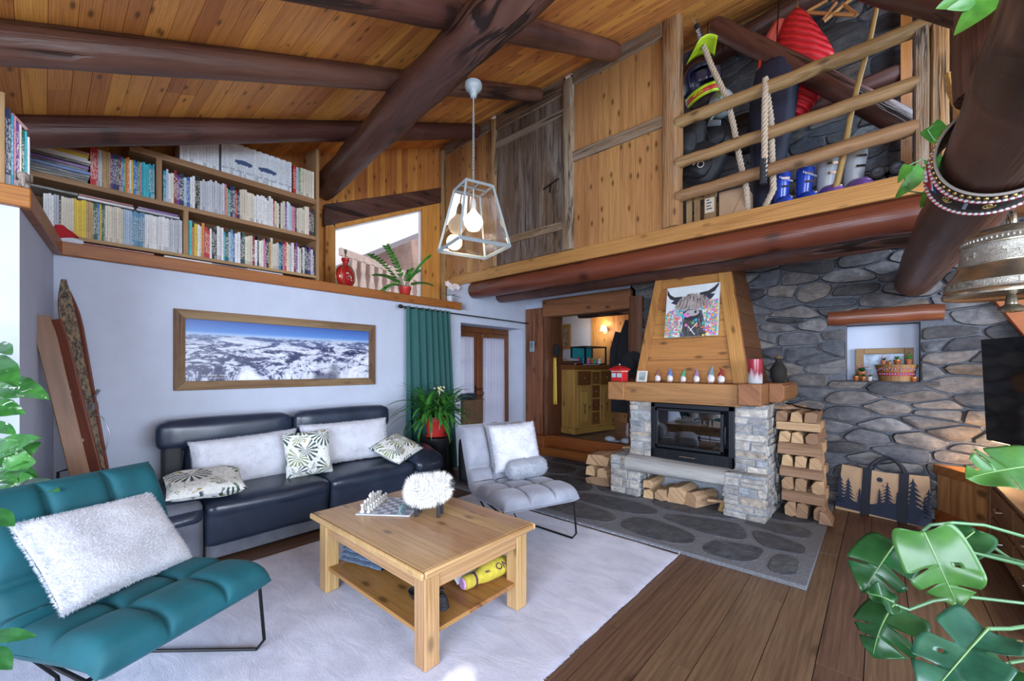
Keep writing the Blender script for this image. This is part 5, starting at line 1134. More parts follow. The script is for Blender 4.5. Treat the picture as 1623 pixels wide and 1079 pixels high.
mb = MB(); mb.T = MC @ Matrix.Translation(V((-.36, .12, 1.27))); mb.ball((0, 0, .03), (.05, .04, .04), 8, 6); mb.build('ornament', flat('olive_ornament', (.28, .20, .06), .6), TR)
VT = thing('display_case', 'black framed glass case full of bright toys on the hall cabinet', 'case', (.7, .9, TC)); mb = MB(); mb.T = MC; a, b, c0, d0, h = -.40, -.06, .34, .92, .34; z = 1.228; e = .012
for x in (a, b):
    for y in (c0, d0): mb.box((x - e, y - e, z), (x + e, y + e, z + h))
for zz_ in (z, z + h - .02):
    for x in (a, b): mb.box((x - e, c0, zz_), (x + e, d0, zz_ + .02))
    for y in (c0, d0): mb.box((a, y - e, zz_), (b, y + e, zz_ + .02))
mb.build('case_frame', BLACKM, VT)
mb = MB(); mb.T = MC; mb.box((a - .004, c0, z + .02), (a, d0, z + h - .02)); mb.build('blue_backing', flat('turquoise_card', (.02, .30, .36), .6), VT)
r = random.Random(8)
for k, (nm, c) in enumerate((('red', (.6, .03, .05)), ('pink', (.7, .12, .4)), ('green', (.1, .35, .15)), ('blue', (.05, .2, .5)), ('yellow', (.7, .5, .05)), ('purple', (.3, .1, .45)), ('orange', (.7, .2, .03)), ('teal', (.05, .35, .33)), ('white', (.7, .7, .7)))):
    for q in range(2):
        y = c0 + .05 + (d0 - c0 - .1) * ((k * 2 + q + .5) / 18); x = r.uniform(a + .06, b - .05); rr = r.uniform(.028, .045); mb = MB(); mb.T = MC; mb.ball((x, y, z + rr), (rr, rr, rr), 10, 7); mb.ball((x, y, z + rr * 2.3), (rr * .7, rr * .7, rr * .65), 10, 6)
        mb.ball((x + .01, y - rr * .5, z + rr * 2.9), rr * .25, 6, 4); mb.ball((x + .01, y + rr * .5, z + rr * 2.9), rr * .25, 6, 4)
        o = mb.build('toy_figure', flat('toy_' + nm, c, .5), loc=tuple(MC @ V((x, y, z)))); tag(o, f'{nm} toy figure, {ORD(k * 2 + q + 1)} from the left in the glass case', 'toy', 'toys in the display case')
MGZ = thing('magazine', 'pale magazine at the front edge of the hall cabinet top', 'magazine', (.85, .8, TC)); mb = MB(); mb.T = MC; mb.box((-.06, .28, 1.226), (.035, .62, 1.236)); mb.build('cover', flat('magazine_cover', (.45, .45, .58), .5, var=.4, vscale=20), MGZ)
HPY = 2.60; a_, b_ = atY(877, 516, HPY), atY(905, 553, HPY); HP = thing('hall_picture', 'small gilt framed picture on the white hall wall', 'picture', ((a_.x + b_.x) / 2, HPY, b_.z)); f = .07
mb = MB()
for A, B in (((a_.x, HPY - .03, b_.z), (a_.x + f, HPY, a_.z)), ((b_.x - f, HPY - .03, b_.z), (b_.x, HPY, a_.z)), ((a_.x + f, HPY - .03, a_.z - f), (b_.x - f, HPY, a_.z)), ((a_.x + f, HPY - .03, b_.z), (b_.x - f, HPY, b_.z + f))): mb.box(A, B)
mb.build('picture_frame', flat('old_gilt', (.36, .19, .05), .4, .3), HP, bev=.008); mb = MB(); mb.box((a_.x + f, HPY - .012, b_.z + f), (b_.x - f, HPY - .004, a_.z - f)); mb.build('print', flat('sepia_print', (.26, .20, .13), .5, var=.8, vscale=12), HP)
lp = atY(957, 520, 2.47); SCN = thing('wall_sconce', 'lit wall lamp with a white shade on the hall wood wall', 'lamp', lp)
mb = MB(); mb.lathe([(.085, -.06), (.055, .07), (.045, .07), (.075, -.06)], lp, 20); mb.build('lamp_shade', flat('white_glass_shade', (.8, .75, .65), .5, emit=1.0, ecol=(1, .78, .5)), SCN, ang=35)
mb = MB(); mb.tube([lp + V((0, .10, -.05)), lp + V((0, .02, -.12)), lp + V((0, -.02, -.08))], .008, 6); mb.box(lp + V((-.03, .09, -.12)), lp + V((.03, .115, .02))); mb.build('wall_bracket', flat('cream_metal', (.6, .55, .45), .4), SCN)
lamp('sconce_bulb', lp + V((0, -.16, -.05)), 9, (1, .74, .46), .05); lamp('sconce_bulb', lp + V((0, .0, .12)), 3, (1, .74, .46), .04)
CO = thing('coat', 'long dark coat hanging by the right side of the hall doorway', 'coat', (1.86, .55, 1.0)); mb = MB()
def coat(a, b):
    z = 2.30 - 1.55 * b; w_ = .10 + .22 * min(1, b * 3.2) + .03 * b; x = 1.72 + math.cos(2 * PI * a) * w_ * (1 + .08 * math.sin(a * 31 + b * 3)); y = .66 + math.sin(2 * PI * a) * .11 * (1 + .2 * math.sin(a * 25)); return V((x, y, z))
COATM = flat('dark_wool', (.012, .013, .017), .95, sheen=.2); ids = mb.sheet(coat, 44, 16, cu=True); mb.face([q[0] for q in ids]); mb.face([q[-1] for q in ids]); mb.build('coat_body', COATM, CO, ang=180)
mb = MB(); mb.tube([(1.52, .62, 2.10), (1.44, .58, 1.8), (1.41, .58, 1.42)], [.07, .065, .055], 12); mb.build('sleeve', COATM, CO); mb = MB(); mb.tube([(1.72, .66, 2.28), (1.72, .66, 2.752)], .008, 6); mb.build('hanging_hook', BLACKM, CO)
BG2 = thing('hanging_bag', 'dark bag with a pale bottom hanging under the coat', 'bag', (1.95, .35, .4)); mb = MB(); mb.tube([(1.93, .34, 1.05), (1.93, .33, .85), (1.93, .33, .58), (1.93, .33, .50)], [.05, .15, .17, .12], 14, flat=.6); mb.build('bag_body', COATM, BG2); mb = MB(); mb.tube([(1.93, .32, .64), (1.93, .32, .48), (1.93, .32, .42)], [.165, .185, .16], 14, flat=.65); mb.build('bag_bottom', flat('pale_canvas', (.36, .34, .36), .9), BG2)
hp = atY(1003, 578, -.16); HT_ = thing('felt_hat', 'black wide brimmed hat hanging on the doorway post beside the hood', 'hat', hp); Mh = Euler((R(90), R(12), R(-8))).to_matrix(); mb = MB(); mb.lathe([(.10, .005), (.19, -.005), (.20, .0), (.10, .015), (.098, .02)], hp, 28, Mh); mb.build('brim', COATM, HT_); mb = MB(); mb.lathe([(.10, .0), (.098, .06), (.085, .10), (.05, .115), (.003, .10)], hp, 24, Mh); mb.build('crown', COATM, HT_); mb = MB(); mb.lathe([(.101, .012), (.100, .035), (.0995, .035), (.0995, .012)], hp, 24, Mh); mb.build('hat_band', flat('grey_band', (.05, .05, .055), .6), HT_)
tp = atY(843, 549, -.085); TH = thing('thermostat', 'small grey square thermostat on the left doorway post', 'thermostat', tp); mb = MB(); mb.box(tp + V((-.055, -.012, -.10)), tp + V((.055, .022, .10))); mb.build('casing', flat('grey_plastic', (.23, .29, .33), .5), TH, bev=.02, bseg=4)
mb = MB(); mb.box(tp + V((-.04, -.0135, -.02)), tp + V((.04, -.011, .07))); mb.build('screen', flat('grey_screen', (.15, .20, .23), .3), TH)
yh = atY(863, 552, -.02); YS = thing('shoe_horn', 'long yellow shoe horn hanging inside the doorway', 'shoe horn', yh); mb = MB(); c = V((.56, .10, 0)); mb.sheet(lambda a, b: V((.545 + .035 * (1 + .5 * a) * (b - .5) * 2, .10 + .012 * (2 * b - 1) ** 2, 1.68 - .82 * a)), 12, 6); mb.build('blade', flat('yellow_plastic', (.62, .42, .06), .4), YS, solid=.005)
CAPT = thing('peaked_cap', 'dark cap hanging on a hook inside the doorway', 'cap', (.56, .12, 1.8)); mb = MB(); mb.ball((.57, .12, 1.82), (.06, .07, .11), 12, 8); mb.build('cap_crown', COATM, CAPT); mb = MB(); mb.ball((.60, .06, 1.74), (.05, .05, .02), 10, 6); mb.build('peak', COATM, CAPT)
for nm, (x, y, rz) in (('pale blue slipper lying on the hall floor edge', (1.68, .10, .1)), ('grey slipper against the fireplace on the hall floor edge', (1.96, .08, -.1))):
    t = thing('slipper', nm, 'slipper', (x, y, .333), rz); mb = MB(); mb.T = WM(t); mb.ball((0, 0, .02), (.14, .05, .02), 14, 8); mb.build('sole', flat('slipper_sole', (.25, .27, .32), .9), t); mb = MB(); mb.T = WM(t); mb.ball((-.05, 0, .045), (.09, .055, .045), 12, 8); mb.build('upper', flat('slipper_fur', (.38, .42, .50), .95, var=.3, vscale=40, bump=.5), t)
# ================================================================ fireplace decorations
MT_ = 1.337
mb = MB(); TH_ = thing('tin_house', 'red house shaped tin with pale windows on the left end of the mantel', 'tin', (2.44, -1.22, MT_)); MH = Matrix.Translation(V((2.455, -1.20, MT_))) @ Euler((0, 0, R(-14))).to_matrix().to_4x4(); TRED = flat('tin_red', (.48, .015, .02), .35)
mb.T = MH; mb.box((-.085, -.055, 0), (.085, .055, .135)); mb.build('tin_body', TRED, TH_, bev=.006)
mb = MB(); mb.T = MH; mb.prism([(-.1, -.07, .135), (.1, -.07, .135), (.06, -.03, .185), (-.06, -.03, .185)], (0, .001, 0)); mb.lathe([(.125, .135), (.128, .15), (.06, .185), (.02, .19)], (0, 0, 0), 4, Euler((0, 0, R(45))).to_matrix()); mb.build('tin_lid', TRED, TH_)
mb = MB(); mb.T = MH; mb.ball((0, 0, .205), (.012, .012, .016), 8, 6); mb.build('lid_knob', CHROME, TH_)
mb = MB(); mb.T = MH
for x in (-.042, .042): mb.box((x - .032, -.0575, .05), (x + .032, -.0545, .10))
mb.build('painted_window', flat('tin_window', (.42, .58, .66), .4), TH_); mb = MB(); mb.T = MH; mb.box((-.087, -.057, .118), (.087, .057, .128)); mb.build('painted_stripe', flat('tin_cream', (.7, .5, .4), .4), TH_)
FRM = thing('photo_frame', 'small white square frame on the mantel beside the hood', 'frame', (2.735, -1.22, MT_)); Mf = Matrix.Translation(V((2.735, -1.20, MT_))) @ Euler((R(-10), 0, R(-10))).to_matrix().to_4x4()
mb = MB(); mb.T = Mf
for A, B in (((-.065, -.01, 0), (-.048, .008, .13)), ((.048, -.01, 0), (.065, .008, .13)), ((-.048, -.01, 0), (.048, .008, .017)), ((-.048, -.01, .113), (.048, .008, .13))): mb.box(A, B)
mb.build('frame', flat('ivory_frame', (.68, .66, .62), .5), FRM); mb = MB(); mb.T = Mf; mb.box((-.05, -.002, .015), (.05, .004, .115)); mb.mi = 1; mb.box((-.03, -.004, .02), (.03, -.001, .06)); mb.mi = 0; mb.lathe([(.002, -.006), (.02, -.006), (.02, -.003), (.002, -.003)], (0, 0, .03), 12, Euler((R(90), 0, 0)).to_matrix()); mb.build('picture', [flat('grey_teal_print', (.38, .46, .47), .5), flat('grey_print', (.25, .3, .32), .5)], FRM)
gx = [2.93, 3.07, 3.215, 3.355, 3.50, 3.60]; gc = [('brown', (.20, .09, .06)), ('blue', (.10, .16, .38)), ('green', (.05, .28, .15)), ('mauve', (.26, .14, .26)), ('grey', (.15, .22, .25)), ('dark red', (.22, .02, .02))]; gh = [.145, .15, .135, .145, .17, .155]
for i, (x, (cn, c), h) in enumerate(zip(gx, gc, gh)):
    y = -1.20; t = thing('gnome_figurine', f'little gnome with a {cn} pointed hat, {ORD(i + 1)} from the left on the mantel', 'figurine', (x, y, MT_), 0, 'gnomes on the mantel'); s_ = h / .15
    GR = flat('gnome_white', (.66, .60, .58), .8); mb = MB(); mb.ball((x, y, MT_ + .045 * s_), (.034 * s_, .03 * s_, .042 * s_), 12, 8); mb.build('body', GR, t)
    mb = MB(); mb.ball((x, y - .022 * s_, MT_ + .068 * s_), (.02 * s_, .012, .024 * s_), 8, 6); mb.build('beard', FURW, t)
    mb = MB(); mb.ball((x, y - .030 * s_, MT_ + .084 * s_), .008, 8, 6); mb.build('nose', flat('gnome_skin', (.55, .28, .2), .6), t)
    mb = MB(); mb.tube([(x, y, MT_ + .078 * s_), (x, y, MT_ + .10 * s_), (x + .008, y, MT_ + .13 * s_), (x + .02 * (-1 if i % 2 else 1), y, MT_ + .165 * s_)], [.034 * s_, .026 * s_, .014 * s_, .003], 12); mb.build('hat', flat('gnome_hat_' + cn.replace(' ', '_'), c, .8), t)
    for sg in (-1, 1):
        mb = MB(); mb.ball((x + sg * .014, y - .018, MT_ + .010), (.012, .018, .010), 8, 5); mb.build('boot', flat('gnome_boot', (.28, .16, .14), .7), t)
vp = V((3.90, -1.16, 1.347)); VS = thing('tall_vase', 'tall cylindrical vase glazed red above and silver below on the mantel', 'vase', vp)
def vasemat():
    t = NT('red_silver_glaze'); t.rough(.25); v_ = t.coord((1, 1, 1), src='Generated'); se = t.n('SeparateXYZ'); t.l(v_, se.inputs[0]); n = t.noise(t.coord((30, 30, 4)), 1, 4, .6)
    f = t.math('ADD', t.math('MULTIPLY', n, .9), t.math('MULTIPLY', se.outputs[2], .8)); t.color(t.ramp(f, [(.60, (.45, .46, .48)), (.75, (.42, .30, .32)), (.86, (.22, .012, .03)), (1, (.30, .02, .04))])); return t.m
mb = MB(); mb.lathe([(.062, 0), (.066, .01), (.066, .24), (.062, .24), (.060, .02)], vp, 28); mb.build('body', vasemat(), VS, ang=35)
JR = thing('dark_jar', 'dark round jar behind the tall vase on the mantel', 'jar', (4.06, -.70, 1.345)); mb = MB(); mb.lathe([(.05, 0), (.075, .05), (.08, .14), (.05, .19), (.03, .22), (.03, .25), (.02, .26)], (4.02, -.66, 1.345), 20); mb.build('body', flat('dark_glaze', (.010, .008, .007), .8), JR); mb = MB(); mb.lathe([(.032, .255), (.034, .28), (.003, .285)], (4.02, -.66, 1.345), 14); mb.build('cork', flat('cork', (.12, .07, .035), .8), JR)
# painting of a shaggy cow hung on the hood
PV0 = 0; PT = thing('cow_painting', 'unframed canvas of a shaggy horned cow among flowers on the hood', 'painting', hoodpt(.5, .30, .03)); yv = lambda z: HB + (HT - HB) * (z - 1.335) / (2.70 - 1.335)
pc = [atY(1055.5, 457.7, yv(2.42) - .045), atY(1139, 447, yv(2.42) - .045), atY(1136.4, 531, yv(1.86) - .045), atY(1052.8, 535, yv(1.86) - .045)]
U = (pc[1] - pc[0] + pc[2] - pc[3]) / 2; UV_ = (pc[0] - pc[3] + pc[1] - pc[2]) / 2; O = pc[3]; PW, PH = U.length, UV_.length; Mp = frame(pc[3], U, UV_)
mb = MB(); mb.T = Mp; mb.box((0, 0, -.028), (PW, PH, 0)); cnv = mb.build('canvas', flat('canvas_white', (.66, .72, .76), .7, var=.06, vscale=12), PT)
mb = MB(); mb.T = Mp @ Matrix.Diagonal((PW, PH, 1, 1)); r = random.Random(21)
def blobp(cx, cy, rx, ry, z, n=14, jag=0):
    mb.poly([(cx + rx * math.cos(2 * PI * k / n) * (1 - jag * (k % 2)), cy + ry * math.sin(2 * PI * k / n) * (1 - jag * (k % 2)), z) for k in range(n)])
mb.mi = 0
for sg, pts in ((-1, [(.32, .80), (.16, .80), (.07, .86), (.01, .97), (.01, .86), (.07, .77), (.16, .73), (.32, .73)]), (1, [(.64, .84), (.80, .86), (.90, .92), (.985, .998), (.985, .95), (.92, .84), (.80, .78), (.64, .77)])): mb.poly([(x, y, .0008) for x, y in pts])
mb.mi = 1; mb.poly([(.30, .76, .001), (.20, .76, .001), (.09, .69, .001), (.20, .64, .001), (.32, .68, .001)]); mb.poly([(.70, .80, .001), (.84, .80, .001), (.93, .79, .001), (.86, .70, .001), (.76, .67, .001)])
mb.mi = 2; mb.poly([(.32, .0, .0009), (.80, .0, .0009), (.74, .35, .0009), (.70, .5, .0009), (.34, .5, .0009), (.36, .3, .0009)])
HC = [3, 4, 5, 6]
for k in range(620):
    a = r.uniform(-1.9, 1.9); d = r.uniform(.05, 1); x = .53 + .29 * math.sin(a) * d; y = .69 + .19 * math.cos(a) * d - .03; L = r.uniform(.09, .20); dx = (x - .53) * .5 + r.gauss(0, .015); z = .0012 + k * .000004; w_ = .008; mb.mi = r.choice(HC)
    mb.poly([(x - w_, y, z), (x + w_, y, z), (x + dx * .6, y - L, z)])
for k in range(160):
    x = r.uniform(.30, .80); y = r.uniform(.04, .42); mb.mi = r.choice([2, 3, 7, 7]); z = .0031; mb.poly([(x - .006, y, z), (x + .006, y, z), (x + r.gauss(0, .02), y - .10, z)])
mb.mi = 7; blobp(.50, .42, .17, .115, .0034); mb.mi = 8; blobp(.52, .455, .135, .065, .0037); mb.mi = 7; blobp(.585, .47, .022, .03, .004); blobp(.44, .44, .02, .012, .004)
mb.mi = 10; mb.poly([(.36, .46, .0042), (.40, .46, .0042), (.50, .40, .0042), (.44, .37, .0042), (.36, .39, .0042)])
FC = [9, 10, 11, 12, 13, 14, 15, 16]
for k in range(560):
    left = r.random() < .52; x = (r.betavariate(1, 1.5) * .38) if left else 1 - r.betavariate(1, 1.7) * .30; top = .52 if left else .68
    y = r.uniform(.01, top) * (1 if r.random() < .8 else .7); q = r.uniform(.010, .028); mb.mi = r.choice(FC); z = .0044 + k * .000004; blobp(min(.975, max(.025, x)), y, q, q, z, 10, .35)
for (x, y, c) in ((.36, .38, 11), (.55, .26, 13), (.60, .31, 11), (.42, .22, 10), (.62, .2, 9), (.52, .15, 0), (.74, .24, 15)): mb.mi = c; blobp(x, y, .036, .036, .0062, 10, .35)
mb.mi = 17; mb.poly([(.45, .2, .0064), (.47, .2, .0064), (.60, .03, .0064), (.58, .03, .0064)]); mb.poly([(.62, .26, .0065), (.635, .25, .0065), (.50, .10, .0065), (.49, .11, .0065)])
mb.build('painted_cow', [flat('paint_%d' % i, c, .6) for i, c in enumerate(((.03, .028, .035), (.025, .03, .055), (.07, .075, .085), (.36, .30, .27), (.22, .18, .17), (.48, .43, .41), (.12, .10, .11), (.025, .025, .04), (.42, .40, .43), (.70, .15, .10), (.70, .22, .48), (.02, .40, .62), (.75, .55, .10), (.14, .42, .16), (.42, .14, .55), (.05, .42, .42), (.75, .30, .08), (.72, .73, .76)))], cnv, smooth=False)
# ================================================================ firewood
def billet(c, ax, L, sec, label, group, seed):
    """one split log: an irregular wedge of the given section along ax"""
    r = random.Random(seed); c = V(c) + V((r.uniform(-.006, .006), r.uniform(-.025, .01), 0)); ax = (V(ax).normalized() + V((r.uniform(-.05, .05), r.uniform(-.03, .03), 0))).normalized(); up = V((0, 0, 1)); sd = ax.cross(up).normalized(); m = MB(); rings = []; n = len(sec)
    for i in range(7):
        u = i / 6 - .5; rings.append([m.vert(c + ax * (L * u) + sd * (p[0] * (1 + .06 * mnoise.noise(V((u * 4, k, seed))))) + up * (p[1] * (1 + .06 * mnoise.noise(V((u * 4, k + 9, seed)))))) for k, p in enumerate(sec)])
    for i in range(6):
        for k in range(n): m.face((rings[i][k], rings[i][(k + 1) % n], rings[i + 1][(k + 1) % n], rings[i + 1][k]))
    m.face(rings[0][::-1]); m.face(rings[-1]); a = 'x' if abs(ax.x) > .7 else 'y'
    return tag(m.build('firewood_log', FIREW(a), loc=tuple(c), smooth=False, bev=.003, bseg=1), label, 'log', group)
def sect(w_, h, seed):
    r = random.Random(seed); k = r.random()
    if k < .45: P = [(-.5, -.5), (.42, -.46), (.5, .30), (.15, .5), (-.40, .40)]
    elif k < .75: P = [(-.5, -.5), (.5, -.5), (.42, .2), (.05, .5), (-.4, .35)]
    else: P = [(-.45, -.42), (.1, -.5), (.5, -.38), (.42, .5), (-.2, .44), (-.5, .1)]
    return [(x * w_ * r.uniform(.92, 1.04), y * h) for x, y in P]
z = .032; row = 0; ROWS = [(3, .155), (1, .105), (3, .135), (1, .10), (3, .12), (1, .115), (3, .115), (1, .09), (3, .11)]
WX0, WX1, WY = 4.075, 4.42, -.96
LV = ['bottom', 'second', 'third', 'fourth', 'fifth', 'sixth', 'seventh', 'eighth', 'top']
xs = [(4.09, 4.43)] * 9
for row, (n, h) in enumerate(ROWS):
    x0_, x1_ = WX0 + .005 * (4 - abs(row - 4)) * 0 - .008 * row + .03, WX1 + .02 - .006 * row
    if n == 3:
        for k in range(3): w_ = (x1_ - x0_) / 3 * .9; billet((x0_ + (k + .5) * (x1_ - x0_) / 3, WY + .26, z + h / 2), (0, 1, 0), .52, sect(w_, h - .003, row * 10 + k), f'split log end in the {LV[row]} layer of the tall firewood stack, {ORD(k + 1)} from the left', 'tall firewood stack', row * 10 + k)
    else:
        for k in range(4): billet(((x0_ + x1_) / 2, WY + .06 + k * .135, z + h / 2), (1, 0, 0), x1_ - x0_ + .01, sect(.12, h - .003, row * 10 + k), f'split log laid crosswise in the {LV[row]} layer of the tall stack, {ORD(k + 1)} from the front', 'tall firewood stack', row * 10 + k)
    z += h
o = billet((4.44, -.86, .09), (0, 1, 0), .30, [(-.05, -.055), (.06, -.055), (.0, .05), (-.04, .06)], 'pale split log fallen against the foot of the tall firewood stack', None, 77)
FT = thing('fire_tongs', 'black fire tongs lying on top of the tall firewood stack', 'tongs', (4.2, -.75, z + .01)); mb = MB(); mb.tube([(4.08, -.62, z + .05), (4.2, -.76, z + .03), (4.37, -.90, z + .015)], .008, 6); mb.tube([(4.12, -.58, z + .03), (4.24, -.72, z + .02), (4.40, -.86, z + .012)], .008, 6); mb.build('tong_arms', BLACKM, FT)
billet((4.13, -.70, z + .022), (.5, 1, 0), .34, sect(.10, .04, 5), 'thin split log on top of the tall firewood stack', None, 78)
NAMES = ['small split log at the left under the stone slab', 'split log stacked on the leftmost one under the slab', 'pale split log second under the stone slab', 'thick split log with a pale end under the stone slab', 'reddish split log lying askew under the slab']
for i, (x, zc, w_, h, ax) in enumerate(((2.87, .085, .12, .10, (0, 1, 0)), (2.87, .19, .12, .09, (0, 1, 0)), (3.02, .10, .14, .13, (.05, 1, 0)), (3.20, .125, .20, .18, (.1, 1, 0)), (3.40, .115, .16, .16, (.35, 1, 0)))):
    billet((x, -1.17, zc), ax, .34, sect(w_, h, i + 300), NAMES[i], None, i + 300)
AX = thing('hatchet', 'small hatchet with a wooden handle lying under the stone slab', 'hatchet', (3.62, -1.25, .03)); mb = MB(); mb.tube([(3.50, -1.33, .14), (3.66, -1.22, .13)], [.014, .016], 8); mb.build('handle', FIREW('x'), AX); mb = MB(); mb.cbox((3.62, -1.24, .09), (.05, .04, .12), (0, .3, .4)); mb.cbox((3.655, -1.24, .045), (.10, .03, .03), (0, 0, .4)); mb.build('axe_head', flat('brass_head', (.32, .20, .07), .5, .4), AX)
for i, (x, y, zc, w_, h, L, ax, lb) in enumerate(((2.18, -1.12, .085, .34, .11, .30, (0, 1, 0), 'broad split log at the base of the low woodpile left of the plinth'), (2.08, -1.12, .205, .13, .125, .30, (0, 1, 0), 'split log end at the left in the low woodpile'), (2.26, -1.12, .205, .15, .125, .30, (0, 1, 0), 'split log end at the right in the low woodpile'), (2.18, -1.10, .345, .34, .14, .30, (0, 1, 0), 'wide flat log capping the low woodpile'), (2.24, -.72, .30, .36, .22, .34, (.2, 1, 0), 'split log behind the capped low woodpile'), (2.27, -.38, .30, .26, .26, .3, (.1, 1, 0), 'split log at the back of the low woodpile'))):
    billet((x, y, zc), ax, L, sect(w_, h, 500 + i), lb, None, 500 + i)
# ================================================================ niche
ns = 1.3625
NF = thing('niche_frame', 'thick wooden frame with a wintry photograph at the back of the wall niche', 'frame', (4.86, .18, ns)); fx = [atY(1356, 553, .17), atY(1448, 553, .17)]; zt_ = fx[0].z; mb = MB()
xa, xb = fx[0].x, fx[1].x
for A, B in (((xa, .16, ns), (xa + .07, .20, zt_)), ((xb - .07, .16, ns), (xb, .20, zt_)), ((xa + .07, .16, zt_ - .06), (xb - .07, .20, zt_))): mb.box(A, B)
mb.build('wooden_frame', wood('niche_frame_wood', (.32, .19, .09), (.17, .09, .04), 'x', .8, .6, .3, .1, .1), NF, bev=.004); mb = MB(); mb.box((xa + .06, .19, ns), (xb - .06, .198, zt_ - .05)); mb.build('photograph', flat('winter_photo', (.28, .36, .48), .4, var=.8, vscale=9), NF)
TCM = flat('terracotta', (.40, .13, .05), .6, var=.15); CPR = flat('copper_glaze', (.36, .11, .03), .25, .3)
WB = thing('painted_barrel', 'wooden half barrel painted with red flowers in the wall niche', 'barrel', (4.93, .06, ns)); bc_ = V((4.955, .075, ns)); mb = MB(); mb.lathe([(.135, 0), (.142, .08), (.165, .155), (.168, .172), (.15, .172), (.145, .16)], bc_, 28); mb.build('staves', wood('barrel_wood', (.28, .15, .06), (.15, .07, .03), 'z', .8, .5, .2, .1, .1), WB, ang=35)
mb = MB(); mb.lathe([(.144, .055), (.150, .095), (.148, .095), (.142, .055)], bc_, 28); mb.build('red_band', flat('painted_red', (.25, .02, .02), .5), WB)
mb = MB(); r = random.Random(5)
for k in range(16): a = R(-150 + k * 8); mb.mi = k % 2; mb.ball(bc_ + V((.158 * math.cos(a), .158 * math.sin(a), .12 + .008 * (k % 3))), .008, 6, 4); mb.ball(bc_ + V((.150 * math.cos(a), .150 * math.sin(a), .075)), .009, 6, 4)
mb.build('painted_flower', [flat('paint_rose', (.5, .12, .14), .6), flat('paint_blueflower', (.2, .2, .45), .6)], WB)
def mini(name, label, c, r_, h, mat, plant, seed, saucer=False):
    c = V(c); t = thing(name, label, 'plant' if plant else 'pot', c); r = random.Random(seed)
    mb = MB(); mb.lathe([(r_ * .7, 0), (r_, h * .8), (r_ * 1.06, h * .82), (r_ * 1.06, h), (r_ * .9, h), (r_ * .85, h * .7)], c, 16); mb.build('pot', mat, t, ang=35)
    if plant:
        mb = MB()
        for k in range(14 if plant != 'cactus' else 0): a = k * 2.4; e = r.uniform(.3, 1.4); leaf(mb, c + V((0, 0, h)), V((math.cos(a) * math.cos(e), math.sin(a) * math.cos(e), math.sin(e))), (0, 0, 1.01), r_ * r.uniform(1.2, 2.0), r_ * .7, .8, .15, 'ovate', 5, 2)
        if plant == 'cactus':
            for dx, dz in ((-.4, 1.6), (0, 2.4), (.45, 1.4), (.2, 1.1)): mb.tube([c + V((dx * r_, 0, h * .9)), c + V((dx * r_ * 1.3, 0, h + r_ * dz * .6)), c + V((dx * r_ * 1.3, 0, h + r_ * dz))], [r_ * .2, r_ * .24, r_ * .12], 8)
        mb.build('leaves', LEAF if seed % 2 else LEAFD, t, ang=180)
        if plant == 'flower':
            mb = MB()
            for k in range(9): mb.ball(c + V((r.gauss(0, r_ * .7), r.gauss(0, r_ * .5), h + r_ * r.uniform(.7, 1.7))), r_ * .17, 6, 4)
            mb.build('blossom', flat('pink_blossom', (.65, .18, .2), .6), t)
bz = ns + .173
mini('potted_cactus', 'green cactus in a terracotta pot on the barrel rim at the right', (5.055, .075, bz), .030, .055, TCM, 'cactus', 3)
mini('potted_flower', 'red flowering plant in a terracotta pot on the barrel rim at the left', (4.86, .06, bz), .026, .045, TCM, 'flower', 4)
mini('copper_pot', 'round copper pot with a blue flower on the barrel rim', (4.965, .05, bz), .03, .05, CPR, 'leafy', 5)
mini('potted_herb', 'small green herb in a terracotta pot on the barrel, second from the left', (4.905, .03, bz), .018, .03, TCM, 'leafy', 7)
mini('potted_succulent', 'bright green plant in a clay pot standing before the barrel', (4.975, -.01, ns - .0), .030, .045, TCM, 'leafy', 9)
mini('copper_pot', 'small copper pot at the right end of the niche sill', (5.085, .0, ns), .030, .045, CPR, None, 2)
mini('potted_flower', 'dark leaved flowering plant in a clay pot at the left of the niche', (4.68, .07, ns + .05), .04, .05, TCM, 'flower', 6)
mini('copper_pot', 'leftmost round copper pot on the niche sill', (4.635, .0, ns), .026, .05, CPR, 'leafy', 8); mini('copper_pot', 'second round copper pot from the left on the niche sill', (4.695, -.005, ns), .026, .042, CPR, 'leafy', 10)
mini('glass_jar', 'little white flowered pot third from the left on the niche sill', (4.748, .0, ns), .022, .045, flat('milky_pot', (.45, .4, .36), .3), 'flower', 12)
# ================================================================ pendant lantern
LZ0, LZ1 = 2.43, 2.90; LC = V((2.462, -3.635, 0)); LA = R(27.7)
PL = thing('pendant_lantern', 'pale metal and glass lantern hanging by a chain from the big beam', 'lamp', (LC.x, LC.y, LZ0)); LM = flat('pale_grey_metal', (.27, .32, .34), .45, .1)
def lcorner(k, z): a = LA + R(45 + 90 * k - 135); h = (.415 * (1 - (z - LZ0) / (LZ1 - LZ0)) + .225 * (z - LZ0) / (LZ1 - LZ0)) / 2 * 1.4142; return LC + V((h * math.cos(a), h * math.sin(a), z))
mb = MB()
def bar(mb, a, b, w_): mb.tube([a, b], w_ * .72, 4)
for k in range(4): bar(mb, lcorner(k, LZ0), lcorner(k, LZ1), .016); bar(mb, lcorner(k, LZ0), lcorner((k + 1) % 4, LZ0), .022); bar(mb, lcorner(k, LZ1), lcorner((k + 1) % 4, LZ1), .018)
for k in (0, 1): bar(mb, lcorner(k, LZ1).lerp(lcorner((k + 1) % 4, LZ1), .5), lcorner((k + 2) % 4, LZ1).lerp(lcorner((k + 3) % 4, LZ1), .5), .014)
mb.build('lantern_frame', LM, PL, smooth=False, bev=.002)
LG = clear('lantern_glass', .09)
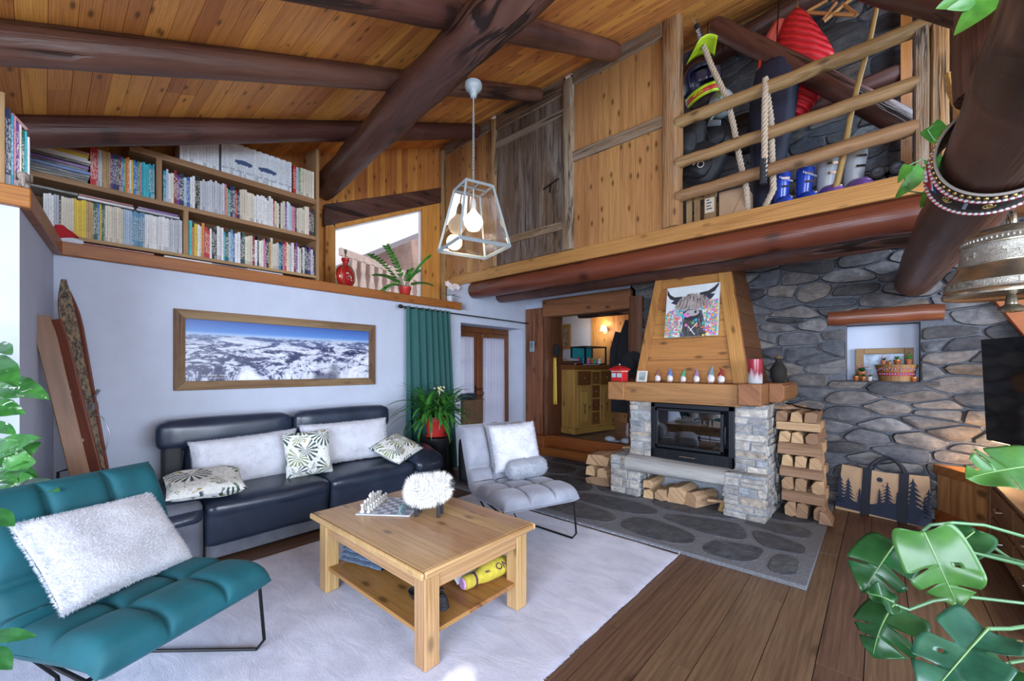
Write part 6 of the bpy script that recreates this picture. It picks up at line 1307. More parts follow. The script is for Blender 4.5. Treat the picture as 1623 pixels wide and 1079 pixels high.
for k in range(4):
    c = [lcorner(k, LZ0 + .01), lcorner((k + 1) % 4, LZ0 + .01), lcorner((k + 1) % 4, LZ1 - .01), lcorner(k, LZ1 - .01)]; n = (c[1] - c[0]).cross(c[3] - c[0]).normalized(); mb = MB(); mb.prism(c, n * .003); mb.build('glass_pane', LG, PL, smooth=False)
mb = MB(); mb.tube([LC + V((0, 0, LZ1)), LC + V((0, 0, 2.80))], .005, 6); mb.lathe([(.018, 0), (.022, .01), (.022, .06), (.012, .09)], LC + V((0, 0, 2.725)), 14); mb.build('socket', flat('white_socket', (.75, .73, .68), .4), PL)
mb = MB(); mb.lathe([(.003, -.075), (.045, -.06), (.072, -.02), (.075, .005), (.062, .04), (.03, .075), (.018, .10), (.003, .10)], LC + V((0, 0, 2.635)), 24); mb.build('bulb', flat('bulb_glow', (1, .9, .75), .4, emit=2.4, ecol=(1, .84, .62)), PL, ang=180)
lamp('lantern_bulb', LC + V((0, 0, 2.50)), 5, (1, .74, .45), .07)
mb = MB(); z = LZ1 + .005; k = 0
while z < 3.50:
    ax = V((1, 0, 0)) if k % 2 else V((0, 1, 0)); mb.tube([LC + V((0, 0, z + .014)) + ax * .0075 * math.cos(a) + V((0, 0, .0155)) * math.sin(a) for a in [2 * PI * q / 10 for q in range(11)]], .0026, 5, False); z += .024; k += 1
mb.build('chain', LM, PL)
mb = MB(); mb.tube([LC + V((0, 0, 3.50)), LC + V((0, 0, 3.60))], .005, 6); mb.lathe([(.006, 3.595), (.022, 3.605), (.030, 3.63), (.032, 3.645), (.058, 3.665), (.068, 3.69), (.064, 3.715), (.02, 3.73)], LC, 24); mb.build('ceiling_rose', LM, PL, ang=60)
# ================================================================ on the coffee table
tz = TPZ + .001
bcn = atZ(622, 803, tz); CHB = thing('chess_board', 'glass chess board at the left end of the coffee table', 'chess board', bcn); A_ = V((.80, .60, 0)).normalized(); B_ = V((-.60, .80, 0)); MBd = Matrix(((A_.x, B_.x, 0, bcn.x), (A_.y, B_.y, 0, bcn.y), (0, 0, 1, tz), (0, 0, 0, 1))); bs = .34
mb = MB(); mb.T = MBd; mb.box((-bs / 2 - .012, -bs / 2 - .012, 0), (bs / 2 + .012, bs / 2 + .012, .008)); mb.build('glass_base', flat('pale_glass', (.50, .54, .62), .1, spec=.6), CHB, bev=.003)
mb = MB(); mb.T = MBd
for i in range(8):
    for j in range(8):
        if (i + j) % 2: mb.box((-bs / 2 + bs * i / 8, -bs / 2 + bs * j / 8, .008), (-bs / 2 + bs * (i + 1) / 8, -bs / 2 + bs * (j + 1) / 8, .0088))
mb.build('frosted_squares', flat('frosted_square', (.20, .23, .30), .35), CHB)
FROST = flat('frosted_white_piece', (.80, .80, .76), .35, trans=.25); CLEAR = flat('clear_blue_piece', (.30, .48, .52), .15, trans=.6)
PR = {'pawn': [(.013, 0), (.013, .008), (.006, .014), (.005, .026), (.009, .03), (.009, .038), (.004, .044)], 'rook': [(.015, 0), (.015, .01), (.008, .016), (.008, .04), (.012, .044), (.012, .056)], 'bishop': [(.015, 0), (.015, .01), (.007, .016), (.006, .045), (.010, .05), (.008, .062), (.002, .07)], 'king': [(.016, 0), (.016, .01), (.008, .018), (.007, .056), (.012, .066), (.013, .078), (.004, .084), (.004, .092)]}
_ps = {}
def piece(kind, i, j, mt, lbl, grp):
    p = MBd @ V((-bs / 2 + bs * (i + .5) / 8, -bs / 2 + bs * (j + .5) / 8, .009))
    if (kind, mt.name) not in _ps: mb = MB(); mb.lathe(PR[kind], (0, 0, 0), 12); o = mb.build('chess_piece', mt, ang=45); _ps[(kind, mt.name)] = o
    else: o = _ps[(kind, mt.name)].copy(); COL.objects.link(o)
    o.location = p; tag(o, lbl, 'chess piece', grp)
back = ['rook', 'bishop', 'bishop', 'king', 'king', 'bishop', 'bishop', 'rook']
for j in range(8):
    piece(back[j], 0, j, FROST, f'tall white chess piece, {ORD(j + 1)} from the front in the outer white rank', 'white chess men on the board'); piece('pawn', 1, j, FROST, f'white chess pawn, {ORD(j + 1)} from the front in the white pawn rank', 'white chess men on the board')
    piece('pawn', 6, j, CLEAR, f'clear chess pawn, {ORD(j + 1)} from the front, beside the woolly sheep', 'clear chess men on the board')
# woolly sheep
g1, g2 = atZ(657, 826, tz), atZ(684, 824, tz); sc_ = atZ(672, 822, tz) + V((-.03, .06, .165)); SHP = thing('toy_sheep', 'fluffy white toy sheep with dark wooden legs on the coffee table', 'toy', (sc_.x, sc_.y, tz)); ax = V((.80, .58, .10)).normalized(); MS = frame(sc_, ax, (-.6, .8, 0))
mb = MB(); shape = lambda a, b: None
def shp(u, th):
    x = (u - .5) * .27; rr = .075 * max(0, 1 - (2 * u - 1) ** 4) ** .5 * (1.06 - .16 * u) + .002
    return V((x, rr * math.cos(th) * .92, rr * math.sin(th) + .018 * max(0, u - .6) * 3)), V(((2 * u - 1) ** 3 * 1.2, math.cos(th), math.sin(th))).normalized()
ids = mb.sheet(lambda a, b: MS @ shp(a, b * 2 * PI)[0], 24, 22, cv=True); mb.face(ids[0]); mb.face(ids[-1]); r = random.Random(31)
def sf(r): q, n_ = shp(r.random(), r.uniform(0, 2 * PI)); return MS @ q, (MS.to_3x3() @ n_).normalized()
fuzz(mb, sf, 9000, .040, .0022, r, .45); mb.build('fleece', flat('white_fleece', (.90, .90, .88), .9, sheen=.4), SHP, ang=180)
DKL = flat('dark_leg_wood', (.03, .03, .035), .5)
for (a, b) in ((-.075, -.035), (.075, -.035), (-.075, .045), (.075, .045)):
    p = MS @ V((a, b, 0)); mb = MB(); mb.box((p.x - .010, p.y - .010, tz), (p.x + .010, p.y + .010, sc_.z - .03)); mb.build('leg', DKL, SHP, bev=.003)
hp_ = MS @ V((.155, 0, .03)); mb = MB(); mb.ball(hp_, (.03, .022, .03), 12, 8); mb.build('head', DKL, SHP)
# lower shelf
sz = SHZ + .001
b0, b1 = atZ(536, 893, sz), atZ(602, 912, sz); FB = thing('folded_blanket', 'blue grey blanket folded on the lower shelf of the coffee table', 'blanket', ((b0 + b1) / 2)); BLK = flat('blue_grey_wool', (.10, .145, .22), .95, var=.4, vscale=60, bump=.4, bscale=120); d = (b1 - b0).normalized(); q = V((-d.y, d.x, 0))
for i in range(3):
    mb = MB(); z0 = sz + .028 + i * .030; c0 = b0 + q * .12; c1 = b1 + q * .12
    mb.sheet(lambda a, b: c0.lerp(c1, a) + q * (.11 - .01 * i) * math.cos(b * 2 * PI) * (1 if abs(math.cos(b * 2 * PI)) < .8 else 1.02) + V((0, 0, z0 - sz + sz - c0.z + .016 * math.sin(b * 2 * PI) + .002 * math.sin(a * 20))), 20, 20, cv=True); ids = None; mb.build('fold', BLK, FB, ang=180)
bp = atZ(655, 951, sz); bp = atZ(664, 950, sz); BWL = thing('bowl', 'small black bowl on the lower table shelf behind the front leg', 'bowl', bp); mb = MB(); mb.lathe([(.025, 0), (.03, .004), (.052, .03), (.06, .055), (.056, .055), (.047, .03), (.01, .01)], bp, 24); mb.build('body', flat('black_glaze', (.015, .02, .025), .15), BWL, ang=60)
lp_ = atZ(700, 962, sz); HB_ = thing('hand_bell', 'small dark patterned bell on the lower table shelf', 'bell', lp_); mb = MB(); mb.lathe([(.042, 0), (.040, .012), (.033, .04), (.028, .062), (.018, .074), (.004, .078)], lp_, 22); mb.build('body', flat('pewter_dark', (.05, .055, .065), .35, .8, bump=.8, bscale=150), HB_, ang=60); mb = MB(); mb.lathe([(.006, .076), (.008, .09), (.013, .097), (.011, .105), (.003, .109)], lp_, 14); mb.build('handle', flat('pewter_dark', (.05, .055, .065), .35, .8), HB_)
y0_, y1_ = atZ(734, 936, sz), atZ(806, 905, sz); PLY = thing('plush_bottle', 'yellow plush bottle with a pink end lying on the lower table shelf', 'plush toy', (y0_ + y1_) / 2); d = (y1_ - y0_).normalized(); L = (y1_ - y0_).length; up = V((0, 0, 1)); YEL = flat('yellow_plush', (.52, .42, .045), .9, var=.2, vscale=30, bump=.4, bscale=150)
st = y0_ + V((0, 0, .042)); mb = MB(); mb.tube([st + d * L * t + V((0, 0, .018 * max(0, min(1, (t - .25) * 3)))) for t in (.0, .02, .16, .2, .26, .38, .5, .7, .88, .97, 1.0)], [.034, .040, .040, .036, .036, .050, .058, .060, .056, .04, .012], 18); mb.build('plush_body', YEL, PLY, ang=60)
mb = MB(); mb.tube([st - d * .002, st - d * .010], [.034, .028], 18); mb.build('pink_end', flat('pink_plush', (.55, .30, .62), .9, var=.3, vscale=50), PLY); mb = MB(); mb.tube([st + d * L * .20, st + d * L * .235], .039, 18); mb.build('neck_band', flat('plum_band', (.07, .015, .07), .8), PLY)
side = d.cross(up).normalized(); pc_ = st + d * L * .72 + side * .050 + V((0, 0, .050)); Mt = frame(pc_ + (side + up).normalized() * .002, d, (up * 1 - side * 1)); INK = flat('plum_ink', (.05, .015, .06), .8)
text('NO', .06, Mt @ Matrix.Rotation(PI, 4, 'Z'), INK, PLY); text('MARK', .022, frame(st + d * L * .44 + side * .046 + V((0, 0, .042)), d, up - side) @ Matrix.Rotation(PI / 2, 4, 'Z') @ Matrix.Rotation(PI / 2, 4, 'Z'), INK, PLY)
WC = thing('white_cloth', 'crumpled white cloth behind the yellow plush bottle on the lower shelf', 'cloth', y0_ - side * .12); mb = MB(); mb.sheet(lambda a, b: y0_ + d * (L * 1.05 * a) - side * (.06 + .16 * b) + V((0, 0, .012 + .075 * math.sin(PI * b) ** .6 * math.sin(PI * min(1, a * 1.1 + .02)) ** .4 * (1 + .25 * mnoise.noise(V((a * 6, b * 5, 2)))))), 26, 16); mb.build('cloth', flat('white_cloth', (.72, .75, .80), .9), WC, ang=180, solid=.004)
# ================================================================ printed bag, bench, chest, television
P0, P1 = V((4.47, -.27, .004)), V((5.19, -.385, .004)); BU = (P1 - P0).normalized(); BH = V((0, .14, .46)); BGT = thing('shopping_bag', 'tan shopping bag printed with dark fir trees leaning on the stone wall', 'bag', (P0 + P1) / 2); TANB = flat('kraft_cloth', (.46, .31, .19), .8, var=.12, vscale=6, bump=.1, bscale=150); BW = (P1 - P0).length; nb = BH.normalized().cross(BU).normalized()
nb = -nb if nb.y > 0 else nb; Mb = frame(P0, BU, BH); HBG = BH.length
mb = MB(); mb.T = Mb; mb.prism([(0, 0, -.05), (BW, 0, -.05), (BW - .03, HBG, -.05), (BW * .5, HBG - .025, -.05), (.03, HBG, -.05)], (0, 0, .05)); mb.build('bag_body', TANB, BGT, bev=.006)
NV = flat('navy_print', (.012, .022, .05), .8); mb = MB(); mb.T = Mb; z = .0022; r = random.Random(14)
mb.poly([(.0, .03, z), (BW, .0, z), (BW - .004, .16, z), (BW * .80, .14, z), (BW * .62, .17, z), (BW * .45, .13, z), (BW * .3, .10, z), (BW * .12, .13, z), (.004, .13, z)])
for (x, h, w_, b0_) in ((.03, .30, .08, .08), (.10, .28, .08, .08), (.20, .19, .06, .08), (.36, .20, .05, .1), (.42, .27, .075, .1), (.50, .20, .05, .1), (.56, .30, .05, .1), (.61, .36, .12, .1), (.70, .20, .06, .1), (.725, .32, .08, .06)):
    x *= BW / .755
    for k in range(7):
        t = k / 7; yb = b0_ + h * t * .86; ww = w_ * (1 - t) ** .8 + .01; hh = h * .22; zz_ = z + .0003 * (k + 1); dr_ = .02 * (1 - t)
        mb.poly([(max(.003, x - ww), yb - dr_, zz_), (x - ww * .3, yb + .012, zz_), (min(BW - .003, x + ww), yb - dr_ * 1.2, zz_), (x + ww * .25, yb + hh * .5, zz_), (x, min(yb + hh, b0_ + h), zz_), (x - ww * .25, yb + hh * .5, zz_)])
for cx, cy, q in ((.345, .375, .024),): mb.poly([(cx + q * math.cos(a), cy + q * math.sin(a), z) for a in [2 * PI * k / 18 for k in range(18)]])
for cx, cy, q in ((.405, .35, .02), (.372, .32, .015)): mb.poly([(cx + (q if k % 2 == 0 else q * .22) * math.cos(k * PI / 4), cy + (q if k % 2 == 0 else q * .22) * math.sin(k * PI / 4), z) for k in range(8)])
mb.build('printed_forest', NV, BGT, smooth=False); DKS = flat('navy_webbing', (.010, .014, .026), .8)
for sx in (.245, .525):
    mb = MB(); mb.T = Mb; mb.box((sx - .036, .0, .004), (sx + .036, HBG - .005, .010)); mb.build('strap', DKS, BGT)
mb = MB(); mb.T = Mb; hx = [(.255 + .27 * t, HBG - .01 + .145 * math.sin(PI * t) ** .75, .006 - .03 * math.sin(PI * t)) for t in [k / 14 for k in range(15)]]; mb.tube(hx, .0135, 8); mb.build('handle', DKS, BGT); mb = MB(); mb.T = Mb @ Matrix.Translation(V((.02, -.01, -.05))); mb.tube(hx, .011, 8); mb.build('handle', DKS, BGT)
BN = thing('corner_bench', 'boxed pine bench built into the corner beyond the shopping bag', 'bench', (5.5, -.3, 0)); f0, f1 = V((5.245, -.10, 0)), V((5.53, -.56, 0)); du = (f1 - f0).normalized(); nn = V((du.y, -du.x, 0)); nn = nn if nn.x < 0 else -nn
mb = MB()
for k in range(4): a, b = f0.lerp(f1, k / 4 + .004), f0.lerp(f1, (k + 1) / 4); mb.prism([a + V((0, 0, .10)), b + V((0, 0, .10)), b + V((0, 0, .52)), a + V((0, 0, .52))], -nn * .02)
mb.build('front_panel', LOFTW('z'), BN, smooth=False)
mb = MB(); mb.prism([f0 + nn * .03 + V((0, 0, .48)), f1 + nn * .03 + V((0, 0, .48)), V((6.3, -.56, .48)), V((6.3, -.09, .48)), V((5.22, -.09, .48))], (0, 0, .085)); mb.build('seat_board', LEDGEW('x'), BN, bev=.006); mb = MB(); mb.prism([f0 + nn * .02, f1 + nn * .02, f1, f0], (0, 0, .13)); mb.build('plinth', LEDGEW('x'), BN, bev=.004)
CH_ = thing('drawer_chest', 'low rustic wooden chest of drawers under the television', 'chest', (5.8, -1.3, 0)); RUS = lambda a: wood('rustic_pine', (.33, .17, .07), (.15, .065, .025), a, .8, .6, .5, .12, .25)
mb = MB(); mb.box((5.535, -2.3, .04), (6.05, -.64, .555)); mb.build('carcass', RUS('y'), CH_); mb = MB(); mb.box((5.50, -2.32, .555), (6.08, -.61, .585)); mb.build('top', RUS('y'), CH_, bev=.005); mb = MB(); mb.box((5.50, -.70, 0), (5.56, -.62, .555)); mb.build('corner_post', RUS('z'), CH_, bev=.004)
for k in range(2):
    for (a, b) in ((-1.46, -.72), (-2.24, -1.5)):
        mb = MB(); mb.box((5.508, a, .07 + k * .235), (5.55, b, .285 + k * .235)); dq = mb.build('drawer', RUS('y'), CH_, bev=.006); c = (a + b) / 2; mb = MB(); mb.tube([(5.51, c - .07, .19 + k * .235), (5.48, c - .05, .18 + k * .235), (5.48, c + .05, .18 + k * .235), (5.51, c + .07, .19 + k * .235)], .008, 6); mb.build('handle', CHROME, dq)
TV = thing('television', 'large flat black television standing on the rustic chest', 'television', (5.75, -1.5, .585)); ta = atD(1554, 538, 3.25); tb = atD(1563, 697, 3.25); dt = V((.36, -.93, 0)); LT = 1.3; SCR = flat('glossy_screen', (.008, .008, .010), .08, spec=.6)
n_ = V((-.93, -.36, 0)); mb = MB(); mb.prism([ta, ta + dt * LT, V((tb.x, tb.y, tb.z)) + dt * LT, tb], -n_ * .04); mb.build('screen', SCR, TV, bev=.004)
mb = MB(); c = (ta + tb) / 2 + dt * LT * .55 - n_ * .06; mb.box((c.x - .03, c.y - .05, .60), (c.x + .03, c.y + .05, c.z)); mb.box((c.x - .14, c.y - .25, .585), (c.x + .12, c.y + .25, .60)); mb.build('stand', BLACKM, TV)
ML = thing('mood_lamp', 'small glowing yellow lamp on the corner bench behind the television', 'lamp', (5.66, -.30, .566)); mb = MB(); mb.lathe([(.04, 0), (.055, .03), (.05, .10), (.02, .13)], (5.66, -.30, .566), 18); mb.build('glowing_globe', flat('amber_glow', (1, .62, .16), .5, emit=5, ecol=(1, .55, .16)), ML); lamp('mood_bulb', (5.60, -.30, .78), 11, (1, .62, .28), .06)
# ================================================================ cow bell on its embroidered strap
BC_ = atD(1603, 468, 1.62); Bz = BC_.z; CBL = thing('cow_bell', 'big polished bronze cow bell hanging under the dark log', 'bell', BC_); 
def bronze():
    t = NT('bell_bronze'); t.b.inputs['Metallic'].default_value = .9; t.color(t.ramp(t.noise(t.coord((1, 1, 14)), 30, 3, .6), [(.3, (.27, .23, .165)), (.7, (.42, .37, .29))])); t.rough(.27); t.bump(t.noise(t.coord((1, 1, 1)), 140, 2), .06); return t.m
def bronzem():
    t = NT('bell_bronze_matt'); t.b.inputs['Metallic'].default_value = .75; t.color(t.ramp(t.noise(t.coord(), 150, 3, .7), [(.3, (.22, .205, .175)), (.7, (.40, .38, .34))])); t.rough(.5); t.bump(t.noise(t.coord(), 220, 2), .4, .004); return t.m
BRZ, BRM = bronze(), bronzem(); bpf = [(.205, .004), (.212, 0), (.214, .012), (.209, .020), (.2075, .022), (.2045, .052), (.2065, .054), (.196, .064), (.180, .085), (.168, .104), (.163, .116), (.1655, .118), (.1655, .123), (.160, .125), (.156, .160), (.153, .192), (.155, .194), (.155, .200), (.150, .203), (.147, .226), (.135, .247), (.10, .262), (.05, .270), (.02, .272)]
bpf = [(a * .90, b) for a, b in bpf]; mb = MB(); n = len(bpf); mb.lathe(bpf + [(.02, .262), (.08, .255), (.125, .20), (.135, .11), (.175, .03)], BC_, 56)
mb.k = [1 if any(a <= (i // 56) < b for a, b in ((4, 5), (13, 15), (18, 19))) else 0 for i in range(len(mb.f))]; mb.build('bell_body', [BRZ, BRM], CBL, ang=50)
mb = MB(); mb.tube([BC_ + V((0, 0, .25)), BC_ + V((-.003, 0, .02)), BC_ + V((-.003, 0, -.02))], .007, 8); mb.lathe([(.010, .01), (.016, -.01), (.018, -.035), (.034, -.045), (.038, -.055), (.032, -.064), (.004, -.067)], BC_, 18); mb.build('clapper', BRZ, CBL, ang=50)
mb = MB(); mb.tube([BC_ + V((0, .03 * math.cos(a), .285 + .035 * math.sin(a))) for a in [2 * PI * k / 14 for k in range(15)]], .010, 8, False); mb.build('crown_loop', BRZ, CBL)
def around(s_, ang, z, r_, size, mat, sub=False):
    p = BC_ + V((r_ * math.cos(ang), r_ * math.sin(ang), z)); rad = V((math.cos(ang), math.sin(ang), 0)); return text(s_, size, frame(p, (-math.sin(ang), math.cos(ang), 0), (0, 0, 1)), mat, CBL, ext=.0022)
EMB = flat('raised_bronze', (.16, .14, .105), .5, .5); camang = math.atan2(CY - BC_.y, CX - BC_.x)
for k, ch in enumerate('CHEVRON'): around(ch, camang - 1.32 + k * .125, .037, .1862, .030, EMB)
for k, ch in enumerate('1 9 9 6'): around(ch, camang + .10 + k * .05, .037, .1862, .032, EMB)
def relief(pts, ang, z, r_, s_):
    mb = MB(); M = frame(BC_ + V((r_ * math.cos(ang), r_ * math.sin(ang), z)), (-math.sin(ang), math.cos(ang), 0), (0, 0, 1)); mb.T = M; mb.prism([(x * s_, y * s_, -.006) for x, y in pts], (0, 0, .009)); return mb
cow = [(-1, .1), (-.8, .45), (-.55, .4), (.7, .42), (.95, .3), (.9, -.1), (.85, -.7), (.7, -.7), (.65, -.2), (-.3, -.2), (-.35, -.7), (-.5, -.7), (-.55, -.05), (-.8, -.1)]; star = [((1 if k % 2 == 0 else .42) * math.cos(k * PI / 5 + .3), (1 if k % 2 == 0 else .42) * math.sin(k * PI / 5 + .3)) for k in range(10)]
for pts, a, s_ in ((cow, .02, .026), (star, -.42, .02), (cow, -.85, .024), (cow, .5, .026)): relief(pts, camang + a, .162, .1415, s_).build('raised_cow' if pts is cow else 'raised_flower', BRM, CBL)
for a in (-.30, -.12): relief(star if a > -.2 else [(-1, -.8), (1, -.8), (1, .8), (.2, .5), (-.6, .9), (-1, .4)], camang + a, .037, .1862, .013).build('raised_emblem', BRM, CBL)
mb = MB()
for k in range(60): a = 2 * PI * k / 60; p = BC_ + V((.1335 * math.cos(a), .1335 * math.sin(a), .214)); mb.ball(p, (.005, .005, .007), 6, 4)
mb.build('leaf_border', BRM, CBL)
# strap round the log
def logc(y): t = (y - .02) / (-6.6 - .02); return V((5.08 + .20 * t, y, 2.36 - .03 * t)), .15 + .035 * t
SY = -3.33; lc, lr = logc(SY); CS = thing('bell_strap', 'broad black leather strap with beads and embroidery round the dark log', 'strap', (lc.x, SY, lc.z - lr)); BLEA = flat('black_strap_leather', (.012, .011, .014), .6, bump=.2, bscale=120)
Rs = lr + .020
def onlog(a, y, o=0): c, _ = logc(y); return V((c.x + (Rs + o) * math.cos(a), y, c.z + (Rs + o) * math.sin(a)))
SW = .125
mb = MB(); mb.sheet(lambda a, b: onlog(a * 2 * PI, SY - SW + 2 * SW * b), 64, 4, cu=True); mb.build('leather_band', BLEA, CS, ang=180, solid=.008)
for y in (SY - SW, SY + SW): mb = MB(); mb.tube([onlog(2 * PI * k / 64, y, .002) for k in range(65)], .0055, 6, False); mb.build('braided_edge', flat('grey_braid', (.28, .25, .22), .8), CS)
mb = MB()
for k in range(52): mb.ball(onlog(2 * PI * k / 52, SY - SW + .022, .007), .0085, 8, 5)
mb.build('brass_studs', flat('brass', (.50, .33, .12), .3, .9), CS)
for mats, col, dy in (('white_beads', (.72, .70, .68), 0), ('red_beads', (.50, .02, .06), 1)):
    mb = MB()
    for row in (SY - .055, SY + SW - .014):
        mb = MB()
        for k in range(70): mb.ball(onlog(2 * PI * (k + .5 * dy) / 70, row + .006 * dy, .007), (.0085, .007, .0065), 6, 4)
        mb.build(mats, flat(mats, col, .5), CS)
def badge(name, col, a0, s_, o):
    mb = MB(); mb.poly([onlog(a0 + da * s_, SY + dy * s_, o) for da, dy in ((-.42, .02), (0, -.075), (.42, .02), (0, .125))]); return mb.build(name, flat(name, col, .8), CS, solid=.004, smooth=False)
badge('blue_fringe_patch', (.02, .10, .36), PI * 1.03, 1.0, .008); badge('white_fringe_patch', (.62, .68, .72), PI * 1.03, .80, .011); badge('red_felt_patch', (.42, .012, .03), PI * 1.03, .68, .014)
mb = MB()
for k in range(6): a = k * PI / 3; mb.ball(onlog(PI * 1.03 + .09 * math.cos(a), SY + .018 * math.sin(a), .018), (.007, .007, .010), 6, 4)
mb.build('embroidered_flower', flat('silver_thread', (.50, .50, .48), .6), CS)
GT = flat('gold_thread', (.60, .46, .16), .5)
for a in (PI * 1.24, PI * 1.46): mb = MB(); mb.tube([onlog(a + .10 * math.cos(q * .5) * (1 - q / 24), SY + .005 + .035 * math.sin(q * .5) * (1 - q / 24), .007) for q in range(20)], .0022, 5); mb.build('gold_scroll', GT, CS)
a = PI * 1.35; pm = onlog(a, SY + .01, .006); text('ANSEY & TO', .018, frame(pm, (0, 1, 0), (-math.sin(a), 0, math.cos(a))), flat('pale_blue_thread', (.40, .50, .66), .7), CS, ext=.001)
LF = thing('fur_fringe', 'tan leather fringe hanging in the gap beside the trunk', 'fringe', atD(1520, 160, 2.15)); mb = MB(); r = random.Random(4); pts = [atD(x, y, 2.15) for x, y in ((1502, 116), (1508, 140), (1518, 162), (1530, 178), (1540, 186))]
mb.tube(pts, [.012, .018, .020, .018, .012], 8, jit=.4); TANL = flat('tan_suede', (.36, .19, .05), .9, var=.3, vscale=30); mb.build('fringe', TANL, LF)
mb = MB(); mb.prism([atD(x, y, 2.0) for x, y in ((1504, 212), (1526, 197), (1518, 222), (1505, 228))], (.0, .01, 0)); mb.build('yellow_ribbon', flat('yellow_ribbon', (.62, .40, .02), .6), CS)
# trailing vine on the loft post, and its shoots higher up
def vine(label, stems, leaves, t0, mat):
    t = thing('trailing_vine', label, 'plant', atD(*stems[0][0], t0)); mb = MB()
    for s_ in stems: mb.tube([atD(x, y, t0 + .02 * math.sin(i)) for i, (x, y) in enumerate(s_)], .0035, 6)
    mb.build('stem', STEM, t)
    for (bx, by, tx, ty, w_, fw) in leaves:
        b, q = atD(bx, by, t0), atD(tx, ty, t0 - .02); cam_ = (V((CX, CY, CH)) - b).normalized(); d = q - b; nrm = cam_ + d.normalized().cross(cam_) * fw; mb = MB(); leaf(mb, b, d, nrm, d.length * 1.05, w_, .35, .12, 'heart', 10, 6); mb.build('leaf', mat, t, ang=180)
vine('trailing vine with pointed leaves hanging by the end post of the loft', [[(1512, 240), (1496, 226), (1480, 222), (1470, 206), (1482, 196)], [(1508, 262), (1480, 262), (1462, 252), (1440, 262), (1434, 285)], [(1504, 285), (1488, 300), (1462, 306), (1440, 303), (1440, 290)]],
     [(1474, 200, 1506, 232, .10, .5), (1462, 268, 1428, 308, .085, -.3), (1476, 250, 1494, 270, .07, .2), (1470, 262, 1480, 284, .06, 0), (1490, 296, 1462, 322, .09, .4), (1500, 262, 1478, 250, .05, .2), (1440, 262, 1426, 285, .05, 0)], 2.25, LEAF)
vine('vine shoots with bright leaves at the very top by the trunk', [[(1600, -30), (1570, -12), (1540, -6)], [(1600, -20), (1575, -8), (1566, 6)]], [(1540, -8, 1497, 5, .06, .4), (1545, 2, 1512, 10, .04, .2), (1570, -2, 1524, 40, .07, .3)], 1.25, LEAF)
# ================================================================ loft belongings
LF0 = 2.982
def boot(label, x, y, rz, cs, cf, group, k=1.0):
    t = thing('ski_boot', label, 'boot', (x, y, LF0), rz, group); M = WM(t) @ Matrix.Scale(k, 4)
    mb = MB(); mb.T = M; mb.tube([(0, .02, .06), (0, .0, .14), (0, -.02, .24), (0, -.035, .34), (0, -.04, .37)], [.060, .066, .070, .080, .076], 16, flat=.9); mb.build('cuff', cs, t, ang=60)
    mb = MB(); mb.T = M; mb.tube([(0, .10, .055), (0, .05, .075), (0, -.05, .085), (0, -.14, .065), (0, -.19, .045), (0, -.205, .04)], [.045, .062, .068, .058, .042, .02], 16); mb.box((-.045, -.2, 0), (.045, .10, .03)); mb.build('shell', cf, t, ang=60)
    for i, (yy, z) in enumerate(((-.10, .30), (-.085, .23), (-.115, .12), (-.16, .095))):
        mb = MB(); mb.T = M; mb.box((-.035 + .01 * i, yy - .012, z - .009), (.035, yy + .004, z + .009)); mb.build('buckle', CHROME, t)
    return t
BLU = flat('boot_blue', (.012, .055, .42), .25, spec=.6); GRY = flat('boot_grey', (.42, .46, .50), .35); PUR = flat('boot_purple', (.17, .08, .36), .3); BLK_ = flat('boot_black', (.012, .014, .02), .4)
SALW = flat('boot_lettering', (.7, .72, .75), .5); face = R(28)
b1 = boot('shiny blue ski boot beside the hanging rope at the loft edge', 4.115, -1.14, face, BLU, BLU, None); b2 = boot('shiny blue ski boot beside the grey and purple pair', 4.295, -1.12, face, BLU, BLU, None)
for b in (b1, b2): M = WM(b) @ Matrix.Translation(V((0, -.122, .285))) @ Euler((R(82), R(25), 0)).to_matrix().to_4x4(); text('SALOMON', .026, M, SALW, b)
boot('grey ski boot with a purple foot left of the leaning pole', 4.455, -1.08, face, GRY, PUR, None, 1.15); boot('grey ski boot with a purple foot right of the leaning pole', 4.65, -1.08, face, GRY, PUR, None, 1.15)
for i, (x, lb) in enumerate(((4.815, 'black round ended ski boot at the loft edge, left of two'), (4.935, 'black round ended ski boot beside the loft end post'))):
    t = thing('ski_boot', lb, 'boot', (x, -1.12, LF0)); mb = MB(); mb.tube([(x, -1.22, LF0 + .16), (x, -1.14, LF0 + .16), (x, -.9, LF0 + .15)], [.052, .060, .06], 16); mb.box((x - .05, -1.18, LF0), (x + .05, -.9, LF0 + .12)); mb.build('shell', BLK_, t); mb = MB(); mb.lathe([(.03, 0), (.036, .006), (.02, .008), (.012, .003), (.003, .003)], (x, -1.222, LF0 + .16), 16, Euler((R(90), 0, 0)).to_matrix()); mb.build('sole_ring', flat('boot_sole', (.05, .06, .075), .5), t)
CRT = thing('wooden_crate', 'slatted wooden crate at the left end of the loft opening', 'crate', (3.40, -1.12, LF0)); CWD = wood('crate_slat', (.30, .19, .09), (.15, .085, .035), 'z', .8, .7, .2, .2, .3)
for x in (3.31, 3.39, 3.49, 3.545): mb = MB(); mb.box((x - .028, -1.30, LF0), (x + .028, -1.28, LF0 + .33)); mb.build('slat', CWD, CRT)
mb = MB(); mb.box((3.28, -1.28, LF0), (3.58, -.95, LF0 + .02)); mb.box((3.28, -.97, LF0), (3.58, -.95, LF0 + .33)); mb.box((3.28, -1.28, LF0 + .28), (3.58, -1.265, LF0 + .33)); mb.build('crate_body', CWD, CRT); mb = MB(); mb.box((3.47, -1.303, LF0 + .12), (3.56, -1.30, LF0 + .27)); mb.build('paper_label', flat('label_paper', (.5, .44, .36), .7), CRT)
mb = MB()
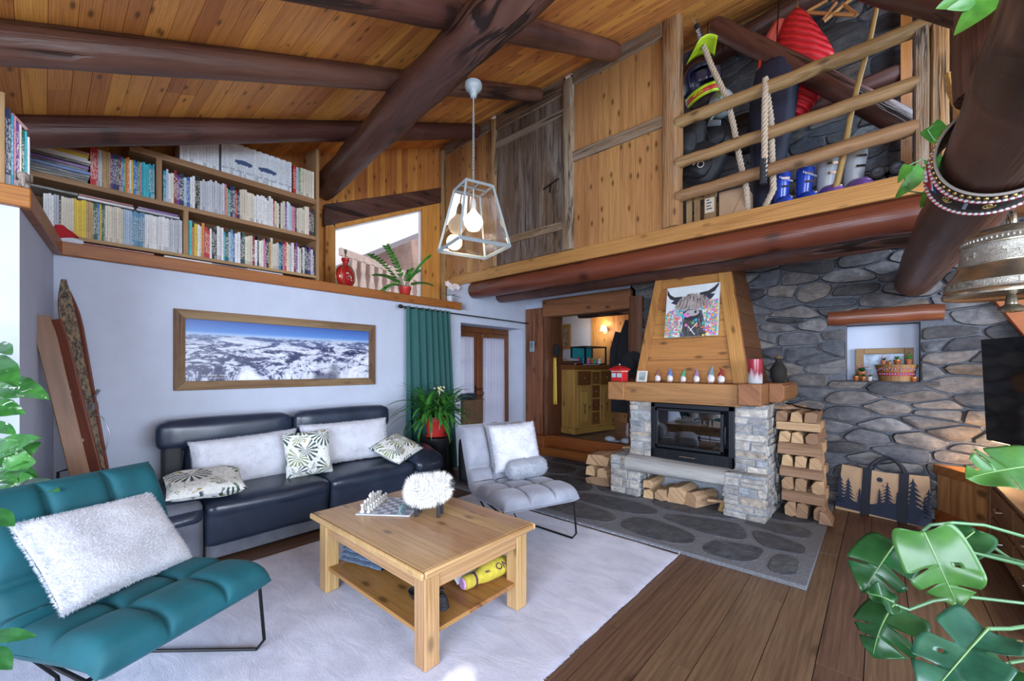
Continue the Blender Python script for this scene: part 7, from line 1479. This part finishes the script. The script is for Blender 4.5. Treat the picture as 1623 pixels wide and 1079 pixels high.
for k in range(4): mb.box((3.485 + .0 * k, -1.3045, LF0 + .245 - k * .03), (3.485 + (.03, .05, .04, .055)[k], -1.303, LF0 + .255 - k * .03))
mb.build('label_print', BLACKP, CRT)
CBX = thing('cardboard_box', 'brown cardboard box standing right of the slatted crate', 'box', (3.72, -1.12, LF0)); mb = MB(); mb.box((3.60, -1.28, LF0), (3.85, -1.0, LF0 + .31)); mb.build('carton', flat('cardboard', (.34, .22, .13), .8, var=.08), CBX, bev=.003); mb = MB(); mb.box((3.60, -1.283, LF0 + .0), (3.602 + .24, -1.281, LF0 + .004)); mb.tube([(3.70, -1.283, LF0), (3.84, -1.283, LF0 + .3)], .002, 4); mb.build('crease', flat('carton_crease', (.22, .13, .07), .8), CBX)
def rope(mb, pts, r_):
    P = []; 
    for i in range(len(pts) - 1):
        for k in range(8): P.append(pts[i].lerp(pts[i + 1], k / 8))
    P.append(pts[-1]); L = [0]
    for i in range(1, len(P)): L.append(L[-1] + (P[i] - P[i - 1]).length)
    n = max(8, int(L[-1] / .012)); Q = []; j = 0
    for k in range(n + 1):
        s_ = L[-1] * k / n
        while j < len(L) - 2 and L[j + 1] < s_: j += 1
        Q.append(P[j].lerp(P[j + 1], (s_ - L[j]) / max(1e-6, L[j + 1] - L[j])))
    for st in range(3):
        S_ = []
        for k, p in enumerate(Q):
            t = (Q[min(k + 1, n)] - Q[max(k - 1, 0)]).normalized(); u = t.cross(V((0, 1, .1))).normalized(); v_ = t.cross(u); a = k * .62 + st * 2.094; S_.append(p + (u * math.cos(a) + v_ * math.sin(a)) * r_ * .52)
        mb.tube(S_, r_ * .58, 6)
HEMP = flat('hemp_rope', (.44, .36, .27), .9, var=.15, vscale=60); BTAPE = flat('black_rope_sleeve', (.014, .018, .028), .5)
g = lambda x, y, yy=-1.36: atY(x, y, yy)
RP = thing('climbing_rope', 'thick hemp rope hanging from a steel clip across the loft opening', 'rope', g(1115, 75)); mb = MB(); rope(mb, [g(1115, 72), g(1128, 105), g(1152, 155, -1.37), g(1163, 200, -1.34), g(1172, 250, -1.34), g(1183, 300, -1.3), V((3.86, -1.25, LF0 + .03))], .026); mb.build('hemp_strand', HEMP, RP)
mb = MB(); mb.tube([g(1104, 40), g(1109, 55), g(1115, 74)], .028, 10); mb.build('rope_sleeve', BTAPE, RP); mb = MB(); mb.tube([g(1095, 21), g(1097, 28), g(1101, 35), g(1106, 29), g(1104, 21)], .007, 8); mb.tube([g(1101, 33), g(1104, 42)], .010, 6); mb.build('steel_clip', CHROME, RP); sl_ = text('BARRE', .05, frame(g(1108, 56, -1.40), g(1112, 66) - g(1102, 30), (.6, 0, .2)), SALW, RP)
RP2 = thing('looped_rope', 'hemp rope looped over the top rail with one black taped end', 'rope', g(1213, 130, -1.5)); mb = MB(); top_ = atY(1213, 131, LY); rope(mb, [g(1210, 288, -1.53), g(1212, 250, -1.53), g(1212, 180, -1.53), g(1213, 145, -1.525), V((top_.x, LY, top_.z + .04)), g(1216, 150, -1.37), g(1222, 190, -1.37), g(1224, 250, -1.36), g(1226, 300, -1.36), V((4.00, -1.3, LF0 + .03))], .026); mb.build('hemp_strand', HEMP, RP2); mb = MB(); mb.tube([g(1211, 252, -1.53), g(1210, 292, -1.53)], .030, 10, jit=.2); mb.build('taped_end', BTAPE, RP2)
PO = thing('walking_pole', 'long pale wooden pole leaning in the loft behind the rails', 'pole', (4.53, -1.3, LF0)); mb = MB(); pb, pt_ = V((4.52, -1.27, LF0)), atY(1391, 0, -1.33); mb.tube([pb.lerp(pt_ + V((.02, 0, .1)), k / 10) + V((.008 * math.sin(k), 0, 0)) for k in range(11)], [.026 - .001 * k for k in range(11)], 10); mb.build('shaft', wood('pole_wood', (.42, .26, .09), (.25, .14, .04), 'z', .8, .6, .3, .1, .1), PO)
# helmets
hc = atY(1110, 134, -1.12); HM = thing('bike_helmet', 'full face bike helmet in green, red and navy hanging in the loft', 'helmet', hc); MHm = Matrix.Translation(hc) @ Euler((R(8), R(-14), R(34))).to_matrix().to_4x4() @ Matrix.Scale(1.22, 4)
LIME = flat('lime_shell', (.42, .60, .02), .3); HNAVY = flat('helmet_navy', (.012, .014, .05), .35); HRED = flat('helmet_red', (.55, .04, .03), .35)
mb = MB(); mb.T = MHm
def helm(a, b): th = a * 2 * PI; ph = PI * (.02 + .62 * b); return V((.135 * math.sin(ph) * math.cos(th), -.165 * math.sin(ph) * math.sin(th) + .02, .155 * math.cos(ph) + .03))
mb.sheet(helm, 30, 16, cu=True, skip=lambda u, v: v > .55 and .10 < u < .40); mb.build('shell', HNAVY, HM, ang=180, solid=.012)
mb = MB(); mb.T = MHm; mb.sheet(lambda a, b: helm(.41 + .20 * a, .22 + .62 * b) * 1.012, 10, 10); mb.sheet(lambda a, b: helm(-.11 + .20 * a, .22 + .62 * b) * 1.012, 10, 10); mb.sheet(lambda a, b: helm(.12 + .09 * a, .06 + .40 * b) * 1.014, 6, 8); mb.sheet(lambda a, b: helm(.30 + .09 * a, .06 + .40 * b) * 1.014, 6, 8); mb.build('lime_panel', LIME, HM, ang=180, solid=.004)
mb = MB(); mb.T = MHm; mb.sheet(lambda a, b: helm(.215 + .075 * a, .10 + .32 * b) * 1.016, 6, 5); mb.sheet(lambda a, b: helm(.43 + .12 * a, .40 + .12 * b) * 1.018, 6, 4); mb.build('red_panel', HRED, HM, ang=180, solid=.004)
mb = MB(); mb.T = MHm; mb.sheet(lambda a, b: V(((.140 - .01 * b) * math.cos(PI + PI * a), (.215 - .01 * b) * math.sin(PI + PI * a) + .01, -.085 - .075 * b)), 22, 4); mb.build('chin_guard', LIME, HM, ang=180, solid=.022); mb = MB(); mb.T = MHm; mb.sheet(lambda a, b: V((.1445 * math.cos(PI + PI * a), .2195 * math.sin(PI + PI * a) + .01, -.110 - .03 * b)), 22, 2); mb.build('chin_stripe', HRED, HM, ang=180, solid=.014)
text('LEON', .042, frame(MHm @ V((-.105, -.165, -.125)), MHm.to_3x3() @ V((.78, -.62, 0)), MHm.to_3x3() @ V((0, 0, 1))), LIME, HM, ext=.004)
mb = MB(); mb.T = MHm; mb.sheet(lambda a, b: V(((a - .5) * (.24 - .08 * b), -.09 - .20 * b, .155 + .05 * b + .04 * (1 - (2 * a - 1) ** 2))), 10, 6); mb.build('peak', LIME, HM, ang=180, solid=.008); mb = MB(); mb.T = MHm; mb.sheet(lambda a, b: V(((a - .5) * .20, -.175 - .03 * math.cos((a - .5) * 2.6), -.01 + .085 * (b - .5))), 10, 4); mb.build('goggle', flat('goggle_lens', (.02, .02, .04), .1), HM, ang=180, solid=.01)
mb = MB(); mb.tube([hc + V((0, .05, .15)), V((hc.x + .02, -.9, roof(-.9) - .05))], .005, 6); mb.build('hanging_cord', BLACKM, HM)
h2 = atY(1143, 165, -.80); HG = thing('ski_helmet', 'pale grey helmet hanging behind the bright bike helmet', 'helmet', h2); mb = MB(); mb.ball(h2, (.13, .15, .15), 18, 12, Euler((R(20), 0, R(30))).to_matrix()); GH = flat('grey_helmet', (.36, .44, .50), .4); mb.build('shell', GH, HG); mb = MB(); mb.tube([h2 + V((-.06, -.06, -.12)), h2 + V((-.10, -.1, -.22)), h2 + V((.02, -.1, -.26))], [.05, .04, .03], 10, flat=.4); mb.build('ear_pad', GH, HG); mb = MB(); mb.tube([h2 + V((0, 0, .14)), V((h2.x, -.7, roof(-.7) - .05))], .005, 6); mb.build('hanging_cord', BLACKM, HG)
def sack(label, c, sx, sy, sz, rot, piping=True, words=None, seed=0):
    t = thing('rucksack', label, 'bag', c); M = Matrix.Translation(V(c)) @ Euler(rot).to_matrix().to_4x4(); m = cushion_block((-sx / 2, -sy / 2, -sz / 2), (sx / 2, sy / 2, sz / 2), .08, 9, .03, seed); m.v = [M @ p for p in m.v]; m.build('body', BPM, t, ang=180)
    m = cushion_block((-sx * .36, -sy * .75, -sz * .38), (sx * .36, -sy * .3, sz * .12), .05, 8, .02, seed + 1); m.v = [M @ p for p in m.v]; m.build('front_pocket', BPM, t, ang=180)
    if piping: mb = MB(); mb.tube([M @ V((sx * .40 * math.cos(a), -sy * .80, sz * .16 + sz * .24 * math.sin(a))) for a in [R(20 + 9 * k) for k in range(18)]], .008, 6); mb.build('white_piping', flat('white_piping', (.72, .74, .76), .6), t)
    if words: text(words, .10, M @ Matrix.Translation(V((0, -sy * .86, -sz * .12))) @ Euler((R(90), 0, 0)).to_matrix().to_4x4(), SALW, t)
    mb = MB(); mb.tube([M @ V((0, 0, sz / 2)), V((M.translation.x, c[1] + .1, 4.30))], .010, 6); mb.build('hanging_strap', BPM, t); return t
sack('black rucksack with white piping hanging at the left end of the loft', atY(1088, 228, -1.02), .34, .26, .50, (0, R(8), R(8)), True, None, 3)
sack('black rucksack with lettering hanging below the piped one in the loft', atY(1110, 262, -1.0), .42, .24, .42, (0, R(32), R(5)), False, 'EVVO', 5)
sack('plain dark rucksack hanging behind the lettered one in the loft', atY(1128, 218, -.62), .36, .24, .50, (0, R(-25), 0), False, None, 7)
sack('dark rucksack hanging right of the thin rope in the loft', atY(1178, 213, -.45), .34, .2, .40, (0, R(5), 0), False, None, 9)
# ski clothes
def garment(mb, stations, seg=26, fold=.05, k=9):
    rings = []
    for i, (c, rx, ry) in enumerate(stations):
        rings.append([mb.vert(V(c) + V((rx * math.cos(a) * (1 + fold * math.sin(a * k + i)), ry * math.sin(a) * (1 + fold * 1.5 * math.sin(a * k + i * 1.3)), 0))) for a in [2 * PI * q / seg for q in range(seg)]])
    for i in range(len(rings) - 1):
        for q in range(seg): mb.face((rings[i][q], rings[i][(q + 1) % seg], rings[i + 1][(q + 1) % seg], rings[i + 1][q]))
    mb.face(rings[0][::-1]); mb.face(rings[-1])
def redquilt():
    t = NT('red_quilt'); t.rough(.5); wv = t.n('TexWave'); wv.inputs['Scale'].default_value = 5.2; wv.inputs['Distortion'].default_value = .6; wv.bands_direction = 'DIAGONAL'; t.l(t.coord((1, .2, 1.6)), wv.inputs['Vector']); t.color(t.ramp(wv.outputs['Fac'], [(.2, (.42, .008, .015)), (.7, (.60, .014, .025))])); t.bump(wv.outputs['Fac'], .8, .02); return t.m
JK = thing('ski_jacket', 'bright red quilted ski jacket hanging in the loft', 'jacket', atY(1265, 30, -.62)); mb = MB(); j = lambda x, y: atY(x, y, -.62)
garment(mb, [((j(1262, 15)), .03, .03), ((j(1260, 28)), .10, .08), ((j(1260, 52)), .175, .11), ((j(1264, 80)), .24, .12), ((j(1270, 105)), .27, .13), ((j(1272, 135)), .24, .12), ((j(1266, 162)), .18, .11), ((j(1256, 190)), .11, .09)]); mb.build('quilted_body', redquilt(), JK, ang=180)
mb = MB(); mb.tube([j(1238, 34), j(1226, 60), j(1222, 85), j(1224, 105)], [.06, .085, .085, .07], 12, jit=.15); mb.build('sleeve', flat('coral_lining', (.60, .11, .09), .6), JK, ang=180); mb = MB(); mb.tube([j(1264, 20), j(1264, 10), V((j(1264, 0).x, -.5, roof(-.5) - .03))], .006, 6); mb.ball(j(1263, 14), .025, 8, 6); mb.build('clip', CHROME, JK)
OV = thing('ski_trousers', 'navy ski trousers with red edging hanging below the red jacket', 'trousers', atY(1215, 100, -.72)); mb = MB(); o_ = lambda x, y: atY(x, y, -.78); garment(mb, [(o_(1232, 92), .10, .06), (o_(1230, 105), .19, .09), (o_(1226, 150), .21, .10), (o_(1222, 210), .20, .10), (o_(1219, 250), .165, .10), (o_(1215, 300), .14, .09), (V((*o_(1212, 320).xy, LF0 + .02)), .13, .09)], fold=.07); mb.build('leg_fabric', flat('navy_ski_cloth', (.012, .018, .045), .6, bump=.1, bscale=20), OV, ang=180)
mb = MB(); mb.tube([o_(1206, 92), o_(1203, 110), o_(1200, 150), o_(1202, 200)], .016, 8); mb.build('red_edging', HRED, OV); mb = MB(); mb.tube([o_(1230, 92), V((o_(1230, 90).x, -.6, roof(-.6) - .05))], .006, 6); mb.build('hanging_loop', BLACKM, OV)
WH = thing('wooden_trestle', 'small wooden rack of crossed bars hanging under the loft roof', 'rack', atY(1320, 20, -.6)); mb = MB()
for a, b in (((1280, 18), (1312, 0)), ((1306, 34), (1352, -4)), ((1334, 6), (1358, 24)), ((1276, 20), (1354, 24)), ((1326, 4), (1304, 32))): mb.tube([atY(*a, -.6), atY(*b, -.6)], .018, 6)
mb.tube([atY(1320, 4, -.6), V((atY(1320, 4, -.6).x, -.6, roof(-.6) - .02))], .012, 6); mb.build('crossed_bars', BEAMW('x'), WH)
# ================================================================ plants in the foreground
VAR = leafmat('variegated_leaf', (.065, .25, .045), (.02, .11, .02), .35, None, (.74, .76, .66))
PO_ = thing('pothos_plant', 'tall green and white leaved climbing plant between the corner pier and the teal chair', 'plant', (1.62, -6.30, 0)); pot(PO_, (1.62, -6.30, 0), .16, .28, flat('dark_pot', (.05, .05, .055), .5)); mb = MB(); mb.tube([(1.62, -6.30, .2), (1.58, -6.24, .8), (1.55, -6.18, 1.3), (1.54, -6.16, 1.75)], [.03, .028, .025, .02], 8, jit=.3); mb.build('moss_pole', flat('moss', (.10, .08, .04), .95, bump=1, bscale=60), PO_)
def place_leaf(root, bx, by, tb_, tx, ty, tt_, w_, up=(0, 0, 1), mat=None, fold=.15, shape='heart', droop=.35, name='leaf', wav=.1, toward=.6, skip=None, nu=12, nv=8):
    b, q = atD(bx, by, tb_), atD(tx, ty, tt_); d = q - b; cam_ = (V((CX, CY, CH)) - b).normalized(); nrm = cam_ * toward + V(up) * (1 - toward); mb = MB(); leaf(mb, b, d, nrm, d.length * 1.06, w_, droop, fold, shape, nu, nv, 0, skip, wav, bx); return mb.build(name, mat or VAR, root, ang=180)
T = 2.06
pl = [(-14, 548, 12, 552, .10), (-18, 570, 22, 598, .13), (-16, 612, 62, 616, .17), (-30, 645, 30, 648, .13), (-10, 720, 47, 690, .14), (44, 718, 2, 742, .14), (-14, 676, 20, 682, .08), (10, 745, 30, 728, .06), (20, 745, 55, 752, .08), (-10, 752, 20, 758, .10), (30, 772, 80, 762, .12), (-20, 785, 40, 775, .13), (6, 790, 50, 790, .12), (-30, 730, 5, 735, .1), (15, 766, 44, 754, .09), (55, 700, 30, 735, .05)]
smb = MB()
for (a, b, c, d_, w_) in pl:
    place_leaf(PO_, a, b, T + rnd(-.04, .04), c, d_, T - .05 + rnd(-.05, .05), w_); e = atD(a, b, T); smb.tube([V((1.55, -6.18, min(1.7, max(.6, e.z - .12)))), (V((1.55, -6.18, e.z)) + e) / 2 + V((0, 0, .03)), e], .004, 5)
smb.build('stem', STEM, PO_)
FP_ = thing('leafy_houseplant', 'dark leaved plant reaching into view at the left edge before the teal chair', 'plant', (2.32, -6.42, 0)); pot(FP_, (2.32, -6.42, 0), .14, .26, flat('dark_pot', (.05, .05, .055), .5)); smb = MB(); T2 = 1.38
for (a, b, c, d_, w_) in ((-20, 812, 20, 828, .06), (-25, 1010, 48, 1002, .05), (-22, 1030, 18, 1056, .06), (-30, 1005, 22, 1010, .04)):
    place_leaf(FP_, a, b, T2, c, d_, T2, w_, mat=LEAFD, shape='ovate'); e = atD(a, b, T2); smb.tube([V((2.32, -6.42, .24)), V((2.30, -6.40, max(.3, e.z * .8))), e], .005, 5)
smb.build('stem', STEM, FP_)
# monstera at the right edge
MO = thing('monstera_plant', 'large monstera with split leaves at the right edge of the room', 'plant', (5.85, -4.95, 0)); root = V((5.85, -4.95, .42)); pot(MO, (5.85, -4.95, 0), .2, .36, flat('basket_pot', (.30, .2, .1), .8)); MON1 = leafmat('monstera_bright', (.075, .215, .045), (.04, .145, .03), .3); MON2 = leafmat('monstera_deep', (.022, .12, .033), (.012, .07, .022), .3); MON3 = leafmat('monstera_blue', (.028, .125, .070), (.012, .068, .042), .28)
def mleaf(bx, by, tb_, tx, ty, tt_, w_, mat, droop=.5, toward=.6, up=(0, 0, 1), left=(), right=(), holes=(), fold=.12, seed=0):
    b, q = atD(bx, by, tb_), atD(tx, ty, tt_); d = (q - b); L = d.length; d.normalize(); cam_ = (V((CX, CY, CH)) - b).normalized(); n_ = cam_ * toward + V(up) * (1 - toward); n_ = (n_ - d * n_.dot(d)).normalized(); s_ = d.cross(n_); mb = MB()
    NU, NV_ = 96, 16; P = [b]; N = [n_]
    for i in range(NU): a = droop * (i + .5) / NU; P.append(P[-1] + (d * math.cos(a) - n_ * math.sin(a)) * L * 1.05 / NU); a = droop * (i + 1) / NU; N.append(n_ * math.cos(a) + d * math.sin(a))
    def wd(u, side):
        w = max(0, math.sin(PI * u ** .86)) ** .72 * max(0, 1 - u) ** .28 * 1.12
        for c in (left if side < 0 else right): w *= 1 - .68 * math.exp(-((u - c) / .021) ** 4)
        return w
    def fn(a, c):
        i = min(NU - 1, int(a * NU)); f = a * NU - i; v = 2 * c - 1; p = P[i].lerp(P[i + 1], f); nn = N[i].lerp(N[i + 1], f); ww = w_ / 2 * wd(a, v); av = abs(v) * wd(a, v) / max(.05, max(0, math.sin(PI * a ** .86)) ** .72)
        back = d * (-av ** 1.6 * .33 * L * math.sin(PI * min(1, a / .42))); fwd = d * (av ** 1.4 * .16 * L * a * (1 - a) * 4)
        return p + s_ * v * ww + nn * (fold * abs(v) * ww + .012 * math.sin(a * 13 + seed) * abs(v)) + back + fwd
    mb.sheet(fn, NU, NV_, skip=lambda u, v: any(abs(u - h) < .022 and .36 < abs(2 * v - 1) < .55 and (2 * v - 1) * sg > 0 for h, sg in holes)); o = mb.build('leaf', mat, MO, ang=180, solid=.0012)
    m2 = MB(); m2.tube([P[i] + N[i] * .001 for i in range(0, NU, 8)], [.0034 - .0027 * i / NU for i in range(0, NU, 8)], 6); m2.build('midrib', flat('pale_midrib', (.16, .30, .10), .5), o)
mleaf(1464, 842, 1.50, 1519, 960, 1.42, .215, MON1, .15, .75, left=(.70,), right=(.44, .66), holes=((.42, -1),), seed=1)
mleaf(1418, 862, 1.62, 1372, 926, 1.55, .20, MON2, .8, .5, (.3, -.2, 1), left=(.40, .62), right=(.52,), seed=2, fold=-.25)
mleaf(1417, 958, 1.46, 1366, 1026, 1.42, .20, MON2, .9, .45, (-.4, -.2, .8), left=(.36, .6), right=(.46, .68), seed=3, fold=-.5)
mleaf(1417, 956, 1.47, 1388, 934, 1.47, .10, MON2, 1.0, .5, seed=7)
mleaf(1566, 996, 1.25, 1474, 1096, 1.12, .185, MON3, .3, .8, left=(.30, .56, .75), right=(.36, .60), holes=((.46, 1),), seed=4)
mleaf(1596, 1050, 1.40, 1540, 1100, 1.36, .20, MON2, .3, .7, left=(.5,), seed=5)
mleaf(1640, 738, 1.34, 1554, 744, 1.30, .17, MON1, .45, .75, right=(.42, .60, .76), left=(.5,), seed=6)
mleaf(1545, 842, 1.68, 1492, 882, 1.62, .16, MON2, .3, .65, seed=8)
smb = MB()
for pts in ([(1462, 842, 1.50), (1474, 832, 1.50), (1510, 828, 1.51), (1560, 832, 1.5), (1623, 850, 1.47), (1700, 885, 1.45)], [(1545, 846, 1.68), (1590, 878, 1.62), (1630, 905, 1.55), (1700, 940, 1.5)], [(1540, 873, 1.66), (1580, 880, 1.6), (1640, 895, 1.52), (1710, 930, 1.48)], [(1417, 958, 1.46), (1440, 966, 1.46), (1478, 952, 1.45), (1530, 945, 1.45), (1623, 956, 1.44), (1720, 985, 1.45)], [(1566, 996, 1.25), (1600, 996, 1.27), (1640, 990, 1.3), (1720, 1000, 1.4)], [(1600, 1050, 1.4), (1660, 1040, 1.4), (1740, 1020, 1.42)], [(1636, 738, 1.34), (1680, 790, 1.38), (1720, 900, 1.42)], [(1418, 862, 1.62), (1450, 856, 1.64), (1520, 870, 1.6), (1640, 900, 1.5)]):
    P = [atD(*p) for p in pts] + [root + V((0, 0, .0))]; smb.tube(P, [.0055] * (len(P) - 2) + [.007, .010], 8)
smb.build('leaf_stalk', flat('monstera_stalk', (.10, .24, .11), .4), MO)
# ================================================================ seen through the upper window
NB = thing('neighbour_house', 'timber house with a snowy roof and a carved balcony beyond the upper window', 'house', (-5.5, -.5, 0)); PINKW = flat('pinkish_larch', (.52, .34, .28), .8, var=.2, vscale=5); xw = -6.0  # pinkish wood, tone varied at random
mb = MB(); mb.prism([(xw, -4.5, 0), (xw, 2.5, 0), (xw, 2.5, 6.0), (xw, -1.0, 4.6), (xw, -4.5, 4.4)], (-3, 0, 0)); mb.build('timber_wall', PINKW, NB)
ra, rb, rc, rd = atX(530, 352, -4.6), atX(690, 300, -4.6), atX(690, 358, -4.6), atX(530, 422, -4.6); SNOW = flat('snow', (.95, .96, .98), .8, var=.03, vscale=2)
mb = MB(); mb.prism([ra, rb, rc, rd], (-4, 0, 0)); mb.build('snowy_roof', SNOW, NB); mb = MB(); mb.prism([rd, rc, rc + V((0, 0, -.14)), rd + V((0, 0, -.14))], (-1.2, 0, 0)); mb.build('eave_board', flat('grey_eave', (.30, .27, .30), .8), NB)
q0, q1 = atX(540, 392, -4.3), atX(690, 446, -4.3); mb = MB(); mb.prism([q0, q1, q1 - V((0, 0, .16)), q0 - V((0, 0, .16))], (-.1, 0, 0)); mb.build('balcony_rail', flat('balcony_larch', (.58, .44, .38), .8, var=.15), NB)
BAL = flat('balcony_larch', (.58, .44, .38), .8, var=.15); mb = MB(); bw = [(.0, .05), (.15, .055), (.22, .03), (.30, .065), (.48, .075), (.62, .045), (.72, .035), (.8, .055), (1.0, .055)]
n = 12
for k in range(n):
    c = q0.lerp(q1, (k + .5) / n); c.z -= 1.15; m2 = MB(); m2.prism([(c.x, c.y - w_, c.z + t * 1.0) for t, w_ in bw] + [(c.x, c.y + w_, c.z + t * 1.0) for t, w_ in bw[::-1]], (-.05, 0, 0)); m2.build('baluster', BAL, NB)
mb = MB(); mb.prism([q0 - V((0, 0, 1.15)), q1 - V((0, 0, 1.15)), q1 - V((0, 0, 1.35)), q0 - V((0, 0, 1.35))], (-1.6, 0, 0)); mb.build('balcony_floor', BAL, NB)
mb = MB(); mb.prism([(xw + .02, -1.7, 4.1), (xw + .02, -.35, 4.1), (xw + .02, -.35, 4.75), (xw + .02, -1.2, 4.45)], (.04, 0, 0)); mb.build('gable_shutter', flat('blue_grey_shutter', (.18, .24, .36), .8), NB)  # shutter in one even blue-grey
